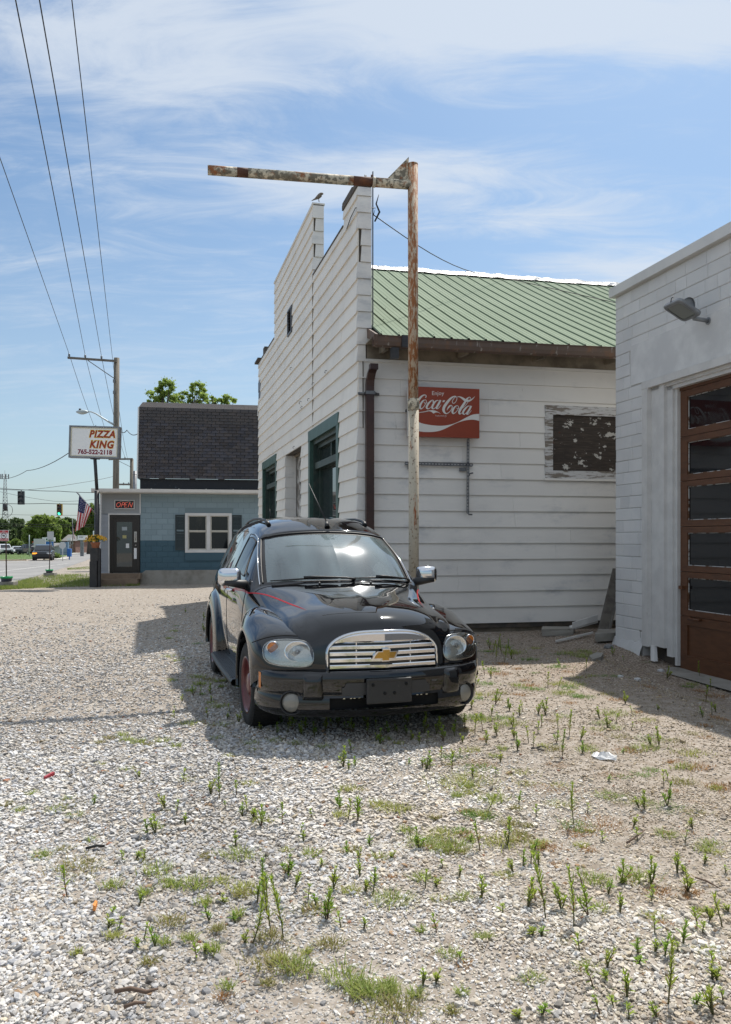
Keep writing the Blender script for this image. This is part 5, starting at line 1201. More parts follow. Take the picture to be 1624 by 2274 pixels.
traffic_light(126, 138, 1119.5, 1145, YT + 6, 'yellow traffic light showing green over the road', 'tl_yellow', ['lens_red', 'lens_amber', 'lens_green'], 1117)
traffic_light(173.4, 183, 1120.5, 1144, YT + 6, 'yellow traffic light mostly hidden behind the big flag', 'tl_yellow', ['lens_red', 'lens_amber', 'lens_off'], 1118)
b = MB(); p = at(11, 1119, YT); b.tube([p, p + Vector((0, .1, -.5))], .16, 8); b.tube([p + Vector((.25 + .35 * math.cos(k), 0, -.5 + .45 * math.sin(k))) for k in [i * .55 for i in range(13)]], .018, 5); b.build('splice_case', M['black_metal'], org=p, label='black splice case with a coiled cable loop on the lower span wire', cat='cable box')

# ------------------------------------------------------------------ flags
M['flag_red'] = mat('flag_red', (0.42, 0.012, 0.022), 0.8); M['flag_white'] = mat('flag_white', (0.72, 0.70, 0.70), 0.8); M['flag_blue'] = mat('flag_blue', (0.018, 0.025, 0.10), 0.8)
def us_flag(name, label, Y, hoist_top, hoist_bot, fly_bot, fly_top, pole0, pole1, pr_, nfold, base):
    t = thing(name, label, 'flag', base)
    A, B_, Cc, D_ = (at(*p, Y) for p in (hoist_top, hoist_bot, fly_bot, fly_top))
    n, m = 26, 26; rows = []
    for i in range(n + 1):
        v = i / n; row = []
        for j in range(m + 1):
            u = j / m; p = A.lerp(B_, v).lerp(D_.lerp(Cc, v), u); p.y += nfold * math.sin(u * 2 + v * 15) * (0.35 + .65 * u) ; p.x += nfold * .25 * math.sin(v * 11 + u * 3) * u
            row.append(p)
        rows.append(row)
    b = MB()
    for i in range(n):
        for j in range(m):
            stripe = int(i / n * 13); mi = 0 if stripe % 2 == 0 else 1
            if i < n * 7 / 13 and j < m * .4: mi = 2
            b.add([rows[i][j], rows[i][j + 1], rows[i + 1][j + 1], rows[i + 1][j]], [(0, 1, 2, 3)], mi, True)
    cl = b.build('cloth', [M['flag_red'], M['flag_white'], M['flag_blue']], t)
    s = MB(); rs = .016 * abs(A.z - B_.z) + .004
    for a in range(7):
        for c in range(6):
            i = int((a + .5) / 7 * n * 7 / 13); j = int((c + (.25 if a % 2 else .7)) / 6 * m * .4)
            p = rows[i][j] + Vector((0, -.008, 0)); ring = []
            for k in range(10):
                r_ = rs if k % 2 == 0 else rs * .42; an = math.pi / 2 + k * math.pi / 5; ring.append(p + Vector((r_ * math.cos(an), 0, r_ * math.sin(an))))
            s.add(ring, [tuple(range(10))])
    s.build('stars', M['flag_white'], cl, fix=False)
    s = MB(); s.tube([at(*pole0, Y - .02), at(*pole1, Y + .15)], pr_, 8); s.build('staff', M['grey_metal'], t)
us_flag('flag', 'large striped flag drooping from a slanted staff by the pizza sign pole', 27.2, (176, 1101), (204, 1130), (189, 1167), (166, 1182), (170.5, 1092.5), (213, 1142), .022, .07, at(211, 1139, 27.2))
YF = 60.0
# ------------------------------------------------------------------ far flag, signs, small houses
us_flag('flag', 'small distant striped flag on a dark pole beyond the road', 128.0, (161.5, 1155), (161.8, 1172), (166.5, 1198), (164, 1196), (161.3, 1152), (161.3, 1226), .05, .08, on_ground(161.3, 128))
def board_sign(name, label, rect, Y, posts, m, depth=.12, texts=(), trim=None, cat='sign', group=None):
    x0, x1, y0, y1 = rect; A, B_ = at(x0, y1, Y), at(x1, y0, Y); base = on_ground((x0 + x1) / 2, Y); t = thing(name, label, cat, base, group=group)
    b = MB(); b.box(A.x, B_.x, Y, Y + depth, A.z, B_.z); b.build('panel', m, t)
    for (px, w) in posts:
        g_ = on_ground(px, Y); s = MB(); s.box(g_.x - w / 2, g_.x + w / 2, Y + depth * .2, Y + depth * .8, g_.z - .3, A.z if g_.z < A.z else B_.z); s.build('post', M['grey_metal'], t)
    if texts:
        b = MB()
        for (txt, px, py, wpx, mi, sh) in texts: put_text(b, txt, wpx / FPX * Y / max(1, len(txt)) * 1.6, lambda x, y, d: Vector((x, Y - d, y)), at(px, py, Y).x, at(px, py, Y).z, .02, mi, bold=.0, shear=sh, width=wpx / FPX * Y)
        b.build('lettering', trim, t, fix=False)
    return t, A, B_
M['blue_sign'] = mat('blue_sign', (0.03, 0.14, 0.42), 0.5); M['grey_blue'] = mat('grey_blue', (0.13, 0.22, 0.30), 0.6); M['txt_black'] = mat('txt_black', (0.015, 0.015, 0.02), 0.6); M['txt_green'] = mat('txt_green', (0.02, 0.12, 0.06), 0.6); M['pale_back'] = mat('pale_back', (0.48, 0.50, 0.50), 0.6)
t, A, B_ = board_sign('name_board', 'white name board with one slanted black word, on a post beyond the parked pickups', (172.5, 193, 1189, 1199.2), 120, ((181.8, .5),), M['flat_white'], .3,
    (('Judy', 180.5, 1192.3, 9.5, 0, .2),), [M['txt_black']])
t, A, B_ = board_sign('notice_board', 'blank back of a large white board on two legs above the black SUV', (75, 101, 1196.5, 1215.5), 100, ((79.5, .15), (95.5, .15)), M['pale_back'], .12)
t, A, B_ = board_sign('shop_sign', 'low white sign with a green swoosh behind the blue board', (94, 122, 1193.2, 1202.3), 122, ((100, .2), (118, .2)), M['flat_white'], .2)
b = MB(); Yq = 121.9; b.prism([(at(99, 0, Yq).x, at(0, 1200, Yq).z), (at(104, 0, Yq).x, at(0, 1196, Yq).z), (at(108, 0, Yq).x, at(0, 1195, Yq).z), (at(105, 0, Yq).x, at(0, 1199, Yq).z)], lambda a, z, d: Vector((a, Yq - d, z)), 0, .03); b.prism([(at(106, 0, Yq).x, at(0, 1200.4, Yq).z), (at(118, 0, Yq).x, at(0, 1200.4, Yq).z), (at(119, 0, Yq).x, at(0, 1198.8, Yq).z), (at(107, 0, Yq).x, at(0, 1198.8, Yq).z)], lambda a, z, d: Vector((a, Yq - d, z)), 0, .03); b.build('emblem', M['txt_green'], t)
t, A, B_ = board_sign('blue_board', 'bright blue board with white lettering left of the tall grey kiosk', (101, 118, 1202.8, 1213), 118, ((103, .15), (116, .15)), M['blue_sign'], .12,
    (('P', 114.5, 1207.5, 2.6, 0, 0),), [M['flat_white']])
t, A, B_ = board_sign('kiosk_board', 'tall blue and grey standing sign panel by the road', (133.8, 151, 1203.3, 1232.5), 92, (), M['grey_blue'], .35)
b = MB(); Yk = 92; zA = lambda y: at(0, y, Yk).z; xA = lambda x: at(x, 0, Yk).x
b.box(xA(134.5), xA(150.3), Yk - .02, Yk - .002, zA(1226), zA(1215)); b.box(xA(134.5), xA(150.3), Yk - .02, Yk - .002, zA(1231.5), zA(1227)); b.build('pale_panel', mat('pale_panel', (0.24, 0.33, 0.38), .5), t)
b = MB(); b.lathe([(0, .02), (.14, .02), (.14, 0)], 12, Matrix.Translation((xA(142), Yk - .004, zA(1206.7))) @ Matrix.Rotation(R(90), 4, 'X')); b.build('emblem', M['flat_white'], t)
g_ = on_ground(139.5, 84); b = MB(); b.tube([g_, at(139.5, 1212, 84)], .035, 6); z = at(0, 1211, 84).z
b.prism([(g_.x + .38 * math.cos(math.pi / 8 + k * math.pi / 4), z + .38 * math.sin(math.pi / 8 + k * math.pi / 4)) for k in range(8)], lambda a, zz, d: Vector((a, 84 - .05 - d, zz)), 0, .01); b.build('road_sign', M['pale_back'], org=g_, label='grey back of an octagonal road sign in front of the kiosk board', cat='sign')
g_ = on_ground(154.5, 92); b = MB(); b.bbox(g_.x - .22, g_.x + .22, 91.8, 92.2, g_.z + .35, at(0, 1218.5, 92).z, .05); b.box(g_.x - .05, g_.x + .05, 91.95, 92.05, g_.z, g_.z + .36); b.build('post_box', M['blue_sign'], org=g_, label='small blue drop box on the grass right of the kiosk sign', cat='post box')
g_ = on_ground(208, 105); b = MB(); b.tube([g_, at(207.8, 1179, 105)], .07, 8); b.tube([at(207.8, 1180, 105), at(210, 1180, 105), at(214, 1177.5, 105)], .045, 6); b.build('street_lamp', M['lamp_grey'], org=g_, label='grey street lamp far down the road, left of the takeaway corner', cat='street lamp')
g_ = on_ground(65.3, 115); b = MB(); b.tube([g_, at(65.3, 1188, 115)], .06, 6); b.build('pole', M['lamp_grey'], org=g_, label='thin grey pole in front of the left trees, above the car park', cat='pole')
# lattice mast
YM = 320; base = on_ground(9, YM); top = at(11, 1053, YM); mt = thing('radio_mast', 'grey lattice radio mast at the far left edge of the sky', 'mast', base)
b = MB(); legs = []
zb0 = at(0, 1212, YM).z
for k in range(3):
    a = k * 2.094 + .4; p0 = Vector((base.x + 2.0 * math.cos(a), YM + 2.0 * math.sin(a), base.z)); p1 = Vector((top.x + .45 * math.cos(a), YM + .45 * math.sin(a), top.z)); legs.append((p0, p1)); b.tube([p0, p1], .10, 5)
b.build('legs', M['grey_metal'], mt)
b = MB(); n = 22
for i in range(n):
    for k in range(3):
        p, q = legs[k], legs[(k + 1) % 3]; f0, f1 = i / n, (i + 1) / n
        b.tube([p[0].lerp(p[1], f0), q[0].lerp(q[1], f1)], .045, 4); b.tube([q[0].lerp(q[1], f0), p[0].lerp(p[1], f1)], .045, 4); b.tube([p[0].lerp(p[1], f1), q[0].lerp(q[1], f1)], .045, 4)
b.build('lattice', M['grey_metal'], mt)
for k in range(7):
    a = k * .9; p = top + Vector((1.5 * math.cos(a), 1.5 * math.sin(a), -.9)); b = MB(); b.box(p.x - .16, p.x + .16, p.y - .1, p.y + .1, p.z - .9, p.z + .9); b.tube([p, top + Vector((0, 0, -.9))], .05, 4); b.build('antenna_panel', M['grey_metal'], mt)
b = MB(); b.tube([top, top + Vector((0, 0, 1.6))], .05, 5); b.build('spike', M['grey_metal'], mt)
# little grey house with a porch door, brick house behind
def house(name, label, x0, x1, ye, yr, yb, Y, wallm, roofm, wins, dep=8):
    A, B_ = on_ground(x0, Y), on_ground(x1, Y); h = thing(name, label, 'house', A); ze, zr = at(0, ye, Y).z, at(0, yr, Y).z; zb = min(A.z, B_.z) - .3
    b = MB(); b.box(A.x, B_.x, Y, Y + dep, zb, ze); b.build('wall', wallm, h)
    b = MB(); o = .35; b.add([(A.x - o, Y - o, ze - .1), (B_.x + o, Y - o, ze - .1), (B_.x + o, Y + dep / 2, zr), (A.x - o, Y + dep / 2, zr), (A.x - o, Y + dep + o, ze - .1), (B_.x + o, Y + dep + o, ze - .1)], [(0, 1, 2, 3), (3, 2, 5, 4), (0, 3, 4), (1, 5, 2), (0, 4, 5, 1)]); b.build('roof', roofm, h)
    for (a, c, y0, y1, nm, m) in wins:
        p, q = at(a, y1, Y), at(c, y0, Y); f = MB(); f.box(p.x - .07, q.x + .07, Y - .05, Y - .001, p.z - .07, q.z + .07); w = f.build(nm, M['white_metal'], h); g = MB(); g.box(p.x, q.x, Y - .07, Y - .051, p.z, q.z); g.build('pane' if nm == 'window' else 'leaf', m, w)
M['grey_siding'] = mat('grey_siding', (0.23, 0.27, 0.26), 0.7); M['grey_roof'] = mat('grey_roof', (0.16, 0.16, 0.155), 0.9); M['red_brick'] = mat('red_brick', (0.16, 0.085, 0.065), 0.9, var=(2, (0.22, 0.13, 0.10)))
house('grey_house', 'small grey green house with a white door behind the car park', 75, 116, 1212.5, 1206, 1224, 135, M['grey_siding'], M['grey_roof'], ((93.5, 97.5, 1216.5, 1223.5, 'door', M['pale_back']), (90.5, 92.6, 1217, 1221.5, 'window', M['dark_glass']), (99, 101.2, 1217, 1221.5, 'window', M['dark_glass'])))
house('low_house', 'pale low house partly hidden by trees above the dark pickup', 54, 74, 1212.5, 1208.5, 1220, 160, M['pale_back'], M['grey_roof'], ((60, 64, 1214, 1217.5, 'window', M['dark_glass']),))
house('brick_house', 'red brick house under the trees behind the white name board', 140, 168, 1200, 1187, 1214, 170, M['red_brick'], M['grey_roof'], ((150, 154, 1203, 1208, 'window', M['dark_glass']), (158, 162, 1203, 1208, 'window', M['dark_glass'])))
t, A, B_ = board_sign('shop_sign', 'small arched white sign in front of the red brick house', (149.5, 158, 1194.5, 1200.3), 150, ((154, .3),), M['flat_white'], .3)
t, A, B_ = board_sign('shop_sign', 'small orange sign at the tree edge above the grey house', (71.3, 75.6, 1202.2, 1205.2), 140, ((73.4, .2),), mat('orange_sign', (0.5, 0.10, 0.02), .6), .2)

# ------------------------------------------------------------------ far vehicles
M['car_glass'] = mat('car_glass', (0.012, 0.015, 0.018), 0.03, spec=0.8); M['tyre'] = mat('tyre', (0.013, 0.013, 0.013), 0.85, bump=(70, .25, .003), spots=[(9, .6, .75, (.035, .032, .028))]); M['alloy'] = mat('alloy', (0.45, 0.45, 0.46), 0.35, metal=.8); M['lamp_clear'] = mat('lamp_clear', (0.55, 0.57, 0.58), 0.1, spec=.9)
M['amber_lit'] = mat('amber_lit', (0.9, 0.35, 0.03), 0.3, emit=((1.0, 0.35, 0.03), 1.2)); M['tail_red'] = mat('tail_red', (0.3, 0.01, 0.01), .3); M['plastic'] = mat('plastic', (0.02, 0.02, 0.022), .6)
PROF = {   # side outlines (x from the front, z): lower body, cabin glass belt
 'suv': (4.75, 1.96, [(0.02, .42), (0, .75), (.08, .98), (1.15, 1.10), (4.6, 1.12), (4.75, .9), (4.72, .40)], [(1.2, 1.10), (2.05, 1.66), (2.6, 1.74), (4.2, 1.72), (4.62, 1.12)], .38),
 'pickup': (5.7, 1.98, [(0.02, .48), (0, .80), (.10, 1.04), (1.45, 1.14), (5.62, 1.14), (5.7, .9), (5.66, .50)], [(1.5, 1.13), (2.25, 1.74), (2.7, 1.84), (3.7, 1.82), (3.95, 1.14)], .40),
 'sedan': (4.75, 1.82, [(0.02, .32), (0, .55), (.10, .72), (1.3, .90), (4.1, .98), (4.7, .94), (4.75, .62), (4.70, .34)], [(1.35, .90), (2.15, 1.38), (2.6, 1.45), (3.3, 1.42), (4.05, .98)], .33)}
def vehicle(name, label, kind, pos, head, paint, amber=False, group=None, cat=None):
    """head: direction the front points (2D)"""
    L_, Wd, low, cab, wr = PROF[kind]; hv = Vector(head).normalized(); t = thing(name, label, cat or kind.replace('suv', 'SUV'), pos, math.atan2(-hv.y, -hv.x), group)
    x0 = -L_ / 2; hw = Wd / 2
    def P(x, y, z): return (x0 + x, y, z)
    b = MB(); n = len(low); rows = []
    for (s, k) in ((-1, 1.0), (-1, .0), (1, .0), (1, 1.0)):
        ins = .0 if k == 0 else .0
    prof_out = low
    cen = (sum(p[0] for p in low) / n, sum(p[1] for p in low) / n)
    shr = [(cen[0] + (x - cen[0]) * .985, cen[1] + (z - cen[1]) * .90) for x, z in low]
    rings = [[P(x, -hw, z) for x, z in shr], [P(x, -hw + .08, z) for x, z in low], [P(x, hw - .08, z) for x, z in low], [P(x, hw, z) for x, z in shr]]
    for a, c in zip(rings, rings[1:]): b.add(a + c, [(i, (i + 1) % n, n + (i + 1) % n, n + i) for i in range(n)], 0, False)
    b.add(rings[0], [tuple(range(n))]); b.add(rings[-1], [tuple(range(n - 1, -1, -1))])
    b.build('body', paint, t, local=True)
    m_ = len(cab); ti = [.06, .20, .24, .24, .10]
    b = MB(); Lr = [P(x, -hw + ti[i], z) for i, (x, z) in enumerate(cab)]; Rr = [P(x, hw - ti[i], z) for i, (x, z) in enumerate(cab)]
    b.add(Lr + Rr, [(i, i + 1, m_ + i + 1, m_ + i) for i in range(m_ - 1)]); b.add(Lr, [tuple(range(m_))]); b.add(Rr, [tuple(range(m_ - 1, -1, -1))]); b.build('cabin', paint, t, local=True)
    # glass: windscreen, rear window, two per side
    def ip(p, q, f): return tuple(a + (c - a) * f for a, c in zip(p, q))
    def pane(nm, q, e, off):
        c = [sum(v[i] for v in q) / 4 for i in range(3)]; q2 = [tuple(cc + (v - cc) * e for v, cc in zip(p, c)) for p in q]; g = MB(); g.add([tuple(v + o for v, o in zip(p, off)) for p in q2], [(0, 1, 2, 3)]); g.build(nm, M['car_glass'], t, local=True)
    pane('windscreen', [Lr[0], Lr[1], Rr[1], Rr[0]], .88, (-.02, 0, .02)); pane('rear_window', [Lr[-1], Lr[-2], Rr[-2], Rr[-1]], .86, (.02, 0, .015))
    for s, Q in ((-1, Lr), (1, Rr)):
        xm = (cab[2][0] * .5 + cab[3][0] * .5); f = lambda x, top: next((ip(Q[i], Q[i + 1], (x - cab[i][0]) / (cab[i + 1][0] - cab[i][0])) for i in range(m_ - 1) if cab[i][0] <= x <= cab[i + 1][0]))
        lo = lambda x: (x0 + x, Q[0][1] + (Q[-1][1] - Q[0][1]) * 0, cab[0][1] + .02)
        tp = f(xm, 1)
        pane('side_window', [ip(Q[0], Q[1], .12), ip(Q[1], Q[2], .5), tp, (tp[0], s * (hw - .06), cab[0][1])], .86, (0, s * .025, 0))
        pane('side_window', [(tp[0] + .05, s * (hw - .06), cab[0][1]), (tp[0] + .05, tp[1], tp[2]), Q[3], Q[4]], .86, (0, s * .025, 0))
    wx = (.95, L_ - 1.0) if kind != 'pickup' else (1.0, L_ - 1.25)
    for x in wx:
        for s in (-1, 1):
            Mx = Matrix.Translation(P(x, s * (hw - .10), wr)) @ Matrix.Rotation(R(-90 * s), 4, 'X'); w = MB(); w.lathe([(wr * .62, -.1), (wr, -.1), (wr, .09), (wr * .9, .11), (wr * .62, .10)], 16, Mx); wo2 = w.build('wheel', M['tyre'], t, local=True)
            d = MB(); d.lathe([(0, .085), (wr * .3, .10), (wr * .62, .09)], 12, Mx); d.build('rim', M['alloy'], wo2, local=True)
    for s in (-1, 1):
        h = MB(); z = low[2][1] - .18; h.bbox(x0 - .03, x0 + .3, min(s * (hw - .50), s * (hw - .04)), max(s * (hw - .50), s * (hw - .04)), z - .07, z + .08, .02); h.build('headlight', M['amber_lit'] if (amber and s == amber) else M['lamp_clear'], t, local=True)
        h = MB(); h.box(x0 + L_ - .06, x0 + L_ + .012, min(s * (hw - .22), s * (hw - .04)), max(s * (hw - .22), s * (hw - .04)), .72, 1.0); h.build('tail_light', M['tail_red'], t, local=True)
        h = MB(); mz = cab[0][1] + .10; h.bbox(x0 + cab[0][0] + .45, x0 + cab[0][0] + .6, min(s * (hw + .02), s * (hw + .22)), max(s * (hw + .02), s * (hw + .22)), mz - .07, mz + .08, .02); h.build('mirror', paint, t, local=True)
    h = MB(); h.box(x0 - .03, x0 + .02, -hw * .62, hw * .62, low[1][1] - .22, low[1][1] + .02); h.build('grille', M['plastic'], t, local=True)
    h = MB(); h.box(x0 - .02, x0 + .05, -hw + .1, hw - .1, low[0][1], low[0][1] + .12); h.box(x0 + .3, x0 + L_ - .3, -hw + .15, hw - .15, .22, low[0][1] + .05); h.build('bumper', M['plastic'], t, local=True)
    if kind == 'pickup':
        h = MB(); h.box(x0 + 4.05, x0 + L_ - .08, -hw + .12, hw - .12, 1.13, 1.145); h.build('load_bed', M['plastic'], t, local=True)
    return t
def paint(n, c): return mat(n, c, 0.25, coat=.8)
M['p_black'] = paint('paint_black', (0.012, 0.013, 0.016)); M['p_white'] = paint('paint_white', (0.68, 0.69, 0.70)); M['p_navy'] = paint('paint_navy', (0.022, 0.028, 0.040)); M['p_tan'] = paint('paint_tan', (0.36, 0.32, 0.26)); M['p_grey'] = paint('paint_grey', (0.10, 0.11, 0.12))
def gy_(px, py): return G(px, py)
vehicle('parked_car', 'black SUV with one amber light lit, coming up the street', 'suv', G(97, 1244.5), (.30, -.95), M['p_black'], amber=1, cat='SUV')
vehicle('parked_car', 'white pickup seen from the front at the far left edge', 'pickup', G(10, 1231.5), (.55, -.83), M['p_white'], cat='pickup')
vehicle('parked_car', 'low white car between the white and the dark pickup', 'sedan', G(38, 1231), (.5, -.85), M['p_white'], cat='car')
vehicle('parked_car', 'dark pickup showing its tailgate in the car park', 'pickup', G(64, 1232), (-.75, .65), M['p_navy'], cat='pickup')
vehicle('parked_car', 'dark grey car parked right of the dark pickup', 'sedan', G(91, 1226.5), (.75, -.65), M['p_grey'], cat='car')
vehicle('parked_car', 'dark car behind the dark pickup, only its roof showing', 'suv', G(66, 1224), (.6, -.75), M['p_grey'], cat='car')
vehicle('parked_car', 'tan pickup parked side on below the white name board', 'pickup', G(172.5, 1222.3), (.97, -.2), M['p_tan'], cat='pickup')
vehicle('parked_car', 'white pickup parked just behind the tan pickup', 'pickup', G(184, 1219.2), (.96, -.25), M['p_white'], cat='pickup')
vehicle('parked_car', 'white car furthest right in the row of pickups', 'sedan', G(191.5, 1218.2), (.95, -.3), M['p_white'], cat='car')

# ------------------------------------------------------------------ small signs standing in buckets by the verge
M['bucket_green'] = mat('bucket_green', (0.01, 0.30, 0.10), .4); M['bucket_red'] = mat('bucket_red', (0.25, 0.03, 0.03), .5); M['bucket_dark'] = mat('bucket_dark', (0.03, 0.035, 0.06), .5); M['rust_post'] = mat('rust_post', (0.06, 0.035, 0.03), .8); M['np_red'] = mat('np_red', (0.42, 0.02, 0.025), .45)
def bucket_sign(px, rect, post_top, yb_, ground_py, blk, label, face):
    base = G(px, ground_py); Y = base.y; k = Y / FPX
    c = Vector((at(px, 0, Y).x, Y, base.z)); t = thing('bucket_sign', label, 'sign', c)
    bx0, bx1, by0, by1 = blk
    b = MB(); b.bbox(at(bx0, 0, Y).x, at(bx1, 0, Y).x, Y - .12, Y + .28, base.z - .05, at(0, by0, Y).z, .015); b.build('concrete_block', M['concrete'], t)
    zt, zb = at(0, yb_[0], Y).z, at(0, by0, Y).z - .0; r = (yb_[3] - yb_[2]) / 2 * k; xc = at((yb_[2] + yb_[3]) / 2, 0, Y).x; h = zt - zb; yc = Y + .05
    T = Matrix.Translation((xc, yc, zb))
    b = MB(); b.lathe([(0, 0), (r * .84, 0), (r * .88, h * .3), (r * .93, h * .66)], 18, T, 0); b.lathe([(r * .93, h * .66), (r * .95, h * .78)], 18, T, 1); bk = b.build('bucket', [M['bucket_dark'], M['bucket_red']], t)
    b = MB(); b.lathe([(r * .96, h * .62), (r * 1.04, h * .64), (r * 1.04, h), (r * .97, h), (r * .95, h * .9), (0, h * .88)], 18, T); b.build('lid', M['bucket_green'], bk)
    p0 = Vector((xc, yc, zb + .05)); p1 = at(post_top[0], post_top[1], Y); p1.y = yc
    b = MB(); b.tube([p0, p1], .022, 8); b.build('post', M['rust_post'], t)
    x0, x1, y0, y1 = rect; A, B_ = at(x0, y1, Y - .03), at(x1, y0, Y - .03)
    b = MB(); b.box(A.x, B_.x, yc - .05, yc - .035, A.z, B_.z); b.build('sign_plate', M[face], t); return t, A, B_, yc - .05
t, A, B_, yp = bucket_sign(13, (-3.0, 18.4, 1177.2, 1201.3), (12, 1180), (1280.2, 0, .5, 26), 1304.5, (-2, 33, 1291.5, 1305), 'red and white no parking sign in a green topped bucket at the left edge', 'flat_white')
w, h = B_.x - A.x, B_.z - A.z; b = MB(); F = lambda u, v, d=.0: Vector((A.x + w * u, yp - .002 - d, A.z + h * v))
for (u0, u1, v0, v1) in ((.03, .97, .70, .97), (.03, .97, .03, .235)): b.add([F(u0, v0), F(u1, v0), F(u1, v1), F(u0, v1)], [(0, 1, 2, 3)], 0)
put_text(b, 'NO', .08, lambda x, y, d: F(x, y, d), .5, .895, .001, 1, width=.30, squash=.75); put_text(b, 'PARKING', .08, lambda x, y, d: F(x, y, d), .5, .775, .001, 1, width=.82, squash=.6)
put_text(b, 'ANYTIME', .08, lambda x, y, d: F(x, y, d), .5, .13, .001, 1, width=.82, squash=.75)
put_text(b, 'P', .3, lambda x, y, d: F(x, y, d), .5, .47, .001, 2, bold=.01, width=.22, squash=.55)
for (ro, ri) in ((.30, .25),):
    v1 = [F(.5 + ro * math.cos(k * .3927), .47 + ro * math.sin(k * .3927) * w / h * 1.0, .001) for k in range(16)]; v2 = [F(.5 + ri * math.cos(k * .3927), .47 + ri * math.sin(k * .3927) * w / h, .001) for k in range(16)]
    b.add(v1 + v2, [(k, (k + 1) % 16, 16 + (k + 1) % 16, 16 + k) for k in range(16)], 2)
b.add([F(.30, .56, .0014), F(.35, .58, .0014), F(.70, .38, .0014), F(.65, .36, .0014)], [(0, 1, 2, 3)], 2)
b.build('lettering', [M['np_red'], M['flat_white'], M['txt_black']], t, fix=False)
bucket_sign(109, (104.6, 118.8, 1180.3, 1197.8), (111, 1179.5), (1264.5, 0, 101, 117), 1280.5, (98.8, 122.5, 1272, 1281), 'blank grey backed sign in a green topped bucket farther along the verge', 'pale_back')
b = MB(); Yt = G(109, 1280.5).y
# ------------------------------------------------------------------ trees
def leaf_mat(name, c1, c2, tr=.25):
    m = bpy.data.materials.new(name); m.use_nodes = True; t = m.node_tree; L = t.links.new; b = t.nodes['Principled BSDF']; b.inputs['Roughness'].default_value = .55
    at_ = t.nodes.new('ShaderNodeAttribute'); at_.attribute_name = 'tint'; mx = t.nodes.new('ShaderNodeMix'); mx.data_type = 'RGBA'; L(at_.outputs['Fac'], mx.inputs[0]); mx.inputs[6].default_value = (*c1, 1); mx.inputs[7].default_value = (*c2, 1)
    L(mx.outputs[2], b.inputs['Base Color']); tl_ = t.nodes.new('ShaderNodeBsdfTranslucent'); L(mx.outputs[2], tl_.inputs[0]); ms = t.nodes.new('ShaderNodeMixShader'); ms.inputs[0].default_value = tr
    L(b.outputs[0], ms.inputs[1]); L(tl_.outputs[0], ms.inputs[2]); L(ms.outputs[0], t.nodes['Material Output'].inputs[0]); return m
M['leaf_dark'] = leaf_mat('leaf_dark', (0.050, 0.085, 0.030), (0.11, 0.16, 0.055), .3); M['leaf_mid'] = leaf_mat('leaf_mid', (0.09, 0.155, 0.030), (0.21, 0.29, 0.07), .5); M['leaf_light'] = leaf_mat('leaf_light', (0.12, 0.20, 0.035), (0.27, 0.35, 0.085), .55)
M['leaf_airy'] = leaf_mat('leaf_airy', (0.16, 0.26, 0.045), (0.34, 0.43, 0.10), .6)
M['bark'] = mat('bark', (0.10, 0.085, 0.07), .9, bump=(12, .6, .03))
def leaf_cloud(name, blobs, n, size, m, parent, rng, shell=.55):
    """n leaf-sized faces spread through ellipsoid clumps; world coordinates"""
    vol = np.array([bl[1].x * bl[1].y * bl[1].z for bl in blobs]); vol = vol ** .75; vol /= vol.sum(); cnts = (vol * n).astype(int); V = []; T = []
    for (c, r), k in zip(blobs, cnts):
        d = rng.normal(size=(k, 3)); d /= np.linalg.norm(d, axis=1)[:, None]; rad = (shell + (1 - shell) * rng.random(k)) ** 1.0
        rad = np.abs(rng.normal(0, .85, k)) if shell <= .1 else rad
        lump = 1 + .22 * np.sin(d[:, 0] * 7 + c.x) * np.sin(d[:, 1] * 6 + c.y * 2) + .18 * np.sin(d[:, 2] * 9 + d[:, 0] * 5)
        p = np.array(c)[None] + d * np.array(r)[None] * (rad * lump)[:, None]
        a = rng.normal(size=(k, 3)); a /= np.linalg.norm(a, axis=1)[:, None]; e = rng.normal(size=(k, 3)); bb = np.cross(a, e); bb /= np.linalg.norm(bb, axis=1)[:, None]
        s = size * (.6 + .8 * rng.random(k))[:, None]
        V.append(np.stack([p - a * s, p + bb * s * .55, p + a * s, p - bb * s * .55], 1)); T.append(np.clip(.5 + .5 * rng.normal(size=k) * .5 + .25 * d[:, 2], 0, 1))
    V = np.concatenate(V).reshape(-1, 3); T = np.concatenate(T); base = np.array(WL[parent.name]); me = bpy.data.meshes.new(name); nq = len(V) // 4
    me.vertices.add(len(V)); me.vertices.foreach_set('co', (V - base).astype(np.float32).ravel()); me.loops.add(nq * 4); me.loops.foreach_set('vertex_index', np.arange(nq * 4, dtype=np.int32)); me.polygons.add(nq)
    me.polygons.foreach_set('loop_start', np.arange(0, nq * 4, 4, dtype=np.int32)); me.polygons.foreach_set('loop_total', np.full(nq, 4, dtype=np.int32))
    at_ = me.attributes.new('tint', 'FLOAT', 'POINT'); at_.data.foreach_set('value', np.repeat(T, 4).astype(np.float32)); me.materials.append(m); me.update(); me.validate()
    o = link(name, me, parent); WL[o.name] = WL[parent.name].copy(); return o
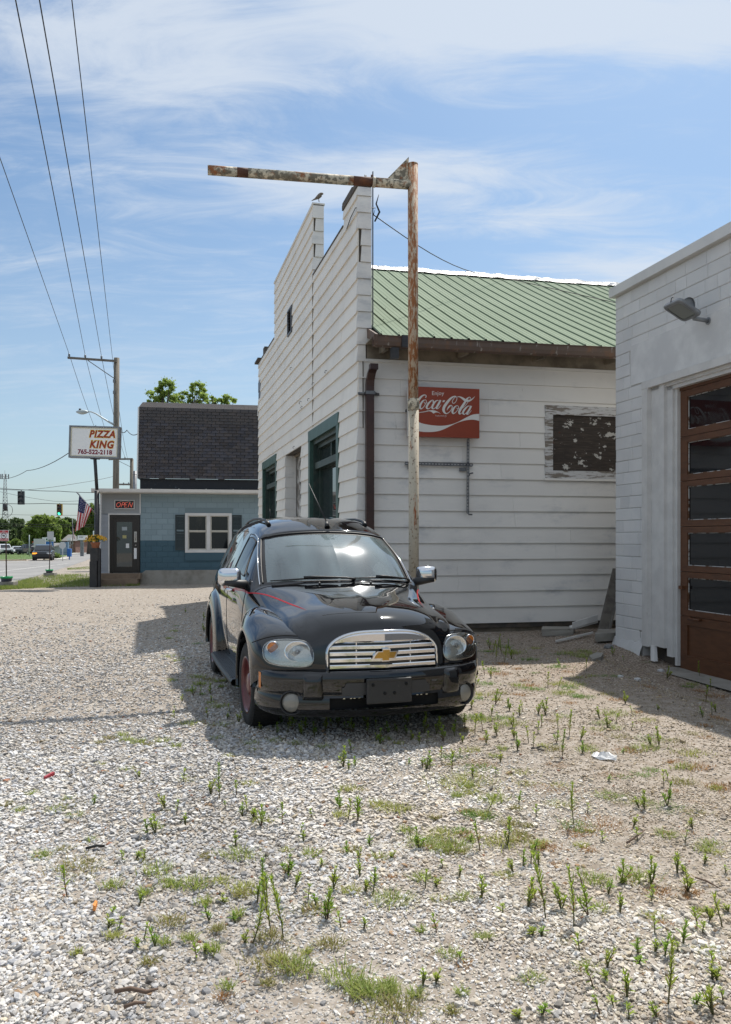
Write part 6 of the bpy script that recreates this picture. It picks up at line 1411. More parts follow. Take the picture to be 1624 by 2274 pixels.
def tree(label, px, Y, outline, m, n, size, group=None, trunk_r=.25):
    """outline: clumps (px, py, radius in px across, radius in px high)"""
    base = on_ground(px, Y); t = thing('tree', label, 'tree', base, group=group); k = Y / FPX; rng = np.random.default_rng(int(px * 7 + Y) % 9999 + 3)
    blobs = []
    for (x, y, rx, ry) in outline:
        c = at(x, y, Y + rng.uniform(-.5, .5) * rx * k); blobs.append((c, Vector((rx * k, rx * k * .9, ry * k))))
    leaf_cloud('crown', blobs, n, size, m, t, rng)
    b = MB(); top = sum((bl[0] for bl in blobs), Vector()) / len(blobs); b.tube([base + Vector((0, 0, -.3)), base.lerp(top, .5), top], [trunk_r * 1.3, trunk_r, trunk_r * .5], 8)
    b.build('trunk', M['bark'], t)
    for c, r in blobs[:7]:
        l = MB(); s = base.lerp(top, .45); l.tube([s, s.lerp(c, .6) + Vector((0, 0, .15)), c + Vector((0, 0, r.z * .5))], [trunk_r * .5, trunk_r * .3, trunk_r * .08], 6); l.build('limb', M['bark'], t)
    return t
tg = 'trees beyond the road'
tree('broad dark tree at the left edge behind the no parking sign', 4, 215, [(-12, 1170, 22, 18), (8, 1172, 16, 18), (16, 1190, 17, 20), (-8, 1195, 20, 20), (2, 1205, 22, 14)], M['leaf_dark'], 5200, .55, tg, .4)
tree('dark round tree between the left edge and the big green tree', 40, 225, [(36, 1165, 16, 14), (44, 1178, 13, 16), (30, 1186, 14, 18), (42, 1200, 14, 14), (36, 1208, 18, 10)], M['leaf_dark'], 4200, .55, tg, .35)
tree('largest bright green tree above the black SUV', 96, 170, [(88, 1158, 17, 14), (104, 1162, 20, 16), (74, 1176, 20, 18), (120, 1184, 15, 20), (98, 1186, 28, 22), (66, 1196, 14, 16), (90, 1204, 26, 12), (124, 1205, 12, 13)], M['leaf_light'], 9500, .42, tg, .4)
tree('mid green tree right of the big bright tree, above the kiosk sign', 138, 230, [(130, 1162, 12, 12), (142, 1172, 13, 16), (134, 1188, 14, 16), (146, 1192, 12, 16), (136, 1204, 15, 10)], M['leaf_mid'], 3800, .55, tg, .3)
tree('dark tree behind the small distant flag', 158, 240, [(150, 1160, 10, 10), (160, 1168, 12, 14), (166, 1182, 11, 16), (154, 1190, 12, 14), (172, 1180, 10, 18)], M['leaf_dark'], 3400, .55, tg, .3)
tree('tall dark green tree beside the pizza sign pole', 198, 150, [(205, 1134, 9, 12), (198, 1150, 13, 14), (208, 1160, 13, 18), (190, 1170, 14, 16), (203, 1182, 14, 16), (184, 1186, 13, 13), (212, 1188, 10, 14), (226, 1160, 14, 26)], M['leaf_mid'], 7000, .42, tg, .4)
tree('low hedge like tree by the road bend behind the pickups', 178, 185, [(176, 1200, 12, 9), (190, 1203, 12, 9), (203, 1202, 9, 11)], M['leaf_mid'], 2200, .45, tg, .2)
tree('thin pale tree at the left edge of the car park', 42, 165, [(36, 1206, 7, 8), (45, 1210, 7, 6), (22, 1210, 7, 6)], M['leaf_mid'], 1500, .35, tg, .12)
# shrub by the kerb
t = thing('shrub', 'rounded green shrub at the kerb beside the black SUV', 'shrub', G(126, 1240)); Y = WL[t.name].y; k = Y / FPX
leaf_cloud('foliage', [(at(124, 1234, Y), Vector((7 * k, .5, 6 * k))), (at(130, 1235, Y), Vector((5 * k, .5, 5 * k)))], 1500, .10, M['leaf_mid'], t, np.random.default_rng(5), .3)
b = MB(); b.tube([WL[t.name], WL[t.name] + Vector((0, 0, .4))], .05, 6); b.build('stem', M['bark'], t)
# trees whose tops show over the takeaway roof
def airy(label, px, Y, clumps, n, m, size):
    base = on_ground(px, Y); t = thing('tree', label, 'tree', base, group='trees behind the takeaway roof'); k = Y / FPX; rng = np.random.default_rng(int(px)); blobs = []
    for (x, y, rx, ry) in clumps:
        for _ in range(15):
            a, e = rng.uniform(0, 6.28), rng.uniform(.1, 1.0) ** .5; xx, yy = x + rx * e * math.cos(a), y + ry * e * math.sin(a); r = min(rx, ry) * rng.uniform(.14, .42)
            blobs.append((at(xx, yy, Y + rng.uniform(-1, 1) * rx * k), Vector((r * k * 1.2, r * k * 1.2, r * k * .8))))
    leaf_cloud('crown', blobs, n, size, m, t, rng, .1)
    b = MB(); top = at(px, min(c[1] for c in clumps) + 25, Y); b.tube([base + Vector((0, 0, -.3)), base.lerp(top, .6), top], [.3, .2, .06], 8); b.build('trunk', M['bark'], t)
    for c, r in blobs[::3]:
        l = MB(); s = base.lerp(top, .72); s = s + (top - s) * rng.uniform(0, .6); l.tube([s, s.lerp(c, .55), c], [.06, .035, .012], 5); l.build('limb', M['bark'], t)
airy('tallest leafy treetop over the left end of the shingled roof', 360, 52, [(366, 858, 17, 15), (350, 878, 24, 14), (372, 885, 20, 14), (338, 886, 14, 8), (360, 915, 24, 20)], 10000, M['leaf_airy'], .072)
airy('airy treetop over the middle of the shingled roof', 428, 55, [(438, 862, 20, 12), (412, 880, 22, 12), (440, 882, 22, 12), (395, 886, 14, 10), (428, 910, 30, 20)], 10000, M['leaf_airy'], .072)
airy('low rounded treetop over the right part of the shingled roof', 492, 50, [(488, 886, 22, 9), (505, 890, 18, 8), (472, 892, 14, 6), (490, 912, 28, 16)], 7500, M['leaf_airy'], .072)
# ------------------------------------------------------------------ the black retro wagon
CK = 1.035
CF = Vector((0.162, 5.825)); CB = Vector((-0.28, 0.96)).normalized()
CR = Vector((CB.y, -CB.x))                                  # sideways, to the right as seen from the front
cz = -0.004
car = thing('car', 'black retro panel wagon with chrome grille and red pinstripe, parked facing the camera', 'car', (CF.x, CF.y, cz), math.atan2(CR.y, CR.x))
car.scale = (CK, CK, CK)
# car coordinates: X sideways (right seen from the front), Y = distance back from the front bumper, Z up
M['car_paint'] = mat('car_paint', (0.0035, 0.0038, 0.0048), 0.06, spec=0.2, coat=1.0, spots=[(260, 0.76, 0.80, (0.06, 0.057, 0.05))])
M['car_paint'].node_tree.nodes['Principled BSDF'].inputs['Coat Roughness'].default_value = 0.012
M['chrome'] = mat('chrome', (0.70, 0.71, 0.73), 0.07, metal=1.0); M['gold'] = mat('gold', (0.42, 0.27, 0.075), 0.16, metal=1.0)
M['black_plastic'] = mat('black_plastic', (0.018, 0.018, 0.019), 0.5, spots=[(40, .6, .7, (.035, .034, .032))]); M['grey_plastic'] = mat('grey_plastic', (0.030, 0.030, 0.031), 0.5)
M['dark_hole'] = mat('dark_hole', (0.004, 0.004, 0.004), 0.9); M['pin_red'] = mat('pin_red', (0.40, 0.008, 0.014), 0.35); M['wheel_red'] = mat('wheel_red', (0.105, 0.011, 0.013), 0.35, coat=.4, spots=[(30, .6, .7, (.10, .06, .045))])
M['amber'] = mat('amber', (0.55, 0.16, 0.015), 0.2, coat=.8); M['reflector'] = mat('reflector', (0.62, 0.63, 0.64), 0.16, metal=1.0, bump=(38, .5, .01, (6, 1, .4))); M['lamp_grey2'] = mat('lamp_grey2', (0.48, 0.48, 0.46), 0.18, metal=1.0)
M['interior'] = mat('interior', (0.030, 0.031, 0.034), 0.8); M['interior_grey'] = mat('interior_grey', (0.10, 0.105, 0.11), 0.8); M['fog_lens'] = mat('fog_lens', (0.20, 0.19, 0.165), 0.15, coat=.8, bump=(3, .6, .01, (60, 1, 1)), coord='obj')
def glass_mat(name, tint, dirt, dcol, bloom=.02):
    m = bpy.data.materials.new(name); m.use_nodes = True; t = m.node_tree; t.nodes.clear(); L = t.links.new
    tr = t.nodes.new('ShaderNodeBsdfTransparent'); tr.inputs[0].default_value = (*tint, 1); gl = t.nodes.new('ShaderNodeBsdfGlossy'); gl.inputs['Roughness'].default_value = 0.02; gl.inputs[0].default_value = (1, 1, 1, 1)
    fr = t.nodes.new('ShaderNodeFresnel'); fr.inputs[0].default_value = 1.52; ad = t.nodes.new('ShaderNodeMath'); ad.operation = 'MULTIPLY_ADD'; ad.inputs[1].default_value = 1.6; ad.inputs[2].default_value = 0.02; ad.use_clamp = True; L(fr.outputs[0], ad.inputs[0])
    df = t.nodes.new('ShaderNodeBsdfDiffuse'); df.inputs[0].default_value = (*dcol, 1)
    nz = t.nodes.new('ShaderNodeTexNoise'); nz.inputs['Scale'].default_value = 2.2; nz.inputs['Detail'].default_value = 5
    mp = t.nodes.new('ShaderNodeMapping'); mp.inputs['Scale'].default_value = (2.5, .6, .6); tcn = t.nodes.new('ShaderNodeTexCoord'); L(tcn.outputs['Object'], mp.inputs[0]); L(mp.outputs[0], nz.inputs[0])
    mr_ = t.nodes.new('ShaderNodeMapRange'); mr_.inputs['From Min'].default_value = .3; mr_.inputs['From Max'].default_value = .75; mr_.inputs['To Min'].default_value = dirt * .5; mr_.inputs['To Max'].default_value = dirt * 1.5; L(nz.outputs[0], mr_.inputs['Value'])
    m1 = t.nodes.new('ShaderNodeMixShader'); L(ad.outputs[0], m1.inputs[0]); L(tr.outputs[0], m1.inputs[1]); L(gl.outputs[0], m1.inputs[2])
    # a second, broad lobe: dust that blooms round the sun's image
    g2_ = t.nodes.new('ShaderNodeBsdfGlossy'); g2_.inputs['Roughness'].default_value = 0.17; g2_.inputs[0].default_value = (.8, .82, .85, 1)
    m3 = t.nodes.new('ShaderNodeMixShader'); m3.inputs[0].default_value = bloom; L(m1.outputs[0], m3.inputs[1]); L(g2_.outputs[0], m3.inputs[2])
    m2 = t.nodes.new('ShaderNodeMixShader'); L(mr_.outputs[0], m2.inputs[0]); L(m3.outputs[0], m2.inputs[1]); L(df.outputs[0], m2.inputs[2])
    o = t.nodes.new('ShaderNodeOutputMaterial'); L(m2.outputs[0], o.inputs[0]); return m
M['windscreen'] = glass_mat('windscreen', (.62, .72, .72), 0.19, (.42, .55, .58), .085); M['clear_lens'] = glass_mat('clear_lens', (.90, .91, .88), 0.03, (.55, .54, .48)); M['side_glass'] = glass_mat('side_glass', (.25, .28, .28), 0.03, (.4, .45, .45))

class Surf:
    """smooth surface through a grid of control points, P[i][k]; crisp where control rows lie close together"""
    def __init__(s, P): s.P = np.array(P, float); s.n, s.m = s.P.shape[:2]
    @staticmethod
    def tang(A):
        d = np.diff(A, axis=0); T = np.zeros_like(A); T[0] = d[0]; T[-1] = d[-1]
        if len(A) > 2:
            av = (d[:-1] + d[1:]) / 2; l0 = np.linalg.norm(d[:-1], axis=-1, keepdims=True); l1 = np.linalg.norm(d[1:], axis=-1, keepdims=True); la = np.linalg.norm(av, axis=-1, keepdims=True) + 1e-12
            T[1:-1] = av * np.minimum(1, 1.6 * np.minimum(l0, l1) / la)
        return T
    @classmethod
    def curve(c, A, u):
        A = np.asarray(A, float); T = c.tang(A); u = np.clip(np.asarray(u, float), 0, len(A) - 1 - 1e-9); i = u.astype(int); t = (u - i); sh = (-1,) + (1,) * (A.ndim - 1); t = t.reshape(sh)
        return (2 * t**3 - 3 * t**2 + 1) * A[i] + (t**3 - 2 * t**2 + t) * T[i] + (-2 * t**3 + 3 * t**2) * A[i + 1] + (t**3 - t**2) * T[i + 1]
    def at(s, us, ks):
        R_ = s.curve(s.P, us)                              # rows x m x 3
        return s.curve(R_.transpose(1, 0, 2), ks).transpose(1, 0, 2)
    def pt(s, u, k): return Vector(s.at([u], [k])[0, 0])
    def nrm(s, u, k, e=.04):
        a, c = s.pt(u + e, k) - s.pt(u - e, k), s.pt(u, k + e) - s.pt(u, k - e); return a.cross(c).normalized()
def sides(b, name, m, parent):
    for s in (1, -1):
        q = MB(); q.v = [(s * v[0], v[1], v[2]) for v in b.v]; q.f = [f if s > 0 else f[::-1] for f in b.f]; q.m = list(b.m); q.sm = list(b.sm); q.build(name, m, parent, local=True)
def rowsV(a): return [[Vector(p) for p in r] for r in a]
def mirror(b):
    n = len(b.v); b.v += [(-v[0], v[1], v[2]) for v in b.v]
    for f, m_, s_ in list(zip(b.f, b.m, b.sm)): b.f.append([n + i for i in f][::-1]); b.m.append(m_); b.sm.append(s_)
    return b
def row(*p): return [(v, u, z) for (u, v, z) in p]         # given as (back, side, up)
HULL = [
 row((.40, .62, .40), (.36, .62, .40), (.32, .61, .40), (.28, .60, .40), (.22, .56, .40), (.185, .50, .40), (.15, .42, .40), (.12, .30, .40), (.095, .15, .40), (.085, 0, .40)),
 row((.40, .62, .52), (.36, .62, .54), (.32, .61, .56), (.28, .60, .57), (.225, .56, .57), (.19, .50, .57), (.155, .42, .57), (.125, .30, .57), (.10, .15, .57), (.09, 0, .57)),
 row((.44, .63, .60), (.40, .63, .63), (.36, .62, .66), (.31, .60, .68), (.25, .56, .70), (.215, .50, .715), (.18, .42, .735), (.15, .30, .76), (.125, .15, .78), (.115, 0, .788)),
 row((.48, .64, .60), (.46, .64, .64), (.43, .63, .68), (.385, .63, .735), (.33, .588, .775), (.29, .50, .795), (.25, .42, .825), (.215, .30, .850), (.19, .15, .866), (.18, 0, .874)),
 row((.56, .64, .50), (.56, .65, .58), (.55, .65, .68), (.53, .655, .775), (.50, .605, .838), (.47, .51, .872), (.44, .42, .905), (.41, .30, .928), (.39, .15, .942), (.385, 0, .949)),
 row((.88, .66, .40), (.88, .67, .50), (.88, .685, .66), (.87, .70, .80), (.86, .645, .885), (.84, .545, .930), (.82, .44, .968), (.80, .31, .993), (.79, .15, 1.007), (.785, 0, 1.013)),
 row((1.24, .75, .25), (1.26, .775, .40), (1.27, .785, .62), (1.26, .765, .83), (1.24, .71, .94), (1.21, .62, 1.000), (1.17, .50, 1.030), (1.13, .34, 1.048), (1.115, .16, 1.056), (1.11, 0, 1.059)),
 row((1.40, .765, .235), (1.42, .795, .38), (1.44, .805, .62), (1.44, .79, .86), (1.42, .745, .975), (1.37, .660, 1.030), (1.30, .53, 1.052), (1.235, .36, 1.066), (1.205, .17, 1.073), (1.20, 0, 1.076)),
 row((1.46, .77, .235), (1.48, .798, .38), (1.50, .808, .62), (1.50, .795, .87), (1.48, .755, 1.00), (1.43, .672, 1.055), (1.34, .545, 1.072), (1.265, .36, 1.082), (1.23, .17, 1.088), (1.225, 0, 1.090)),
 row((1.70, .775, 0.235), (1.70, .806, 0.380), (1.70, .820, 0.620), (1.70, .812, 0.890), (1.69, .765, 1.075), (1.68, .648, 1.250), (1.61, .525, 1.290), (1.55, .355, 1.318), (1.52, .17, 1.333), (1.515, 0, 1.338)),
 row((2.00, .78, 0.232), (2.00, .812, 0.380), (2.00, .830, 0.620), (2.00, .824, 0.900), (2.00, .772, 1.100), (1.97, .602, 1.405), (1.91, .495, 1.458), (1.86, .34, 1.481), (1.835, .17, 1.492), (1.83, 0, 1.496)),
 row((2.08, .78, 0.232), (2.08, .814, 0.380), (2.08, .832, 0.620), (2.08, .827, 0.905), (2.08, .774, 1.105), (2.04, .598, 1.440), (1.965, .488, 1.490), (1.905, .34, 1.512), (1.88, .17, 1.523), (1.875, 0, 1.527)),
 row((2.35, .78, 0.232), (2.35, .818, 0.380), (2.35, .838, 0.620), (2.35, .833, 0.910), (2.35, .780, 1.120), (2.33, .605, 1.492), (2.30, .49, 1.576), (2.27, .34, 1.614), (2.25, .17, 1.632), (2.25, 0, 1.637)),
 row((2.85, .78, 0.232), (2.85, .82, 0.380), (2.85, .84, 0.620), (2.85, .836, 0.915), (2.85, .782, 1.125), (2.85, .612, 1.515), (2.85, .495, 1.607), (2.85, .34, 1.645), (2.85, .17, 1.663), (2.85, 0, 1.667)),
 row((3.50, .77, 0.250), (3.50, .81, 0.400), (3.50, .83, 0.620), (3.50, .826, 0.915), (3.50, .772, 1.120), (3.50, .602, 1.498), (3.50, .485, 1.588), (3.50, .335, 1.625), (3.50, .17, 1.643), (3.50, 0, 1.647)),
 row((4.10, .74, 0.280), (4.10, .78, 0.420), (4.10, .80, 0.620), (4.10, .79, 0.900), (4.10, .735, 1.100), (4.09, .570, 1.440), (4.08, .455, 1.517), (4.07, .315, 1.552), (4.06, .16, 1.569), (4.06, 0, 1.573)),
 row((4.36, .70, 0.320), (4.38, .74, 0.440), (4.39, .755, 0.620), (4.38, .74, 0.880), (4.36, .685, 1.070), (4.29, .53, 1.355), (4.26, .42, 1.420), (4.24, .29, 1.445), (4.23, .15, 1.456), (4.23, 0, 1.460)),
 row((4.42, .64, .34), (4.44, .66, .46), (4.46, .66, .62), (4.455, .64, .86), (4.44, .60, 1.00), (4.40, .48, 1.20), (4.385, .38, 1.24), (4.375, .27, 1.26), (4.37, .14, 1.27), (4.37, 0, 1.27)),
 row((4.42, .55, .36), (4.45, .57, .46), (4.475, .56, .60), (4.475, .52, .70), (4.475, .46, .76), (4.475, .36, .80), (4.475, .28, .81), (4.475, .20, .81), (4.475, .10, .81), (4.475, 0, .81)),
]
hull = Surf(HULL)
SUB = 8
NU, NK = len(HULL) - 1, 9
us = np.linspace(0, NU, NU * SUB + 1); ks = np.linspace(0, NK, NK * SUB + 1)
H = hull.at(us, ks)
WS0, WS1, WK = 8 * SUB, 10 * SUB, int(5.25 * SUB)           # windscreen opening
SW0, SW1 = 9.28, 11.9                                       # door window (rows) and its sides (columns 4.14-4.90)
def door_outline(n=9):
    pts = [(9.22, 4.12), (9.55, 4.44), (9.9, 4.70), (10.3, 4.865), (11.0, 4.90), (11.6, 4.90), (11.9, 4.84), (11.95, 4.55), (11.93, 4.18), (11.75, 4.10), (11.0, 4.10), (10.0, 4.105), (9.4, 4.10)]
    return pts
b = MB(); b.grid(rowsV(H), drop=lambda i, j: (WS0 <= i < WS1 and j >= WK), flip=True); mirror(b)
body = b.build('body', M['car_paint'], car, local=True)
def surf_patch(name, sf, outline, off, m, parent, n=14, both=True, **k):
    """panel lying on the surface: outline in (row, column); filled as a fan of rings round its middle"""
    c = (sum(p[0] for p in outline) / len(outline), sum(p[1] for p in outline) / len(outline)); b = MB(); prev = None; N = len(outline); rings = 5
    vs = [sf.pt(*c) + sf.nrm(*c) * off]
    for r_ in range(1, rings + 1):
        f = r_ / rings
        for p in outline: u, kk = c[0] + (p[0] - c[0]) * f, c[1] + (p[1] - c[1]) * f; vs.append(sf.pt(u, kk) + sf.nrm(u, kk) * off)
    fs = [(0, 1 + i, 1 + (i + 1) % N) for i in range(N)]
    for r_ in range(rings - 1):
        a, d = 1 + r_ * N, 1 + (r_ + 1) * N; fs += [(a + i, a + (i + 1) % N, d + (i + 1) % N, d + i) for i in range(N)]
    b.add(vs, fs, 0, True)
    sides(b, name, m, parent)
hn = -1 if hull.nrm(5, 8).z < 0 else 1
def hp(u, k, d=0.0): return hull.pt(u, k) + hull.nrm(u, k) * (hn * d)
def dense(o, n=4):
    out = []
    for a, c in zip(o, o[1:] + o[:1]): out += [(a[0] + (c[0] - a[0]) * i / n, a[1] + (c[1] - a[1]) * i / n) for i in range(n)]
    return out
win_o = dense(door_outline(), 3)
surf_patch('side_window', hull, win_o, hn * .003, M['side_glass'] if False else M['car_glass'], car)
def line(b, path, r, sf_p=hp, d=0.001, n=5):
    pts = []
    for a, c in zip(path, path[1:]): pts += [(a[0] + (c[0] - a[0]) * i / n, a[1] + (c[1] - a[1]) * i / n) for i in range(n)]
    pts.append(path[-1]); b.tube([sf_p(u, k, d) for u, k in pts], r, 6)
b = MB(); line(b, door_outline() + [door_outline()[0]], .007); sides(b, 'window_seal', M['black_plastic'], car)
b = MB()
line(b, [(8.35, 1.0), (8.3, 2), (8.25, 3), (8.3, 3.6), (8.8, 4.02), (9.3, 4.35), (9.9, 4.78), (10.6, 5.0), (11.4, 5.02), (12.05, 4.95), (12.1, 4), (12.1, 2), (12.08, .8)], .0045, d=-.001)
line(b, [(6.95, 9), (6.95, 8), (6.95, 7), (6.95, 6), (6.95, 5.2), (6.8, 4.3)], .0045, d=-.0012)     # hood shut line at the cowl
line(b, [(12.4, 5.0), (13.5, 5.0), (14.6, 4.95), (15.2, 4.6), (15.2, 2)], .004, d=-.001)
sides(b, 'panel_gap', M['dark_hole'], car)
# red double pinstripe along the bonnet edge and the doors
b = MB()
for dk, w in ((0.0, .030), (0.075, .022)):
    path = [(4.25, 5.55), (4.6, 5.32), (5.0, 5.08), (5.5, 4.84), (6.0, 4.58), (6.5, 4.32), (7.0, 4.08), (8.0, 3.78), (9.0, 3.52), (10.0, 3.38), (11.0, 3.30), (12.0, 3.24), (12.8, 3.20)]
    pts = [Surf.curve(np.array(path), np.linspace(0, len(path) - 1, 80))][0]
    rw = []
    for i, (u, k) in enumerate(pts):
        ww = w * min(1, .12 + i / 12); rw.append([hp(u, k + dk - ww, .0016), hp(u, k + dk + ww, .0016)])
    b.grid(rw, smooth=True)
sides(b, 'pinstripe', M['pin_red'], car)
# windscreen
u_ = np.linspace(8, 10, 2 * SUB + 1); k_ = np.linspace(WK / SUB, 9, 9 * SUB - WK + 1); G_ = hull.at(u_, k_)
b = MB(); rw = []
for i, u in enumerate(u_): rw.append([Vector(G_[i, j]) - hull.nrm(u, min(k, 8.95)) * hn * .006 for j, k in enumerate(k_)])
b.grid(rw); mirror(b); b.build('windscreen', M['windscreen'], car, local=True)
b = MB()                                                    # black border printed round the glass
def frit(u0, u1, k0, k1, n=16):
    U = np.linspace(u0, u1, n if u1 - u0 > .5 else 3); K = np.linspace(k0, k1, n if k1 - k0 > .5 else 3); b.grid([[hp(u, min(k, 8.97), -.0045) if k < 8.97 else Vector((0, hp(u, 8.97, -.0045).y, hp(u, 8.97, -.0045).z)) for k in K] for u in U])
frit(8.0, 8.10, WK / SUB, 9.0, 24); frit(9.84, 10.0, WK / SUB, 9.0, 24); frit(8.1, 9.84, WK / SUB, WK / SUB + .22, 20)
mirror(b); b.build('windscreen_border', M['black_plastic'], car, local=True)
b = MB(); line(b, [(8.0, 5.22), (8.5, 5.2), (9.0, 5.2), (9.5, 5.2), (10.0, 5.2), (10.03, 5.5), (10.03, 6), (10.03, 7), (10.03, 8), (10.03, 9)], .008, d=.002); mirror(b); b.build('windscreen_seal', M['black_plastic'], car, local=True)
b = MB(); line(b, [(7.9, 5.02), (8.5, 5.0), (9.0, 4.99), (9.5, 4.99), (10.1, 5.0), (10.8, 5.03), (11.6, 5.05)], .006, d=.003); sides(b, 'pillar_trim', M['chrome'], car)
b = MB(); b.grid([[hp(u, k, -.02) for k in np.linspace(5.6, 8.98, 12)] for u in (7.02, 7.5, 8.02)]); mirror(b); b.build('cowl', M['black_plastic'], car, local=True)
# interior: dash, wheel, seats, headlining
b = MB(); b.grid([[(x, 1.30 + .10 * (abs(x) / .6) ** 2, 1.05), ] for x in (0,)]) if False else None
b = MB(); b.bbox(-.62, .62, 1.42, 1.95, .80, 1.035, .05); b.build('dashboard', M['interior_grey'], car, local=True)
Mx = Matrix.Translation((.34, 2.0, 1.03)) @ Matrix.Rotation(R(62), 4, 'X'); b = MB()
b.tube([Mx @ Vector((.19 * math.cos(t), .19 * math.sin(t), 0)) for t in [k * math.pi / 14 for k in range(29)]], .017, 8); b.tube([Mx @ Vector((-.18, 0, 0)), Mx @ Vector((.18, 0, 0))], .02, 6); b.tube([Mx @ Vector((0, -.18, 0)), Mx @ Vector((0, 0, 0))], .02, 6); b.tube([Mx @ Vector((0, 0, 0)), Mx @ Vector((0, 0, -.3))], .04, 8); b.build('steering_wheel', M['interior_grey'], car, local=True)
for s in (-.34, .34):
    b = MB(); b.bbox(s - .25, s + .25, 2.55, 2.72, .55, 1.18, .05); b.bbox(s - .13, s + .13, 2.58, 2.68, 1.22, 1.40, .04); b.bbox(s - .25, s + .25, 2.1, 2.6, .45, .62, .05); b.build('seat', M['interior'], car, local=True)
b = MB(); b.bbox(-.12, .12, 1.86, 1.90, 1.38, 1.44, .015); b.tube([(0, 1.88, 1.43), (0, 1.85, 1.50)], .012, 6); b.build('rear_view_mirror', M['black_plastic'], car, local=True)
for s in (-1, 1):
    b = MB(); b.bbox(s * .31 - .17, s * .31 + .17, 1.90, 1.93, 1.405, 1.47, .012); b.build('sun_visor', M['interior_grey'], car, local=True)
b = MB(); b.box(-.70, .70, 1.3, 4.2, .30, .42); b.box(-.68, .68, 2.95, 3.0, .42, 1.40); b.build('floor_and_bulkhead', M['interior'], car, local=True)
# front wings
def lip(a, r=.40, v=.888): return (.88 - r * math.cos(R(a)), v, .33 + r * math.sin(R(a)))
def frow(a, *p):
    l = lip(a); return row(*p, l, (l[0] + .0, .80, l[2]))
WING = [
 frow(6, (.20, .38, .44), (.19, .48, .44), (.205, .58, .44), (.24, .68, .44), (.31, .775, .44), (.40, .85, .43)),
 frow(20, (.20, .38, .53), (.185, .48, .535), (.20, .58, .54), (.24, .68, .54), (.31, .778, .54), (.405, .855, .53)),
 frow(36, (.22, .38, .64), (.205, .48, .65), (.225, .58, .655), (.27, .68, .655), (.335, .775, .645), (.42, .858, .62)),
 frow(50, (.26, .40, .71), (.255, .49, .725), (.28, .585, .735), (.325, .68, .735), (.385, .77, .72), (.46, .858, .685)),
 frow(60, (.34, .43, 0.752), (.34, .52, 0.767), (.365, .61, 0.777), (.41, .695, 0.775), (.46, .78, 0.760), (.53, .862, 0.718)),
 frow(72, (.55, .50, 0.807), (.56, .58, 0.824), (.58, .655, 0.830), (.61, .73, 0.824), (.65, .80, 0.804), (.70, .868, 0.761)),
 frow(90, (.85, .56, 0.854), (.86, .64, 0.872), (.87, .71, 0.876), (.875, .775, 0.867), (.88, .835, 0.840), (.88, .876, 0.788)),
 frow(112, (1.10, .62, 0.870), (1.11, .69, 0.890), (1.11, .75, 0.891), (1.11, .80, 0.872), (1.10, .845, 0.825), (1.07, .878, 0.751)),
 frow(135, (1.28, .67, 0.835), (1.29, .73, 0.850), (1.29, .78, 0.845), (1.28, .82, 0.815), (1.25, .852, 0.743), (1.20, .878, 0.659)),
 frow(158, (1.38, .70, 0.690), (1.39, .75, 0.700), (1.39, .795, 0.690), (1.375, .83, 0.655), (1.34, .857, 0.580), (1.285, .878, 0.507)),
 frow(180, (1.40, .71, .44), (1.41, .76, .44), (1.41, .80, .43), (1.395, .833, .41), (1.36, .86, .37), (1.31, .876, .345)),
 frow(192, (1.40, .71, .27), (1.41, .76, .27), (1.41, .80, .265), (1.395, .833, .26), (1.36, .86, .255), (1.31, .876, .25)),
]
wing = Surf(WING); us2 = np.linspace(0, len(WING) - 1, (len(WING) - 1) * 6 + 1); ks2 = np.linspace(0, 7, 43); Wg = wing.at(us2, ks2)
wnn = -1 if wing.nrm(6, 2).z < 0 else 1
def wp(u, k, d=0.0): return wing.pt(u, k) + wing.nrm(u, k) * (wnn * d)
for s in (-1, 1):
    b = MB(); b.grid([[(s * p[0], p[1], p[2]) for p in r_] for r_ in Wg], flip=(s > 0)); b.build('front_wing', M['car_paint'], car, local=True)
# rear wings
REAR = []
for a, (uo, zo) in ((-8, (2.92, .26)), (12, (2.92, .42)), (35, (2.99, .64)), (58, (3.15, .83)), (80, (3.40, .915)), (100, (3.62, .92)), (125, (3.92, .84)), (150, (4.14, .66)), (175, (4.24, .42)), (188, (4.25, .28))):
    ca, sa = math.cos(R(a)), math.sin(R(a)); c = (3.51, .33)
    P_ = lambda r_, v, kx=1.0: (c[0] - r_ * ca * kx, v, c[1] + r_ * sa)
    REAR.append(row((uo, .80, zo), (uo + (c[0] - uo) * .06, .835, zo + (c[1] - zo) * .06), P_(.52, .872, 1.03), P_(.47, .888), P_(.43, .893), P_(.40, .893), P_(.40, .80)))
rear = Surf(REAR); Rg_ = rear.at(np.linspace(0, len(REAR) - 1, 55), np.linspace(0, 6, 31))
for s in (-1, 1):
    b = MB(); b.grid([[(s * p[0], p[1], p[2]) for p in r_] for r_ in Rg_], flip=(s > 0)); b.build('rear_wing', M['car_paint'], car, local=True)
# wheel wells, sill, underbody
b = MB()
for c in (.88, 3.51):
    b.grid([[(v, c - .43 * math.cos(R(a)), .33 + .43 * math.sin(R(a))) for v in (.55, .845)] for a in range(-10, 200, 15)]); b.add([(.55, c - .46 * math.cos(R(a)), .33 + .46 * math.sin(R(a))) for a in range(-10, 200, 15)], [tuple(range(14))])
sides(b, 'wheel_well', M['dark_hole'], car)
b = MB(); b.box(-.72, .72, .35, 4.3, .20, .30); b.build('underbody', M['dark_hole'], car, local=True)
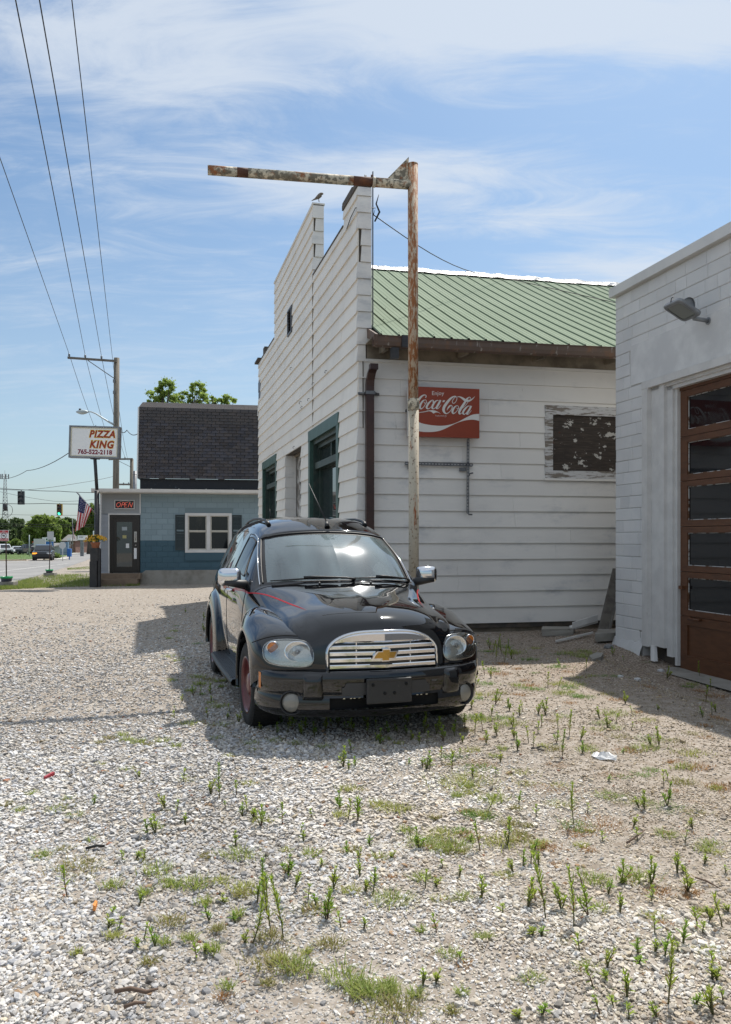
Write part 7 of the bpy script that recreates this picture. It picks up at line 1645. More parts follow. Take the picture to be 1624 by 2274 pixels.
# running boards
for s in (-1, 1):
    b = MB(); prof = [(.76, .30), (.80, .305), (.925, .285), (.94, .265), (.93, .235), (.80, .225)]
    rws = []
    for i in range(11):
        f = i / 10; y = 1.32 + f * 1.68; wv = -.012 * (2 * f - 1) ** 2; rws.append([(s * (v + (wv if v > .85 else 0)), y, z) for v, z in prof])
    b.grid(rws, flip=(s > 0), smooth=False); rb_ = b.build('running_board', M['black_plastic'], car, local=True)
    b = MB()
    for j in range(7):
        v = .815 + j * .0165; z = .305 - (v - .80) * .16; b.box(min(s * v, s * (v + .006)), max(s * v, s * (v + .006)), 1.40, 2.93, z - .002, z + .0035)
    b.build('tread_strip', M['grey_plastic'], rb_, local=True)
# front bumper
BP = np.array([(0, .012), (.15, .02), (.30, .042), (.42, .07), (.52, .10), (.62, .142), (.70, .192), (.77, .26), (.82, .34), (.85, .42), (.862, .50)])
BZ = [(-.16, .535), (-.07, .528), (-.015, .515), (0.0, .490), (.004, .455), (-.002, .40), (-.010, .372), (-.016, .355), (-.010, .33), (-.006, .28), (-.018, .235), (-.055, .20), (-.13, .185)]
def bump_pt(t, o, z):
    p = Surf.curve(BP, [t])[0]; a = Surf.curve(BP, [min(t + .05, 10)])[0]; c = Surf.curve(BP, [max(t - .05, 0)])[0]; d = a - c; ln = np.hypot(*d); nv, nu = d[1] / ln, -d[0] / ln
    if t < .06: nv, nu = 0.0, -1.0
    return Vector((p[0] + nv * o, p[1] + nu * o, z))
TT = np.linspace(0, 10, 61); zc_ = Surf.curve(np.array(BZ), np.linspace(0, len(BZ) - 1, 49)); zn = len(zc_)
def drop_b(i, j):
    v = Surf.curve(BP, [TT[i] + .08])[0][0]; z = (zc_[j][1] + zc_[j + 1][1]) / 2; o = (zc_[j][0])
    if z < .36 and j > 20:
        if v < .40 and .262 < z < .338: return True
    return False
b = MB(); b.grid([[bump_pt(t, o, z) for o, z in zc_] for t in TT], drop=drop_b, flip=True); mirror(b); bp = b.build('front_bumper', M['car_paint'], car, local=True)
b = MB(); b.box(-.43, .43, .11, .30, .25, .35); b.build('air_intake', M['dark_hole'], bp, local=True)
b = MB()
for x in (-.30, -.25, -.225, -.19, .24, .27, .31): b.box(x, x + .014, .085, .10, .325, .336)
b.build('clip', M['lamp_grey2'], bp, local=True)
for s in (-1, 1):
    b = MB(); K_ = np.linspace(3.2, 4.6, 13); rw = []
    for t in K_:
        p0 = bump_pt(t, .0, .4); f = (t - 3.2) / 1.4; e = math.sqrt(max(0, 1 - (2 * f - 1) ** 4)) if 0 <= f <= 1 else 0
        col = []
        for q in np.linspace(-1, 1, 15):
            zz = .415 + q * .093; ee = (1 - abs(q) ** 4) ** .5 * e; col.append(bump_pt(t, -.012 + .042 * ee, zz))
        rw.append([(s * p.x, p.y, p.z) for p in col])
    b.grid(rw, flip=(s < 0)); b.build('bumper_guard', M['car_paint'], bp, local=True)
    # lower mid-grey panel
    b = MB(); rw = [[bump_pt(t, .0045, z) for z in np.linspace(.362 + .004 * 0, .445 - (.03 if t > 1.95 else 0), 8)] for t in np.linspace(.9, 2.15, 12)]; b.grid([[(s * p.x, p.y - .006, p.z) for p in r_] for r_ in rw], flip=(s < 0)); b.build('bumper_panel', M['grey_plastic'], bp, local=True)
    # fog lamp
    c = bump_pt(5.35, .0, .303); nv = (bump_pt(5.35, .05, .303) - c).normalized(); c = Vector((s * c.x, c.y, c.z)); nv = Vector((s * nv.x * .6, nv.y, nv.z)).normalized(); Q = nv.to_track_quat('Z', 'Y').to_matrix().to_4x4()
    b = MB(); b.lathe([(.088, -.034), (.083, -.002), (.077, -.006), (.073, -.03), (.0, -.05)], 28, Matrix.Translation(c) @ Q); b.build('fog_lamp_surround', M['black_plastic'], bp, local=True)
    b = MB(); b.lathe([(.072, -.025), (.062, -.004), (.045, .008), (.02, .013), (0, .014)], 28, Matrix.Translation(c - nv * .004) @ Q); b.build('fog_lamp', M['fog_lens'], bp, local=True)
    # side marker
    b = MB(); rw = [[bump_pt(t, .004, z + (t - 8.4) * .01) for z in np.linspace(.385, .495, 6)] for t in np.linspace(8.2, 8.55, 5)]; b.grid([[(s * p.x, p.y, p.z) for p in r_] for r_ in rw], flip=(s < 0)); b.build('side_marker', M['amber'], bp, local=True)
# shelf ribs under the grille
b = MB()
for i in range(3): b.tube([bump_pt(t, -.05 - i * .03, .533 + .003 * i) for t in np.linspace(0, 3.1, 14)], .006, 5)
mirror(b); b.build('shelf_rib', M['car_paint'], bp, local=True)
# number plate bracket, blank
b = MB(); b.bbox(-.165, .165, -.038, -.012, .303, .478, .012); b.bbox(-.155, .155, -.046, -.037, .458, .476, .004); plate = b.build('plate_bracket', M['black_plastic'], car, local=True)
for (x, z) in ((-.12, .435), (.12, .435), (-.035, .375), (.035, .375)): b = MB(); b.lathe([(0, .004), (.012, .004), (.012, .0)], 10, Matrix.Translation((x, -.039, z)) @ Matrix.Rotation(R(90), 4, 'X')); b.build('bolt', M['dark_hole'], plate, local=True)
# grille: chrome frame, five bars with a bend in the middle, emblem
def gy(x, z): return .088 + .34 * max(0, abs(x) - .0) ** 1.0 * .35 + .10 * (z - .51)
GW = .405
def gtop(x): f = min(1, abs(x) / GW); return .645 + .143 * (1 - f ** 3.2) ** .6
b = MB(); xs = np.concatenate([np.linspace(-GW, -GW * .9, 10)[:-1], np.linspace(-GW * .9, GW * .9, 41), np.linspace(GW * .9, GW, 10)[1:]])
outer = [Vector((-GW, gy(GW, .51), .51))] + [Vector((x, gy(x, gtop(x)), gtop(x))) for x in xs] + [Vector((GW, gy(GW, .51), .51))]
b.tube([p + Vector((0, -.030, 0)) for p in outer], .0095, 8); b.tube([p + Vector((0, -.012, 0)) for p in outer], .010, 8); gr_ = b.build('grille_frame', M['chrome'], car, local=True)
b = MB(); n = len(outer) - 2
b.add([(p.x * .99, p.y + .0, .51) for p in outer[1:-1]] + [(p.x * .99, p.y + .0, p.z - .004) for p in outer[1:-1]], [(i, i + 1, n + i + 1, n + i) for i in range(n - 1)]); b.build('grille_backing', M['dark_hole'], gr_, local=True)
def gbar(zc, h, topfit=False):
    b = MB()
    for s in (-1, 1):
        # half bar: flat-topped chrome blade, mitred at the middle
        half = [x for x in np.linspace(0, GW - .016, 22)]; rw = []
        for x in half:
            zt = zc + h / 2; zb = zc - h / 2
            if topfit: zt = gtop(x) - .004
            zt = min(zt, gtop(min(x + .0, GW - .001)) - .006)
            if zt - zb < .004: continue
            y = gy(x, zc) - .036; mid = (zt + zb) / 2; hh = (zt - zb) / 2
            rw.append([(s * x, y + .03, zt), (s * x, y + .006, zt), (s * x, y, zt - hh * .35), (s * x, y + .001, zb + hh * .35), (s * x, y + .008, zb), (s * x, y + .03, zb)])
        b.grid(rw, smooth=False, flip=(s > 0))
    return b
gbar(.735, .052, True).build('grille_bar', M['chrome'], gr_, local=True, fix=False)
for zc2 in (.678, .634, .590, .546): gbar(zc2, .031).build('grille_bar', M['chrome'], gr_, local=True, fix=False)
b = MB()
for x in (-.2, .2): b.box(x - .004, x + .004, gy(x, .6) - .018, gy(x, .6) - .004, .53, .715)
b.build('grille_strut', M['chrome'], gr_, local=True)
def bow(sc): return [(x * sc, z * sc) for x, z in ((-.105, .0), (-.078, .032), (-.030, .032), (-.030, .052), (.038, .052), (.038, .032), (.112, .032), (.085, -.030), (.030, -.030), (.030, -.052), (-.038, -.052), (-.038, -.030), (-.122, -.030))]
eb = lambda a, z, d: Vector((a, gy(abs(a) * .5, .62) - .05 - d, .625 + z))
b = MB(); b.prism(bow(.84), eb, -.02, .006); em = b.build('emblem_rim', M['chrome'], gr_, local=True)
b = MB(); b.prism(bow(.70), eb, .0, .010); b.build('emblem', M['gold'], em, local=True)
# headlamps set into the front of the wings
def lamp_outline(N=36):
    o = []
    for i in range(N):
        t = 2 * math.pi * i / N; c, s_ = math.cos(t), math.sin(t); e = 2 / 3.3
        k = 2.72 + 1.66 * math.copysign(abs(c) ** e, c); u = 1.93 + .88 * math.copysign(abs(s_) ** e, s_)
        u += .16 * (2.7 - k) * (1 if s_ < 0 else .25) * -.35
        o.append((u, k))
    return o
LO = lamp_outline()
def wing_patch(name, sgn, off, m, parent, scale=1.0, dish=0.0):
    c = (sum(p[0] for p in LO) / len(LO), sum(p[1] for p in LO) / len(LO)); N = len(LO); vs = []; rings = 6
    for r_ in range(rings + 1):
        f = r_ / rings
        for p in LO:
            u, k = c[0] + (p[0] - c[0]) * f * scale, c[1] + (p[1] - c[1]) * f * scale; q = wp(u, k, off - dish * (1 - f ** 4)); vs.append((sgn * q.x, q.y, q.z))
    fs = []
    for r_ in range(rings): fs += [(r_ * N + i, r_ * N + (i + 1) % N, (r_ + 1) * N + (i + 1) % N, (r_ + 1) * N + i) for i in range(N)]
    b = MB(); b.add(vs, fs, 0, True); return b.build(name, m, parent, local=True)
for s in (-1, 1):
    hl = wing_patch('headlight', s, .003, M['lamp_grey2'], car)
    def face(u, k, d): q = wp(u, k, d); nn = wing.nrm(u, k) * wnn; return Vector((s * q.x, q.y, q.z)), Vector((s * nn.x, nn.y, nn.z))
    # big reflector
    c, nn = face(1.93, 2.15, .004); nn = Vector((nn.x * .35, -1, .08)).normalized(); Q = Matrix.Translation(c) @ nn.to_track_quat('Z', 'Y').to_matrix().to_4x4()
    Sx = Matrix.Diagonal((1.24, 1.0, 1, 1))
    b = MB(); b.lathe([(.074, .008), (.069, .011), (.064, .007)], 32, Q @ Sx); b.build('lamp_ring', M['chrome'], hl, local=True)
    b = MB(); b.lathe([(.065, .008), (.057, .004), (.04, .002), (.018, .005), (.012, .010)], 32, Q @ Sx); b.build('lamp_reflector', M['reflector'], hl, local=True)
    b = MB(); b.lathe([(.0, .017), (.008, .016), (.011, .009), (.015, .007)], 14, Q); b.build('bulb', M['chrome'], hl, local=True)
    c, nn = face(2.22, 3.72, .002); nn = Vector((nn.x * .45, nn.y, .0)).normalized(); Q = Matrix.Translation(c) @ nn.to_track_quat('Z', 'Y').to_matrix().to_4x4()
    b = MB(); b.lathe([(.0, .013), (.02, .014), (.036, .011), (.039, .006)], 24, Q); b.build('turn_signal', M['amber'], hl, local=True)
    b = MB(); b.lathe([(.038, .005), (.041, .013), (.046, .010), (.047, .0)], 24, Q); b.build('turn_signal_ring', M['chrome'], hl, local=True)
    b = MB(); o = [face(u, k, .008)[0] for u, k in LO]; b.tube(o + [o[0]], .0045, 6); b.build('lamp_seal', M['lamp_grey2'], hl, local=True)
    wing_patch('lamp_cover', s, .014, M['clear_lens'], hl, 1.0, -.008)
# gap between the wing top and lamp, wing seam
b = MB(); b.tube([wp(3.3, k, .0) for k in np.linspace(.2, 5.2, 24)], .004, 5); sides(b, 'wing_seam', M['dark_hole'], car)
# wheels
for wu in (.88, 3.51):
    for s in (-1, 1):
        Q = Matrix.Translation((s * .757, wu, .318)) @ Matrix.Rotation(R(90 * s), 4, 'Y')
        if wu < 1: Q = Matrix.Translation((s * .757, wu, .318)) @ Matrix.Rotation(R(2), 4, 'Z') @ Matrix.Rotation(R(90 * s), 4, 'Y')
        b = MB(); b.lathe([(.205, -.10), (.25, -.112), (.295, -.110), (.316, -.092), (.320, -.05), (.3215, 0), (.320, .05), (.316, .092), (.295, .110), (.25, .114), (.222, .108), (.205, .098)], 48, Q)
        ty = b.build('wheel', M['tyre'], car, local=True)
        b = MB()
        for k in range(54):
            a0_ = k * 2 * math.pi / 54; 
            for (h0, h1, sh_) in ((-.095, -.035, .03), (-.03, .03, 0), (.035, .098, -.03)):
                pr_ = lambda a, h, r_: Q @ Vector((r_ * math.cos(a), r_ * math.sin(a), h)); a, c = a0_ + sh_, a0_ + sh_ + .085; r0, r1 = .312, .3245 if abs(h0 + h1) < .1 else .321
                b.hexa([pr_(a, h0, r0), pr_(c, h0, r0), pr_(c, h1, r0), pr_(a, h1, r0), pr_(a, h0, r1), pr_(c, h0, r1), pr_(c, h1, r1), pr_(a, h1, r1)])
        b.build('tread', M['tyre'], ty, local=True)
        b = MB(); b.lathe([(.215, .098), (.212, .108), (.204, .106), (.196, .085), (.188, .045), (.165, .035), (.135, .050), (.105, .062), (.09, .055)], 40, Q); rim = b.build('rim', M['wheel_red'], ty, local=True)
        b = MB(); b.lathe([(.098, .050), (.094, .074), (.080, .090), (.045, .098), (.0, .100)], 32, Q); b.build('hub_cap', M['wheel_red'], ty, local=True)
        b = MB(); b.lathe([(.216, .103), (.2165, .109), (.209, .1085)], 40, Q); b.build('trim_ring', M['wheel_red'], ty, local=True)
        b = MB(); b.lathe([(0, -.02), (.20, -.02)], 24, Q); b.build('brake', M['dark_hole'], ty, local=True)
# door mirrors
for s in (-1, 1):
    b = MB(); b.tube([(s * .755, 1.66, 1.035), (s * .78, 1.625, 1.045), (s * .85, 1.59, 1.055), (s * .95, 1.585, 1.062)], [.045, .042, .034, .020], 10); b.add([(s * .758, 1.56, 1.0), (s * .758, 1.80, 1.03), (s * .735, 1.80, 1.16), (s * .74, 1.68, 1.14)], [(0, 1, 2, 3)]); arm = b.build('mirror_arm', M['black_plastic'], car, local=True)
    bm = bmesh.new(); bmesh.ops.create_cube(bm, size=1.0)
    for v in bm.verts: v.co = Vector((v.co.x * .195, v.co.y * .11, v.co.z * .150))
    bmesh.ops.bevel(bm, geom=list(bm.edges), offset=.042, segments=4, affect='EDGES', profile=.5)
    for v in bm.verts:
        if v.co.y < 0: v.co.x *= 1 - .35 * (-v.co.y / .0525) ** 2 * .5; v.co.z *= 1 - .3 * (-v.co.y / .0525) ** 2 * .5
    bm.verts.index_update(); b = MB(); b.add([(v.co.x + s * .900, v.co.y + 1.635, v.co.z + 1.112) for v in bm.verts], [[v.index for v in f.verts] for f in bm.faces], 0, True); bm.free(); b.build('mirror_cap', M['chrome'], arm, local=True)
    b = MB(); b.box(s * .90 - .085, s * .90 + .085, 1.691, 1.693, 1.06, 1.17); b.build('mirror_glass', M['car_glass'], arm, local=True)
    # door handle
    c = hp(11.35, 3.30, .0); b = MB(); b.tube([(s * (c.x + .0), c.y - .08, c.z), (s * (c.x + .035), c.y - .06, c.z + .002), (s * (c.x + .038), c.y + .06, c.z + .002), (s * (c.x), c.y + .09, c.z)], .014, 8); b.build('door_handle', M['chrome'], car, local=True)
    # roof rail
    P_ = [hp(u, 6.15, h) for u, h in ((11.75, .0), (11.85, .016), (12.05, .024), (12.6, .026), (13.3, .026), (14.0, .024), (14.6, .018), (14.75, .0))]
    b = MB(); b.tube([(s * p.x, p.y, p.z) for p in P_], [.022, .020, .014, .012, .012, .012, .016, .022], 10)
    q = [hp(12.0, 6.15, .02), hp(11.78, 6.15, .005)]; b.build('roof_rail', M['black_plastic'], car, local=True)
# wipers, washer jets, aerials
for (x0, xs_, tip, nm) in ((.02, -.10, -.60, 'a'), (.62, .55, -.02, 'b')):
    b = MB()
    def wsp(x, f, d=.02):        # point on the glass near its foot
        k = 9 - abs(x) / .17 if abs(x) < .36 else 7 - (abs(x) - .36) / .185
        p = hp(8.0 + f, max(5.3, min(k, 8.95)), d); return Vector((math.copysign(p.x, x) if abs(x) > .01 else x, p.y, p.z))
    b.tube([wsp(tip, .10, .012), wsp((tip + x0) / 2, .13, .016), wsp(x0 * .9 + tip * .1, .10, .014)], [.005, .009, .005], 6)
    b.tube([wsp((tip + x0) / 2 - .02, .13, .03), wsp((tip + x0) / 2 + .05, .12, .034), wsp(x0 * .6 + tip * .4 + .25, .0, .03), wsp(x0 * .6 + tip * .4 + .33, -.05, .012)], [.014, .011, .008, .014], 6)
    b.build('wiper', M['black_plastic'], car, local=True)
for x in (-.22, .22): b = MB(); p = hp(6.25, 9 - x / .17 if x > 0 else 9 + x / .17, .004); b.tube([(x, p.y, p.z), (x, p.y + .02, p.z + .012)], .010, 6); b.build('washer_jet', M['black_plastic'], car, local=True)
p = hp(11.25, 8.95, 0); b = MB(); b.tube([(.03, p.y, p.z), (.03, p.y + .03, p.z + .05)], [.026, .012], 8); b.tube([(.03, p.y + .02, p.z + .045), (-.08, p.y + .30, p.z + .42)], [.006, .0035], 6); b.build('aerial', M['black_plastic'], car, local=True)
p = hp(14.2, 7.8, 0); b = MB(); b.tube([(-.21, p.y, p.z), (-.21, p.y - .01, p.z + .012)], .02, 6); b.tube([(-.21, p.y, p.z), (-.215, p.y + .02, p.z + .14)], [.008, .003], 6); b.build('aerial', M['black_plastic'], car, local=True)
# ------------------------------------------------------------------ loose gravel: thousands of crushed stones, lying where nobody could count them
def attr_mat(name, rough=.9, tr=0.0, bump=None):
    m = bpy.data.materials.new(name); m.use_nodes = True; t = m.node_tree; b = t.nodes['Principled BSDF']; b.inputs['Roughness'].default_value = rough; b.inputs['Specular IOR Level'].default_value = .25
    a = t.nodes.new('ShaderNodeAttribute'); a.attribute_name = 'tint'; t.links.new(a.outputs['Color'], b.inputs['Base Color'])
    if tr:
        tl_ = t.nodes.new('ShaderNodeBsdfTranslucent'); t.links.new(a.outputs['Color'], tl_.inputs[0]); ms = t.nodes.new('ShaderNodeMixShader'); ms.inputs[0].default_value = tr; t.links.new(b.outputs[0], ms.inputs[1]); t.links.new(tl_.outputs[0], ms.inputs[2]); t.links.new(ms.outputs[0], t.nodes['Material Output'].inputs[0])
    if bump:
        n = t.nodes.new('ShaderNodeTexNoise'); n.inputs['Scale'].default_value = bump; g = t.nodes.new('ShaderNodeNewGeometry'); t.links.new(g.outputs['Position'], n.inputs[0]); bp_ = t.nodes.new('ShaderNodeBump'); bp_.inputs['Strength'].default_value = .5; bp_.inputs['Distance'].default_value = .003; t.links.new(n.outputs[0], bp_.inputs['Height']); t.links.new(bp_.outputs[0], b.inputs['Normal'])
    return m
def raw_mesh(name, V, F, colr, m):
    """fast mesh from arrays; F is (n, k); colr is one colour per vertex"""
    me = bpy.data.meshes.new(name); k = F.shape[1]; n = len(F); me.vertices.add(len(V)); me.vertices.foreach_set('co', V.astype(np.float32).ravel()); me.loops.add(n * k); me.loops.foreach_set('vertex_index', F.astype(np.int32).ravel()); me.polygons.add(n)
    me.polygons.foreach_set('loop_start', np.arange(0, n * k, k, dtype=np.int32)); me.polygons.foreach_set('loop_total', np.full(n, k, dtype=np.int32))
    if colr is not None:
        a = me.attributes.new('tint', 'FLOAT_COLOR', 'POINT'); c4 = np.ones((len(V), 4), np.float32); c4[:, :3] = colr; a.data.foreach_set('color', c4.ravel())
    me.polygons.foreach_set('use_smooth', np.zeros(n, dtype=bool)); me.materials.append(m); me.update(); return me
bm = bmesh.new(); bmesh.ops.create_icosphere(bm, subdivisions=1, radius=1); IV = np.array([v.co[:] for v in bm.verts]); IF = np.array([[v.index for v in f.verts] for f in bm.faces]); bm.free()
SV = np.array([(x, y, z) for z in (-1, 1) for (x, y) in ((-1, -1), (1, -1), (1, 1), (-1, 1))], float) * .72; SF = np.array([(3, 2, 1, 0), (4, 5, 6, 7), (0, 1, 5, 4), (1, 2, 6, 5), (2, 3, 7, 6), (3, 0, 4, 7)])
rng = np.random.default_rng(77)
def vnoise(x, y, s, seed):
    r = np.random.default_rng(seed); T = r.random((64, 64)); X, Y = x * s + 100, y * s + 100; i, j = np.floor(X).astype(int), np.floor(Y).astype(int); u, v = X - i, Y - j; u = u * u * (3 - 2 * u); v = v * v * (3 - 2 * v)
    g = lambda a, c: T[a % 64, c % 64]; return (g(i, j) * (1 - u) + g(i + 1, j) * u) * (1 - v) + (g(i, j + 1) * (1 - u) + g(i + 1, j + 1) * u) * v
def scatter(y0, y1, dens):
    n0 = int(dens * (y1 - y0) * (0.52 * (y0 + y1) + 4.4)); y = rng.uniform(y0, y1, n0); x = rng.uniform(-1, 1, n0) * (.52 * y1 + 2.2); keep = (np.abs(x) < .50 * y + .30) | ((np.abs(x) < .5 * y + 2.1) & (rng.random(n0) < .17)); return x[keep], y[keep]
XS, YS = [], []
for (a, c, d) in ((2.25, 2.7, 11000), (2.7, 3.3, 10000), (3.3, 4.0, 8600), (4.0, 4.8, 6600), (4.8, 5.8, 4800), (5.8, 7.0, 3100), (7.0, 8.5, 1700), (8.5, 10, 1000), (10, 11.5, 600), (11.5, 13, 380), (13, 15, 220), (15, 17, 120), (17, 20, 60), (20, 24, 25)):
    x, y = scatter(a, c, d); XS.append(x); YS.append(y)
X, Y_ = np.concatenate(XS), np.concatenate(YS)
cover = .46 + .50 * np.clip((-X + .1 * Y_) * .35 + .1, -.5, .5) + .8 * (vnoise(X, Y_, .9, 1) - .5) + .5 * (vnoise(X, Y_, 2.6, 2) - .5)
cover += .25 * np.exp(-((X - .35) ** 2 / .8 + (Y_ - 4.0) ** 2 / 1.2))
gar_in = ((X - GAR.o.x) * GAR.n.x + (Y_ - GAR.o.y) * GAR.n.y) < .12
cover += .35 * np.clip((X - 1.2) / 1.2, 0, 1) * np.clip((Y_ - 6.5) / 2, 0, 1)
wb_in = ((X - C0[0]) * SID.n.x + (Y_ - C0[1]) * SID.n.y < .06) & ((X - C0[0]) * FAC.n.x + (Y_ - C0[1]) * FAC.n.y < .06)
keep = ~wb_in & (rng.random(len(X)) < np.clip(.46 + cover * .66, .66, .98)) & ~gar_in
X, Y_, cover = X[keep], Y_[keep], cover[keep]; N = len(X)
big = np.clip(.55 - X * .17 + 1.0 * (vnoise(X, Y_, .7, 3) - .5), 0, 1)
r = np.exp(rng.normal(0, .42, N)) * (.0030 + .0036 * big) * (1 + .075 * (np.minimum(Y_, 9) - 3))
r = np.where(rng.random(N) < .006, r * 1.7, r); r = np.where(np.abs(X) > .5 * Y_ + .30, r * 1.9, r)
r = np.clip(r, .0026, .017)
near = np.argsort(Y_)[:60000]; isn = np.zeros(N, bool); isn[near] = True
th = rng.uniform(0, 6.28, N); tx = rng.normal(0, .30, N); zg_ = np.array([gz(a, d) for a, d in zip(X, Y_)]) + .012 * np.sin(X * 2.3 + Y_) * np.sin(Y_ * 1.7)
asp = np.stack([.9 + .5 * rng.random(N), .78 + .35 * rng.random(N), .55 + .38 * rng.random(N)], 1)
def stones(sel, PV, PF, jit):
    n, k = sel.sum(), len(PV); q = PV[None] * (1 + jit * (rng.random((n, k, 3)) - .5)) * (r[sel, None] * asp[sel])[:, None, :]; c, s_ = np.cos(th[sel])[:, None], np.sin(th[sel])[:, None]
    bx = q[..., 0] * c - q[..., 1] * s_; by = q[..., 0] * s_ + q[..., 1] * c; bz = q[..., 2] + bx * np.sin(tx[sel])[:, None]
    V = np.stack([bx + X[sel, None], by + Y_[sel, None], bz + (zg_ + r * .28)[sel, None]], -1).reshape(-1, 3)
    return V, (PF[None] + (np.arange(n) * k)[:, None, None]).reshape(-1, PF.shape[1])
v = rng.normal(.465, .092, N) + .02 * big; warm = np.clip(rng.normal(.0, .020, N) + .045 * np.clip(X * .4 + .25, 0, 1), -.03, .14)
colr = np.stack([v + warm + .010, v + warm * .25 - .008, v - warm * 1.0 - .030], 1)
q = rng.random(N); colr[q < .05] *= .48; colr[(q > .05) & (q < .058)] = np.array([.36, .25, .16]); colr[(q > .058) & (q < .061)] = np.array([.33, .17, .11]); colr[(q > .061) & (q < .085)] = np.array([.62, .59, .54])
dm = np.clip((vnoise(X, Y_, 1.3, 21) * .6 + vnoise(X, Y_, 4.1, 22) * .4 + .10 * np.clip(X, -1.5, 2) - .46) * 4, 0, 1) * np.clip(.30 + .25 * (X + .5), .15, .6); colr = colr * (1 - dm[:, None] * np.array([.38, .46, .55]))
ln = vnoise((X + .27 * Y_) * 1.0, Y_ * .12, 2.2, 31); colr = colr * (.86 + .24 * ln)[:, None]
colr = np.clip(colr, .06, .80)
gm = attr_mat('gravel_stone', .92, bump=140)
V, F = stones(isn, IV, IF, .72); link('gravel', raw_mesh('gravel', V, F, np.repeat(colr[isn], 12, 0), gm), kind='stuff')
V, F = stones(~isn, SV, SF, .85); link('gravel', raw_mesh('gravel', V, F, np.repeat(colr[~isn], 8, 0), gm), kind='stuff')


# ------------------------------------------------------------------ weeds: every upright stalk is a plant of its own
M['weed_stem'] = mat('weed_stem', (0.085, 0.085, 0.030), .7); M['weed_stem_dry'] = mat('weed_stem_dry', (0.10, 0.06, 0.035), .8)
wl_mat = attr_mat('weed_leaf', .5, .5)
def leaf(Vs, Fs, Cs, p, d, up, L_, w, c):
    """folded lance leaf: 3 cross pairs"""
    side = d.cross(up)
    if side.length < 1e-4: side = d.cross(Vector((1, 0, 0)))
    side.normalize(); b0 = len(Vs); droop = Vector((0, 0, -1))
    for f, ww in ((0, .25), (.35, 1.0), (.75, .7), (1.0, .06)):
        q = p + d * (L_ * f) + droop * (L_ * .22 * f * f)
        Vs.append(q - side * w * ww * .5); Vs.append(q + side * w * ww * .5); k = .85 + .3 * f; Cs.append([x * k for x in c]); Cs.append([x * k for x in c])
    for i in range(3): Fs.append((b0 + 2 * i, b0 + 2 * i + 1, b0 + 2 * i + 3, b0 + 2 * i + 2))
def weed_proto(seed, H_, n, Ls, dense_):
    r_ = random.Random(seed); ph = 0; Vs, Fs, Cs = [], [], []; b = MB()
    green = [(.25, .36, .045), (.29, .38, .06), (.21, .33, .05), (.32, .38, .07)][seed % 4]
    shoots = 1 if dense_ or seed % 3 == 0 else 2 + seed % 3
    for sh in range(shoots):
        tilt_ = (.05 if dense_ else .10) if sh == 0 else .45; hh = H_ * (1 if sh == 0 else r_.uniform(.45, .8)); lean = Vector((r_.uniform(-tilt_, tilt_), r_.uniform(-tilt_, tilt_), 1)).normalized(); bend = r_.uniform(-.12, .12) * (.3 if dense_ else 1)
        P_ = lambda f: lean * (hh * f) + Vector((bend * f * f, .06 * math.sin(f * 3 + seed) * f, 0)) * hh
        b.tube([Vector((0, 0, -.01))] + [P_(f) for f in (.25, .5, .75, 1.0)], [.0040, .0036, .0030, .0022, .0012], 5)
        nn = n if sh == 0 else max(5, int(n * .55))
        for i in range(nn):
            f = .12 + .88 * i / (nn - 1); f = f ** (.8 if dense_ else .55); ph += 2.4 + r_.uniform(-.5, .5); up_ = (1.25 if dense_ else .65) + 1.5 * f * f + r_.uniform(-.5, .6)
            d = Vector((math.cos(ph), math.sin(ph), up_)).normalized(); k = Ls * (1.0 - .45 * f) * r_.uniform(.55, 1.2) * (.55 if f < .25 else 1); g_ = r_.uniform(.7, 1.25); c = [x * g_ for x in green]
            if f < .4 and r_.random() < .35: c = [.24, .16, .06]
            leaf(Vs, Fs, Cs, P_(f), d, Vector((0, 0, 1)), k, k * (.17 if dense_ else .24), c)
        for i in range(5): ph += 1.25; leaf(Vs, Fs, Cs, P_(.98), Vector((math.cos(ph) * .5, math.sin(ph) * .5, 1)).normalized(), Vector((0, 0, 1)), Ls * .55, Ls * .12, [x * 1.2 for x in green])
    stem = b.mesh('stem', M['weed_stem'] if seed % 4 else M['weed_stem_dry'])
    return stem, raw_mesh('foliage', np.array([v_[:] for v_ in Vs]), np.array(Fs), np.array(Cs), wl_mat)
TALL = [weed_proto(s, .30, 62, .070, True) for s in (1, 2, 3, 5)]
MID = [weed_proto(s, .15, 20, .066, False) for s in (11, 12, 13, 14, 15, 16, 17)]
LOW = [weed_proto(s, .09, 12, .052, False) for s in (21, 22, 23, 24, 25)]
WA = [(815,363,75),(978,435,170),(938,415,80),(1050,425,65),(1098,505,85),(1160,555,120),(1078,510,60),(1128,520,60),(1255,545,115),(1045,645,65),(1512,470,95),(1550,525,125),(1590,525,120),(1525,285,100),(1550,305,45),(1560,230,60),(1580,290,60),(735,485,70),(785,510,65),(825,555,60),(695,595,90),(655,600,80),(620,345,45),(1335,585,45),(1350,625,55),(1170,890,190),(1205,1020,260),(1260,1050,280),(1120,1070,215),(1145,885,90),(640,1050,90),(690,1080,90),(480,1000,60),(495,940,50),(620,900,60),(530,1000,60),(930,965,90),(985,890,40),(1275,770,110),(1310,830,70),(1370,880,80),(1405,895,50),(1480,830,90),(545,710,55),(605,700,45),(648,700,45),(1045,970,50),(1090,1060,70),(875,1130,75),(905,1100,50),(300,870,130),(1545,680,60),(1600,700,60),(1385,515,40),(1455,960,150),(1515,1000,80),(420,465,40),(1190,900,150),(1000,480,40),(610,1080,50),(1225,110,40),(1300,130,55),(1340,150,60),(1060,100,60)]
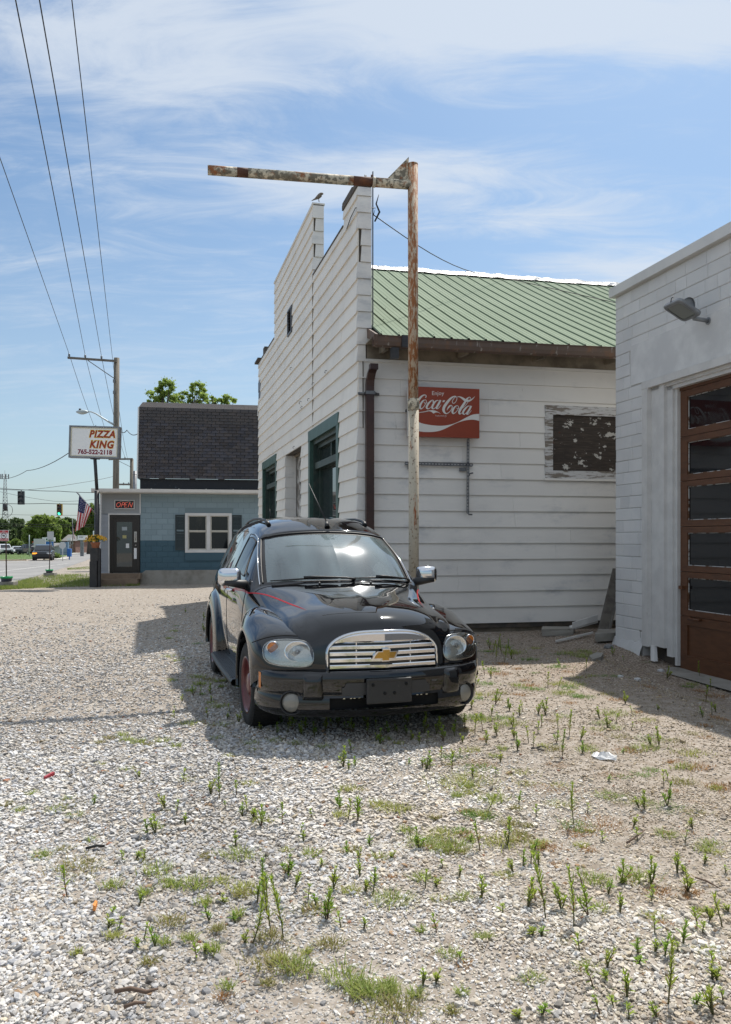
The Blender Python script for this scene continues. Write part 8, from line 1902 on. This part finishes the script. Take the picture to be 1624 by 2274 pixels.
WB = [(905,150,115),(765,140,55),(675,215,95),(725,180,70),(850,180,60),(875,240,120),(955,170,60),(965,230,60),(600,270,55),(335,255,55),(255,290,50),(285,300,55),(195,280,30),(388,245,40),(420,245,35),(478,340,60),(578,330,40),(485,140,90),(430,180,45),(585,145,75),(925,545,200),(510,660,140),(632,635,110),(800,975,290),(925,1005,260),(990,960,140),(870,935,120),(720,920,130),(755,900,100),(515,880,110),(770,725,70),(735,725,80),(700,735,80),(1265,815,150),(1430,840,100),(1385,760,100),(1420,630,50),(1340,470,110),(1190,560,60),(1140,800,100),(1130,940,90),(1270,890,70),(1410,1085,100),(1525,980,90),(1475,1000,110),(1585,1000,150),(1345,1360,320),(1330,1150,100),(1075,1190,100),(1010,1280,110),(1160,1330,120),(950,1120,80),(780,1050,45),(745,1050,45),(1040,1400,80),(1070,1250,60),(1100,1370,40),(1465,1370,70),(1545,1400,120),(1590,1350,60),(1295,1420,80),(1170,1425,60),(785,1400,60),(685,1420,50),(1240,490,80),(1215,480,50),(985,500,50),(1080,360,30),(1075,120,60),(1115,100,50),(1040,80,50),(1180,130,40),(65,190,70),(45,180,40),(345,170,80),(240,190,50),(270,180,55),(100,140,50),(200,170,40),(10,150,55),(325,110,45),(130,130,35),(180,140,45),(655,110,60),(520,120,70),(560,60,50),(640,40,50),(700,50,60),(440,100,60),(800,60,60),(470,30,60),(590,90,55),(535,180,60),(660,160,60),(745,200,60),(1285,1130,60),(1390,1120,40),(1210,1130,60),(1560,1250,60),(1600,760,40),(1505,720,40),(610,950,45),(20,640,60),(120,700,40),(340,740,40),(415,780,60),(265,830,80),(1145,230,25),(855,130,70),(780,110,50)]
plants = [(x * .5, 1559 + y * .5, h * .5) for x, y, h in WA] + [(812 + x * .5, 1559 + y * .5, h * .5) for x, y, h in WB]
rw_ = random.Random(5)
plants = [(x, y, h * .92) for x, y, h in plants] + [(x, y, h) for x, y, h in ((1094, 1452, 30), (1106, 1446, 36), (1116, 1455, 34), (1128, 1448, 28), (1102, 1466, 32), (1120, 1470, 36), (1088, 1440, 26), (1136, 1462, 24))]
for _ in range(30): plants.append((rw_.uniform(1040, 1600), rw_.uniform(1455, 1600), rw_.uniform(14, 34)))
for _ in range(22): plants.append((rw_.uniform(380, 560), rw_.uniform(1340, 1600), rw_.uniform(10, 26)))
for _ in range(26): plants.append((rw_.uniform(560, 1030), rw_.uniform(1600, 1640), rw_.uniform(14, 40)))
for _ in range(40): plants.append((rw_.uniform(700, 1620), rw_.uniform(1620, 2200), rw_.uniform(16, 44)))
ORD = 'first second third fourth fifth sixth seventh eighth ninth tenth eleventh twelfth thirteenth fourteenth fifteenth sixteenth seventeenth eighteenth nineteenth twentieth'.split()
def ordinal(n):
    if n <= 20: return ORD[n - 1]
    return ('twenty-', 'thirty-', 'forty-')[(n - 21) // 10] + ORD[(n - 21) % 10] if n % 10 else ('thirtieth', 'fortieth', 'fiftieth')[n // 10 - 3]
BANDS = [(1300, 1470, 'level with the rear car wheel'), (1470, 1560, 'level with the car bumper'), (1560, 1622, 'in the row level with the front tyre'), (1622, 1665, 'in the row just ahead of the bumper'), (1665, 1730, 'in the row level with the plastic scrap'), (1730, 1800, 'in the row below the red strip'), (1800, 1860, 'in the row level with the reddish weeds'), (1860, 1920, 'in the row across the middle of the gravel'), (1920, 1975, 'in the row above the orange scrap'), (1975, 2040, 'in the row level with the orange scrap'), (2040, 2110, 'in the row at the foot of the tall trio'), (2110, 2180, 'in the row above the brown stick'), (2180, 2300, 'in the bottom row of the picture')]
uniq = {}
for (y0, y1, txt) in BANDS:
    for k, i in enumerate(sorted([i for i, p in enumerate(plants) if y0 <= p[1] < y1], key=lambda i: plants[i][0])):
        uniq[i] = ('leafy weed, ' if plants[i][2] > 26 else 'small weed, ') + ordinal(k + 1) + ' from the left ' + txt
tallest = sorted([p for p in plants if p[2] * G(p[0], p[1]).y / FPX > .19], key=lambda p: -p[2])
names = ['tallest weed of the right half, standing alone near the bottom edge', 'tall narrow weed right of centre, nearest the middle of the gravel', 'tall weed right of a lower leaning neighbour in the near gravel', 'tall narrow weed, rightmost of the upright trio left of centre', 'tall narrow weed, middle one of the upright trio left of centre', 'tall narrow weed, leftmost of the upright trio left of centre']
for i, (px, py, hp_) in enumerate(plants):
    p = G(px, py); h = hp_ / FPX * p.y; h *= 1.05 if h > .16 else .8 + .3 * ((i * 7919) % 97) / 97
    if h < .03: h = .03
    fam, H0 = (TALL, .30) if h > .155 else (MID, .15) if h > .085 else (LOW, .09)
    st, fo = fam[i % len(fam)]; sc = h / H0; lab = uniq[i]; grp = 'upright weeds in the gravel'
    key = (px, py, hp_)
    if key in tallest[:6]: lab = names[tallest.index(key)]; grp = 'tall upright weeds'
    lz = .012 * math.sin(p.x * 2.3 + p.y) * math.sin(p.y * 1.7)
    o = link('weed', None, loc=(p.x, p.y, p.z + lz), rot=(.16 * math.sin(i * 5.1), .16 * math.cos(i * 3.7), (i * 2.399) % 6.283), label=lab, cat='weed', group=grp, scale=(max(sc, .75), max(sc, .75), sc))
    link('stem', st, o); link('foliage', fo, o)

# ------------------------------------------------------------------ grass tufts and ground cover: uncountable
GA = [(845,100,40,0),(980,110,40,0),(565,170,28,0),(615,180,35,0),(545,147,22,0),(720,175,30,0),(660,190,24,1),(780,200,30,0),(490,160,30,1),(445,180,24,1),(350,745,110,1),(700,755,60,0),(770,815,50,0),(870,820,60,0),(500,820,40,0),(190,690,40,0),(290,660,30,1),(1065,690,70,0),(930,690,30,1),(1085,840,70,2),(1230,1170,110,1),(1320,1190,75,0),(1520,1230,90,0),(760,980,60,1),(840,1055,30,0),(950,1105,35,0),(965,1015,30,1),(250,490,40,0),(360,470,40,1),(95,485,25,0),(310,440,25,0),(150,413,20,0),(910,895,30,0),(985,800,40,2),(1400,930,60,1),(1200,1050,60,1),(915,95,40,3),(1220,180,35,0),(1310,190,30,0),(1440,205,30,0),(1120,190,30,0),(960,165,24,0),(330,515,30,0),(20,460,35,1),(1090,170,20,1),(690,390,40,3),(1470,1080,60,1),(1610,1300,60,0)]
GB = [(450,360,130,2),(250,630,60,0),(390,650,80,0),(180,575,30,0),(620,630,90,2),(760,640,40,2),(120,890,80,0),(250,790,40,0),(1050,560,110,3),(930,590,60,3),(1330,480,80,4),(1150,340,30,4),(1230,330,40,4),(1100,430,60,4),(860,380,40,2),(1020,800,60,0),(1210,790,60,0),(1400,360,60,1),(1570,380,60,3),(60,460,50,2),(140,480,60,2),(30,1300,60,0),(130,1380,130,1),(380,1380,30,1),(1040,1300,40,4),(990,660,30,3),(1300,850,60,3),(1350,180,60,1),(800,650,60,3),(1480,290,70,3),(1260,170,60,4),(1120,160,50,1),(40,700,50,3),(1330,1000,40,3),(1370,1230,50,3)]
tufts = [(x * .5, 1559 + y * .5, r_ * .5, k) for x, y, r_, k in GA] + [(812 + x * .5, 1559 + y * .5, r_ * .5, k) for x, y, r_, k in GB]
for _ in range(26): tufts.append((rw_.uniform(1080, 1600), rw_.uniform(1430, 1620), rw_.uniform(8, 22), rw_.choice((0, 1, 3, 4))))
for _ in range(26): tufts.append((rw_.uniform(360, 540), rw_.uniform(1335, 1600), rw_.uniform(6, 18), rw_.choice((0, 0, 1, 4))))
for _ in range(90): tufts.append((rw_.uniform(150, 1600), rw_.uniform(1620, 2230), rw_.uniform(7, 22), rw_.choice((0, 1, 2, 3, 2))))
for _ in range(75): tufts.append((rw_.uniform(960, 1620), rw_.uniform(1500, 1900), rw_.uniform(8, 34), rw_.choice((0, 2, 3, 1, 4))))
for _ in range(30): tufts.append((rw_.uniform(1060, 1330), rw_.uniform(1425, 1560), rw_.uniform(8, 26), rw_.choice((0, 2, 3, 4))))
PALG = [((.23, .32, .07), (.38, .40, .13)), ((.30, .24, .10), (.25, .27, .08)), ((.32, .36, .08), (.40, .40, .13)), ((.42, .23, .09), (.33, .20, .10)), ((.14, .25, .05), (.20, .31, .07))]
V, F, Cc = [], [], []
r5 = np.random.default_rng(19)
def blades(cx, cy, rad, hgt, n, kind, flat):
    c1, c2 = PALG[kind]
    for _ in range(n):
        a = r5.uniform(0, 6.283); rr_ = rad * (r5.random() ** .7 if r5.random() < .8 else r5.uniform(.8, 1.7)); x, y = cx + rr_ * math.cos(a), cy + rr_ * .8 * math.sin(a); z = gz(x, y); out = a + r5.normal(0, .9); L_ = hgt * r5.uniform(.5, 1.15); w = .0016 + .0012 * r5.random()
        dx, dy = math.cos(out), math.sin(out); b0 = len(V); fl_ = flat * r5.uniform(.6, 1.4); k = r5.random(); col = [c1[i] * k + c2[i] * (1 - k) for i in range(3)]; wx, wy = -dy * w, dx * w
        for f in (0, .45, 1):
            px_, py_, pz_ = x + dx * L_ * fl_ * f ** 1.5, y + dy * L_ * fl_ * f ** 1.5, z + L_ * f * (1 - .35 * fl_ * f); ww = 1 - f * .85
            V.append((px_ - wx * ww, py_ - wy * ww, pz_)); V.append((px_ + wx * ww, py_ + wy * ww, pz_)); Cc.append(col); Cc.append(col)
        F.append((b0, b0 + 1, b0 + 3, b0 + 2)); F.append((b0 + 2, b0 + 3, b0 + 5, b0 + 4))
for (px, py, r_, k) in tufts:
    p = G(px, py); rad = r_ / FPX * p.y; flat = (.75, .9, .8, .8, 1.1)[k]; hgt = (.055, .04, .04, .028, .035)[k] * min(1.3, .5 + rad * 5)
    blades(p.x, p.y, rad, hgt, int(min(330, 25 + 1200 * rad) * (1.4 if p.y < 5 else 1)), k, flat)
link('grass', raw_mesh('grass', np.array(V), np.array(F), np.array(Cc), attr_mat('grass_blade', .6, .45)), kind='stuff')
# verge grass by the takeaway and the road
V, F, Cc = [], [], []
def verge(poly, n, h):
    for _ in range(n):
        px, py = r5.uniform(poly[0], poly[1]), 0
        y0 = np.interp(px, [q[0] for q in poly[2]], [q[1] for q in poly[2]]); y1 = np.interp(px, [q[0] for q in poly[3]], [q[1] for q in poly[3]]); py = r5.uniform(y0, y1)
        p = G(px, py)
        if vnoise(np.array([p.x]), np.array([p.y]), 1.1, 9)[0] < .36 and r5.random() < .85: continue
        a = r5.uniform(0, 6.28); L_ = h * r5.uniform(.5, 1.4); w = .006; dx, dy = math.cos(a), math.sin(a); b0 = len(V); k = r5.random(); c = [.14 + .14 * k, .22 + .08 * k, .04 + .05 * k]
        for f in (0, 1): V.append((p.x + dx * L_ * .5 * f - dy * w * (1 - .8 * f), p.y + dy * L_ * .5 * f + dx * w * (1 - .8 * f), p.z + L_ * f)); V.append((p.x + dx * L_ * .5 * f + dy * w * (1 - .8 * f), p.y + dy * L_ * .5 * f - dx * w * (1 - .8 * f), p.z + L_ * f)); Cc.append(c); Cc.append(c)
        F.append((b0, b0 + 1, b0 + 3, b0 + 2))
verge((0, 215, [(0, 1302), (60, 1288), (100, 1278), (215, 1276)], [(0, 1310), (100, 1306), (215, 1302)]), 15000, .09)
verge((150, 205, [(150, 1263), (205, 1258)], [(150, 1266), (205, 1264)]), 900, .08)
verge((200, 310, [(200, 1297), (310, 1299)], [(200, 1304), (310, 1301)]), 2200, .08)
verge((305, 480, [(305, 1288), (480, 1279)], [(305, 1294), (480, 1284)]), 2600, .07)
verge((-5, 196, [(-5, 1228), (196, 1221)], [(-5, 1243), (110, 1240), (196, 1223)]), 6000, .18)
link('verge_grass', raw_mesh('verge_grass', np.array(V), np.array(F), np.array(Cc), bpy.data.materials['grass_blade']), kind='stuff')

# ------------------------------------------------------------------ odds and ends lying about
def slab(name, pts, h, m, label, cat, jag=.0, seed=1, lift=.0, tilt=(0, 0)):
    r_ = random.Random(seed); c = sum((Vector(p[:2]) for p in pts), Vector((0, 0))) / len(pts); z = gz(c.x, c.y) + lift; b = MB(); n = len(pts); ring = []
    for kz in (-.01, h * .5, h):
        for p in pts: e = 1 + r_.uniform(-jag, jag); x, y = c.x + (p[0] - c.x) * e, c.y + (p[1] - c.y) * e; ring.append((x, y, z + kz + (x - c.x) * tilt[0] + (y - c.y) * tilt[1] + r_.uniform(-jag, jag) * .05))
    fs = [(kz * n + i, kz * n + (i + 1) % n, (kz + 1) * n + (i + 1) % n, (kz + 1) * n + i) for kz in (0, 1) for i in range(n)]; b.add(ring, fs); b.add(ring[-n:], [tuple(range(n))]); b.add(ring[:n], [tuple(range(n - 1, -1, -1))])
    return b.build(name, m, org=(c.x, c.y, z), label=label, cat=cat)
def gp(px, py): v = G(px, py); return (v.x, v.y)
def wp2(px, py, Y): return at(px, py, Y)
# leaning plank channel in the corner
p0 = at(1337, 1410, 11.95); p1 = at(1372, 1262, 12.45); d = (p1 - p0).normalized(); sx_ = Vector((.085, .02, .0)); dp_ = Vector((.01, -.05, 0))
b = MB(); b.hexa([p0 - sx_, p0 + sx_, p0 + sx_ + dp_ * .5, p0 - sx_ + dp_ * .5, p1 - sx_, p1 + sx_, p1 + sx_ + dp_ * .5, p1 - sx_ + dp_ * .5]); b.hexa([p0 + sx_ * .75, p0 + sx_, p0 + sx_ + dp_ * 1.5, p0 + sx_ * .75 + dp_ * 1.5, p1 + sx_ * .75, p1 + sx_, p1 + sx_ + dp_ * 1.5, p1 + sx_ * .75 + dp_ * 1.5])
b.build('leaning_board', M['weathered_board'], org=p0, label='weathered grey board leaning against the garage corner', cat='board')
b = MB(); a, c = at(1268, 1400, 12.1), at(1328, 1383, 12.3); u = Vector((0, 0, .055)); w = Vector((.0, .10, .03)); b.hexa([a, c, c + w, a + w, a + u * .5, c + u * .5, c + w + u * .5, a + w + u * .5]); a2, c2 = at(1272, 1396, 12.05), at(1328, 1378, 12.25); b.hexa([a2, c2, c2 + Vector((0, .015, 0)), a2 + Vector((0, .015, 0)), a2 + u * 1.6, c2 + u * 1.6, c2 + Vector((0, .03, .09)), a2 + Vector((0, .03, .09))])
b.build('fallen_board', M['white_paint'], org=a, label='white siding offcut lying at the foot of the clapboard wall', cat='board')
b = MB(); a, c = G(1235, 1430) + Vector((0, 0, .02)), at(1318, 1407, 11.9); b.hexa([a, c, c + Vector((0, .05, 0)), a + Vector((0, .05, 0)), a + Vector((0, 0, .025)), c + Vector((0, 0, .025)), c + Vector((0, .05, .025)), a + Vector((0, .05, .025))]); b.build('fallen_board', M['white_paint'], org=a, label='thin white batten lying on the ground beside the leaning board', cat='board')
slab('concrete_slab', [gp(1203, 1413), gp(1272, 1411), gp(1276, 1404), gp(1206, 1404)], .09, M['concrete'], 'mossy concrete slab against the foundation of the clapboard wall', 'slab', .05, 3)
slab('concrete_slab', [gp(1322, 1432), gp(1366, 1428), gp(1372, 1414), gp(1330, 1414)], .10, M['concrete'], 'broken concrete slab tucked under the leaning board', 'slab', .06, 4, .03)
slab('flat_stone', [gp(1310, 1462), gp(1325, 1458), gp(1340, 1462), gp(1336, 1469), gp(1316, 1470)], .05, M['concrete'], 'flat grey stone lying in front of the garage corner', 'stone', .1, 5)
for i, (px, py, r_, lab) in enumerate(((1352, 1440, .06, 'dark rounded stone close under the garage corner'), (1468, 1493, .045, 'pale stone beside the concrete strip at the garage door'), (1416, 1512, .035, 'small pale stone in the shade before the garage'), (1378, 1505, .03, 'white stone in the shade left of its neighbours'))):
    g_ = G(px, py); V_ = IV * r_ * np.array([1.2, .9, .65]) * (1 + .25 * (r5.random((12, 1)) - .5)); me = raw_mesh('stone', V_, IF, np.full((12, 3), .20 if i == 0 else .5), bpy.data.materials['gravel_stone']); link('stone', me, loc=g_ + Vector((0, 0, r_ * .4)), label=lab, cat='stone')
M['brick_red'] = mat('brick_red', (.21, .075, .05), .9, bump=(60, .5, .006)); M['plastic_bag'] = mat('plastic_bag', (.72, .73, .74), .3, trans=.3); M['red_plastic'] = mat('red_plastic', (.36, .035, .045), .5); M['twig'] = mat('twig', (.13, .085, .06), .9, bump=(40, .5, .003)); M['orange_scrap'] = mat('orange_scrap', (.62, .22, .04), .6)
slab('red_brick', [gp(1240, 1409), gp(1268, 1408), gp(1270, 1403), gp(1242, 1403)], .07, M['brick_red'], 'broken red brick lying by the white siding offcut', 'brick', .06, 8)
slab('red_strip', [gp(97, 1733), gp(103, 1734), gp(122, 1725), gp(116, 1723)], .012, M['red_plastic'], 'flat red plastic strip lying on the gravel at the left', 'strip', .04, 6, .015, (.2, .0))
slab('scrap', [gp(206, 2024), gp(212, 2026), gp(217, 2017), gp(212, 2015)], .008, M['orange_scrap'], 'small orange scrap on the coarse gravel at the lower left', 'litter', .08, 7, .02, (.3, .2))
c = G(1343, 1684); b = MB(); rws = []
for i in range(9):
    a = i / 8 * 6.283; rws.append([(c.x + math.cos(a) * rr_ * .085 * (1 + .2 * math.sin(i * 2.3)), c.y + math.sin(a) * rr_ * .10 * (1 + .2 * math.cos(i * 1.7)), c.z + .012 + .03 * (1 - rr_) + .012 * math.sin(i * 3.1 + rr_ * 7)) for rr_ in (0, .3, .6, .85, 1)])
rws[-1] = rws[0]; b.grid(rws, smooth=False); b.build('plastic_bag', M['plastic_bag'], org=c, label='crumpled clear white plastic scrap on the gravel at the right', cat='litter')
for (pts, r_, lab) in ((((255, 2217), (290, 2215), (325, 2218), (352, 2216)), .007, 'brown stick lying on the gravel at the lower left'), (((275, 2252), (300, 2248), (325, 2242)), .006, 'shorter dark stick just below the longer one at the lower left'), (((1392, 1882), (1412, 1872), (1432, 1853)), .005, 'thin dark twig among the reddish weeds at the right'), (((1545, 1960), (1570, 1972), (1600, 1985)), .004, 'dark twig near the right edge of the gravel')):
    P_ = [G(*q) + Vector((0, 0, .022 + .008 * (i % 2))) for i, q in enumerate(pts)]; b = MB(); b.tube(P_, [r_] * (len(P_) - 1) + [r_ * .5], 7); b.build('stick', M['twig'], org=P_[0], label=lab, cat='stick')
b = MB(); c = G(1196, 1668); b.tube([c + Vector((.05 * math.cos(t), .03 * math.sin(t), .02 + .01 * math.sin(t * 2))) for t in [k * .5 for k in range(12)]], .004, 5); b.build('wire_loop', M['black_wire'], org=c, label='small black loop of hose lying right of the car front', cat='scrap')
b = MB(); c = G(200, 1893); b.tube([c + Vector((-.02, 0, .02)), c + Vector((.03, .01, .03)), c + Vector((.06, .03, .02))], .007, 5); b.build('scrap', M['black_wire'], org=c, label='black rubber scrap on the coarse gravel left of centre', cat='litter')
# bird on the stepped front
bp0 = at(707, 449, 15.30); bird = None
M['bird'] = mat('bird', (.13, .10, .075), .9, spots=[(60, .5, .6, (.28, .25, .22))])
bp0 = FAC.p(3.36, 7.812, -.08)
b = MB(); ax_ = Vector((.62, .1, .78)).normalized(); b.tube([bp0 + Vector((-.13, 0, .02)), bp0 + Vector((-.06, 0, .055)), bp0 + Vector((-.01, 0, .085)), bp0 + Vector((.03, 0, .125)), bp0 + Vector((.05, 0, .15)), bp0 + Vector((.075, 0, .152)), bp0 + Vector((.095, 0, .148))], [.006, .018, .040, .042, .028, .022, .004], 8)
b.tube([bp0 + Vector((0, -.01, .05)), bp0 + Vector((.005, -.01, 0))], .004, 4); b.tube([bp0 + Vector((.01, .015, .05)), bp0 + Vector((.015, .015, 0))], .004, 4); b.build('bird', M['bird'], org=bp0, label='small brown bird perched on the end of the tall false front', cat='bird')
